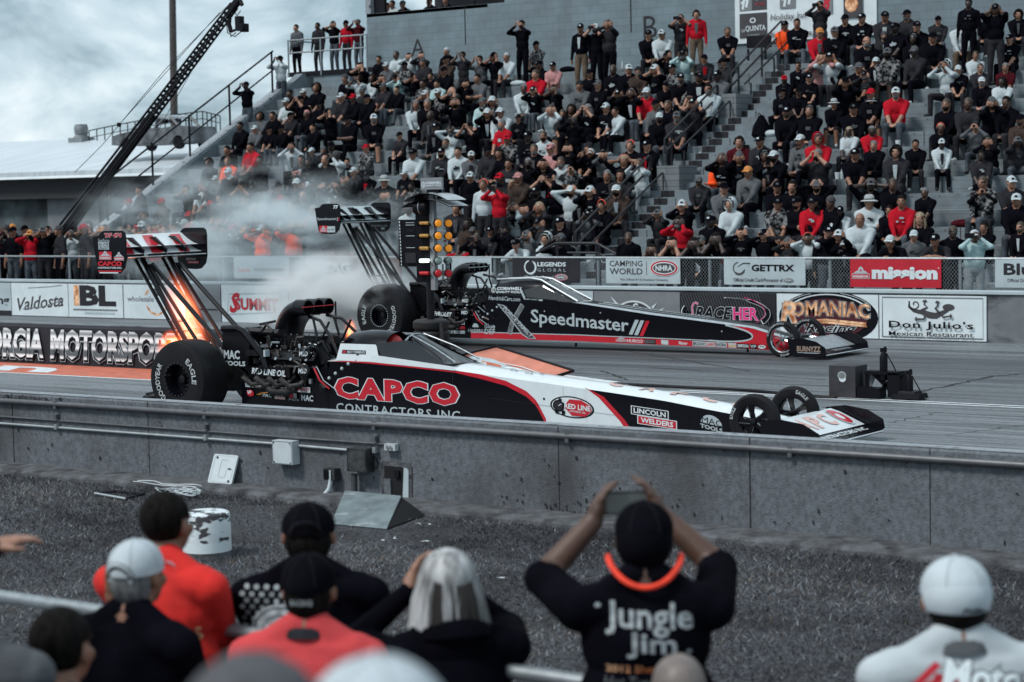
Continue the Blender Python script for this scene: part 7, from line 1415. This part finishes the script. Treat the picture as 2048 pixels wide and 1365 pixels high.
REDT = mat('red_tshirt', (.58, .016, .012), r=.9, n=.16, ns=7, b=.15, bs=9); BLKT = mat('black_tshirt', (.0032, .0032, .006), r=.95, spec=.03, n=.3, ns=7, b=.2, bs=9); GRYS = mat('grey_sweater', (.026, .027, .032), r=.95, spec=.05, n=.25, ns=9, b=.3, bs=10)
WHT = mat('white_tshirt', (.42, .47, .50), r=.9, n=.1, ns=6, b=.2, bs=9); FADE = mat('fade_red_tshirt', (.52, .045, .05), r=.9, n=.12, ns=4, b=.15, bs=9); PRW = mat('cracked_print', (.27, .30, .32), r=.9, n=.35, ns=40); NECKR = mat('lanyard_red', (.85, .045, .015), r=.6, n=.2, ns=20)
CAPW = mat('white_twill', (.46, .52, .56), r=.9, n=.08, ns=10, b=.15, bs=90); SEAM = mat('seam_thread', (.25, .28, .30), r=.9); CAPK = mat('black_twill', (.004, .004, .0065), r=.95, spec=.03, n=.2, ns=10, b=.15, bs=90)
# man in the white cap, phone at his ear
p = fg('person in black t-shirt and white strap-back cap, hand at the ear', 276, 1150, 7.0, 'a', BLKT, CLOTH['j'], SKIN[1], True, yaw=-.42, fat=1.2, over={1: ((.112, -.02, -.085), (.25, -.35, -1), (-.05, .1, 1), (-1, .2, 0))})
fgear(p, 'cap', cap_hi, [CAPW, CAPW, SEAM], tilt=-.05); fgear(p, 'cap_strap', cap_open, [CAPW, CLOTH['k'], CLOTH['m']], tilt=-.05); fgear(p, 'hair', nape, [HAIRM['g']])
mb = MB(); q = p['hands'][1]; mb.box(q+V3(.03, -.03, .06), (.014, .075, .15), BLACK); ph_ = mb.build('phone', loc=(0, 0, 0)); ph_.location = tuple(p['base']); ph_.rotation_euler = p['o'].rotation_euler; tag(ph_, 'dark phone held at the ear of the man in the white strap-back cap', 'phone')
# dark haired man in red
p = fg('person in bright red t-shirt with short dark hair and glasses', 334, 1050, 7.75, 'a', REDT, CLOTH['j'], SKIN[1], True, yaw=-.38, fat=1.2, wide=1.12)
fgear(p, 'hair', hair_hi, [HAIRM['d']]); fgear(p, 'glasses', g_glass, [LENS])
back_print(p, [('t', 'NATIONALS', 0, .5, .9, .75, mat('flame_print', (.62, .22, .05), r=.9, n=.5, ns=20, c2=(.7, .5, .3)), dict(b=.02, s=.2)), ('l', [(.2, .0), (.3, .35), (.4, .1), (.5, .4), (.62, .1)], .1, AMBER)], .20, .22, -.18, -.10)
# man in the flag shirt
p = fg('person in black t-shirt with a white flag and round emblem on the back', 618, 1070, 7.8, 'a', BLKT, CLOTH['k'], SKIN[1], True, yaw=.02, fat=1.25, wide=1.18)
fgear(p, 'cap', cap_hi, [CAPK, CAPK, CLOTH['g']]); fgear(p, 'cap_strap', cap_open, [CAPK, HAIRM['d'], CLOTH['g']]); fgear(p, 'hair', nape, [HAIRM['d']])
it = [('p', [(u, 0), (u+.075, 0), (u+.075+.0, .56), (u, .56)], PRW) for u in np.linspace(.02, .92, 7)]+[('e', .06+.11*i+(.05 if j % 2 else 0), .62+.055*j, .03, .022, PRW) for i in range(4 if 0 else 5) for j in range(6)]+[('r', u, .58, u+.06, .92, PRW) for u in (.66, .8, .93)]
it += [('e', .5, .56, .34, .21, PRW), ('e', .5, .56, .31, .19, BLKT), ('e', .5, .56, .29, .178, PRW), ('e', .5, .56, .21, .13, BLKT), ('e', .5, .56, .195, .12, PRW), ('p', [(.32, .54), (.5, .52), (.68, .60), (.66, .50), (.5, .46)], BLKT), ('e', .48, .57, .06, .025, RED)]
back_print(p, it, .30, .46, -.24, .075)
# man in the black cap and red shirt
p = fg('person in pale red crew shirt with dark collar and black fitted cap', 620, 1178, 6.85, 'a', FADE, CLOTH['k'], SKIN[1], True, yaw=-.12, fat=1.2)
fgear(p, 'cap', cap_hi, [CAPK, CAPK, CLOTH['g']], tilt=-.12); fgear(p, 'hair', nape, [HAIRM['d']])
mb = MB(); decal(mb, lambda u, v, h: V3(.035-.07*u, .118+h, -.035+.02*v), [('t', 'RACING', 0, 0, 1, 1, PRW, dict(b=.03))], h0=.002); o = mb.build('cap_badge', p['o']); o.location = tuple(p['hc'])
mb = MB(); mb.lathe([(.068, -.02), (.082, -.03), (.086, -.055)], p['hc']+V3(0, .035, -.10), (0, -.12, 1), GRYS, 24); mb.build('collar', p['o'])
back_print(p, [('l', [(.5, 0), (.5, .5)], .06, WHITE), ('l', [(.2, .1), (.3, .45)], .06, WHITE), ('l', [(.8, .1), (.7, .45)], .06, WHITE), ('e', .5, .56, .05, .06, WHITE), ('e', .3, .5, .04, .05, WHITE), ('e', .7, .5, .04, .05, WHITE), ('l', [(.1, .05), (.9, .05)], .06, WHITE)], .16, .12, -.06)
# woman with long fair hair
p = fg('person with long straight ash blonde hair and black hooded sweatshirt', 893, 1172, 7.0, 'c', BLKT, CLOTH['j'], SKIN[0], False, yaw=.35, fat=1.1)
ASH = mat('ash_blonde', (.17, .155, .145), r=.5, n=.65, ns=30, st=(1, 1, .10), c2=(.30, .31, .32), ramp=(.3, .7)); DKH = mat('under_hair', (.018, .013, .012), r=.6, n=.5, ns=30, st=(1, 1, .1))
def locks(mb, m):
    mb.ell((0, .020, .028), (.094, .110, .108), m[0], nu=30, nv=18, keep=lambda q: q[2] > .1 or q[1] > -.15)
    r = random.Random(3)
    for k in range(46):
        a = -.45+(math.pi+.9)*k/45; x, y = math.cos(a), math.sin(a); c = m[1] if 13 < k < 30 and r.random() < .8 else m[0]; l = r.uniform(.26, .33); w_ = r.uniform(.9, 1.15)
        mb.tube([V3(.082*x, .02+.09*y, .05), V3(.096*x*w_, .028+.108*y, -.04), V3(.11*x*w_+r.uniform(-.01, .01), .035+.115*y, -.14), V3(.115*x*w_+.02, .045+.105*y, -.22), V3(.10*x*w_+.035, .05+.11*y, -l)], [.012, .015, .014, .011, .003], c, n=5)
fgear(p, 'hair', locks, [ASH, DKH])
mb = MB(); mb.lathe([(.085, .0), (.115, -.03), (.125, -.07), (.10, -.10)], p['hc']+V3(0, .06, -.10), (0, -.25, 1), BLKT, 24); mb.ell(p['hc']+V3(0, .125, -.20), (.12, .05, .085), BLKT); mb.build('hood', p['o'])
mb = MB(); mb.ell(p['hc']+V3(.088, -.02, -.01), (.014, .014, .014), ORANGE); mb.build('ear_plug', p['o'])
r = random.Random(8); it = []
for k in range(34): u, v = r.uniform(.05, .95), r.uniform(.0, .75); it.append(('l', [(u, v), (u+r.uniform(-.08, .08), v+r.uniform(-.06, .09)), (u+r.uniform(-.1, .1), v+r.uniform(-.1, .12))], r.uniform(.015, .04), r.choice((PRW, PRW, LTG, CLOTH['m']))))
it += [('t', 'EXTREME', .0, .42, .9, .66, RED, dict(b=.05, s=.3, sl=.18))]
back_print(p, it, .32, .26, -.22)
# man with raised arms photographing
p = fg('person in black Jungle Jim t-shirt raising a phone with both arms', 1288, 1078, 6.65, 'H', BLKT, CLOTH['j'], SKIN[2], True, yaw=.0, fat=1.12, wide=1.1, over={1: ((.150, -.30, .01), (1, .15, -.85), (-.30, -.15, 1), (-1, -.2, 0)), -1: ((-.060, -.30, .03), (-1.0, .15, -.85), (.35, -.15, 1), (1, -.2, 0))})
fgear(p, 'cap', cap_hi, [CAPK, CAPK, CLOTH['g']]); fgear(p, 'cap_back', lambda mb, m: mb.ell((0, .02, .0), (.087, .102, .105), m[0], nu=30, nv=18, keep=lambda q: q[1] > .1 and q[2] < .45 and q[2] > -.72), [CAPK])
mb = MB(); a_ = np.linspace(-.35, math.pi+.35, 30); mb.tube([p['hc']+V3(.104*math.cos(a)*(1.05-.10*max(0, math.sin(a))), .035+.105*max(0, math.sin(a)), -.05-.085*max(0, math.sin(a))**1.1) for a in a_], .0095, NECKR, n=8); mb.build('lanyard', p['o'])
back_print(p, [('t', 'Jungle', .08, .70, .80, 1.0, PRW, dict(b=.02, sl=-.04)), ('t', 'Jim', .25, .50, .66, .74, PRW, dict(b=.02, sl=-.03)), ('e', .02, .98, .025, .02, PRW), ('e', .76, .56, .022, .018, PRW), ('t', '2012 Show Down', .08, .385, .82, .45, ORANGE, dict(b=.01)), ('t', 'Hot Tuned Funnies', .06, .26, .88, .35, CLOTH['m'], dict(s=.2)), ('t', 'GOODYEAR', .1, .06, .80, .2, PRW, dict(b=.04))], .36, .36, -.21, -.03)
mb = MB(); q = (p['hands'][0]+p['hands'][1])/2+V3(.0, -.05, .045); mb.box(q, (.165, .012, .080), BLACK); mb.box(q+V3(0, .0075, 0), (.15, .002, .068), emit('phone_screen', (.06, .07, .07), .35)); ph_ = mb.build('phone', loc=(0, 0, 0)); ph_.location = tuple(p['base']); ph_.rotation_euler = p['o'].rotation_euler; tag(ph_, 'dark phone with dim screen held above the Jungle Jim shirt', 'phone')
# man in the white shirt, right
p = fg('person in white motorsport t-shirt and white fitted cap, far right', 1910, 1195, 6.2, 'a', WHT, CLOTH['k'], SKIN[1], True, yaw=.10, fat=1.3, wide=1.22)
fgear(p, 'cap', cap_hi, [CAPW, CAPW, SEAM], tilt=.10); fgear(p, 'cap_back', lambda mb, m: mb.ell((0, .018, .012), (.0885, .104, .10), m[0], nu=30, nv=18, keep=lambda q: q[1] > .0 and -.45 < q[2] < .5), [CAPW]); fgear(p, 'hair', nape, [HAIRM['d']])
mb = MB(); decal(mb, lambda u, v, h: V3(.01-.06*u, .124+h, -.028+.018*v), [('t', 'Puffy', 0, 0, 1, 1, CLOTH['k'], dict(b=.05, s=.2))], h0=.003); o = mb.build('cap_badge', p['o']); o.location = tuple(p['hc'])
mb = MB(); mb.lathe([(.066, -.02), (.080, -.03), (.088, -.06)], p['hc']+V3(0, .035, -.10), (0, -.12, 1), CLOTH['m'], 24); mb.build('collar', p['o'])
r = random.Random(4); it = []
for k in range(30): u = r.uniform(.2, .95); v = r.uniform(0, .48); it.append(('p', [(u+r.uniform(-.12, .12), v+r.uniform(-.07, .07)) for _ in range(4)], r.choice((CLOTH['k'], CLOTH['m'], CLOTH['g'], AMBER, PRW))))
it += [('l', [(.16, 0), (.20, .3), (.30, .86)], .06, RED), ('l', [(.02, .62), (.4, .84)], .09, RED), ('l', [(.05, .60), (.30, .94)], .05, RED), ('t', 'Motor', .30, .70, .92, .95, CLOTH['g'], dict(b=.07, s=.3, sl=-.10)), ('t', 'Motor', .305, .71, .915, .94, WHITE, dict(b=.035, s=.3, sl=-.10)), ('t', 'Sports', .40, .58, .95, .72, CLOTH['m'], dict(b=.04, s=.3, sl=-.08)), ('l', [(.5, .56), (.98, .50)], .05, RED), ('t', "'26", .76, .36, .98, .50, WHITE, dict(b=.06))]
back_print(p, it, .40, .36, -.16)
# bald head at the lower edge
p = fg('person with shaved grey head at the lower edge, next to the Jungle Jim shirt', 1357, 1388, 5.9, 'a', GRYS, CLOTH['k'], mat('shaved_scalp', (.15, .125, .115), r=.5, n=.15, ns=30), False, yaw=.1)
# blurred people right in front of the lens
p = fg('person with grey knit hat, very close and blurred at the lower edge', 510, 1548, 2.3, 'a', GRYS, CLOTH['k'], SKIN[1], False, yaw=.05); fgear(p, 'beanie', lambda mb, m: g_beanie(mb, m), [mat('grey_knit', (.07, .072, .080), r=1, n=.3, ns=60)])
p = fg('person with pale cap, very close and blurred, right of the grey knit hat', 760, 1520, 2.4, 'a', WHT, CLOTH['k'], SKIN[1], False, yaw=-.1); fgear(p, 'cap', cap_hi, [CAPW, CAPW, SEAM])
# people cut by the left edge
p = fg('person in charcoal long sleeves stretching both fists over the turf, left edge', -330, 1060, 6.4, 'a', GRYS, CLOTH['k'], SKIN[0], False, yaw=-.9, over={-1: ((-.14, -.46, -.10), (-.6, .1, -.8), (-.1, -1, .3), (0, 0, -1)), 1: ((.03, -.46, -.13), (.7, .2, -.8), (-.3, -1, .2), (0, 0, -1))})
fgear(p, 'hair', hair_hi, [HAIRM['n']])
SKUL = two_noise(mat('printed_black_cloth', (.004, .004, .007), r=.9, spec=.03, n=.2, ns=8), 7.5, (.30, .32, .34), .60, .66); two_noise(SKUL, 5.5, (.34, .02, .02), .68, .72)
p = fg('person in black shirt printed with white and red patches, bent forward, left edge', 125, 1300, 6.0, 'e', SKUL, CLOTH['k'], SKIN[1], True, yaw=-.25, fat=1.25, bend=1.45)
fgear(p, 'hair', hair_hi, [HAIRM['d']])
p = fg('person in grey t-shirt cut off by the left edge, lower corner', -88, 1190, 5.7, 'a', CLOTH['m'], CLOTH['k'], SKIN[0], True, yaw=.1, fat=1.15); fgear(p, 'hair', hair_hi, [HAIRM['d']])
# rail and benches in front of and below the spectators
m = MB(); q = px_at(1070, 1350, 6.9); m.tube([(-14, q[1], q[2]), (8, q[1], q[2])], .026, GALV, n=10); m.tube([(-14, q[1], q[2]-.5), (8, q[1], q[2]-.5)], .02, GALV, n=8)
for x in np.arange(-13, 8, 2.6): m.tube([(x, q[1], -.02), (x, q[1], q[2])], .026, GALV, n=8)
tag(m.build('guard_rail'), 'galvanised pipe rail in front of the nearest spectators', 'railing')
m = MB()
for y, z in ((5.35, .50), (4.75, .44)): m.box((-4, y, z), (13, .3, .04), GALV); [m.box((x, y, z/2), (.05, .26, z), GALV) for x in np.arange(-10, 3, 2.0)]
tag(m.build('bench'), 'low aluminium bench rows under the nearest spectators', 'bench')
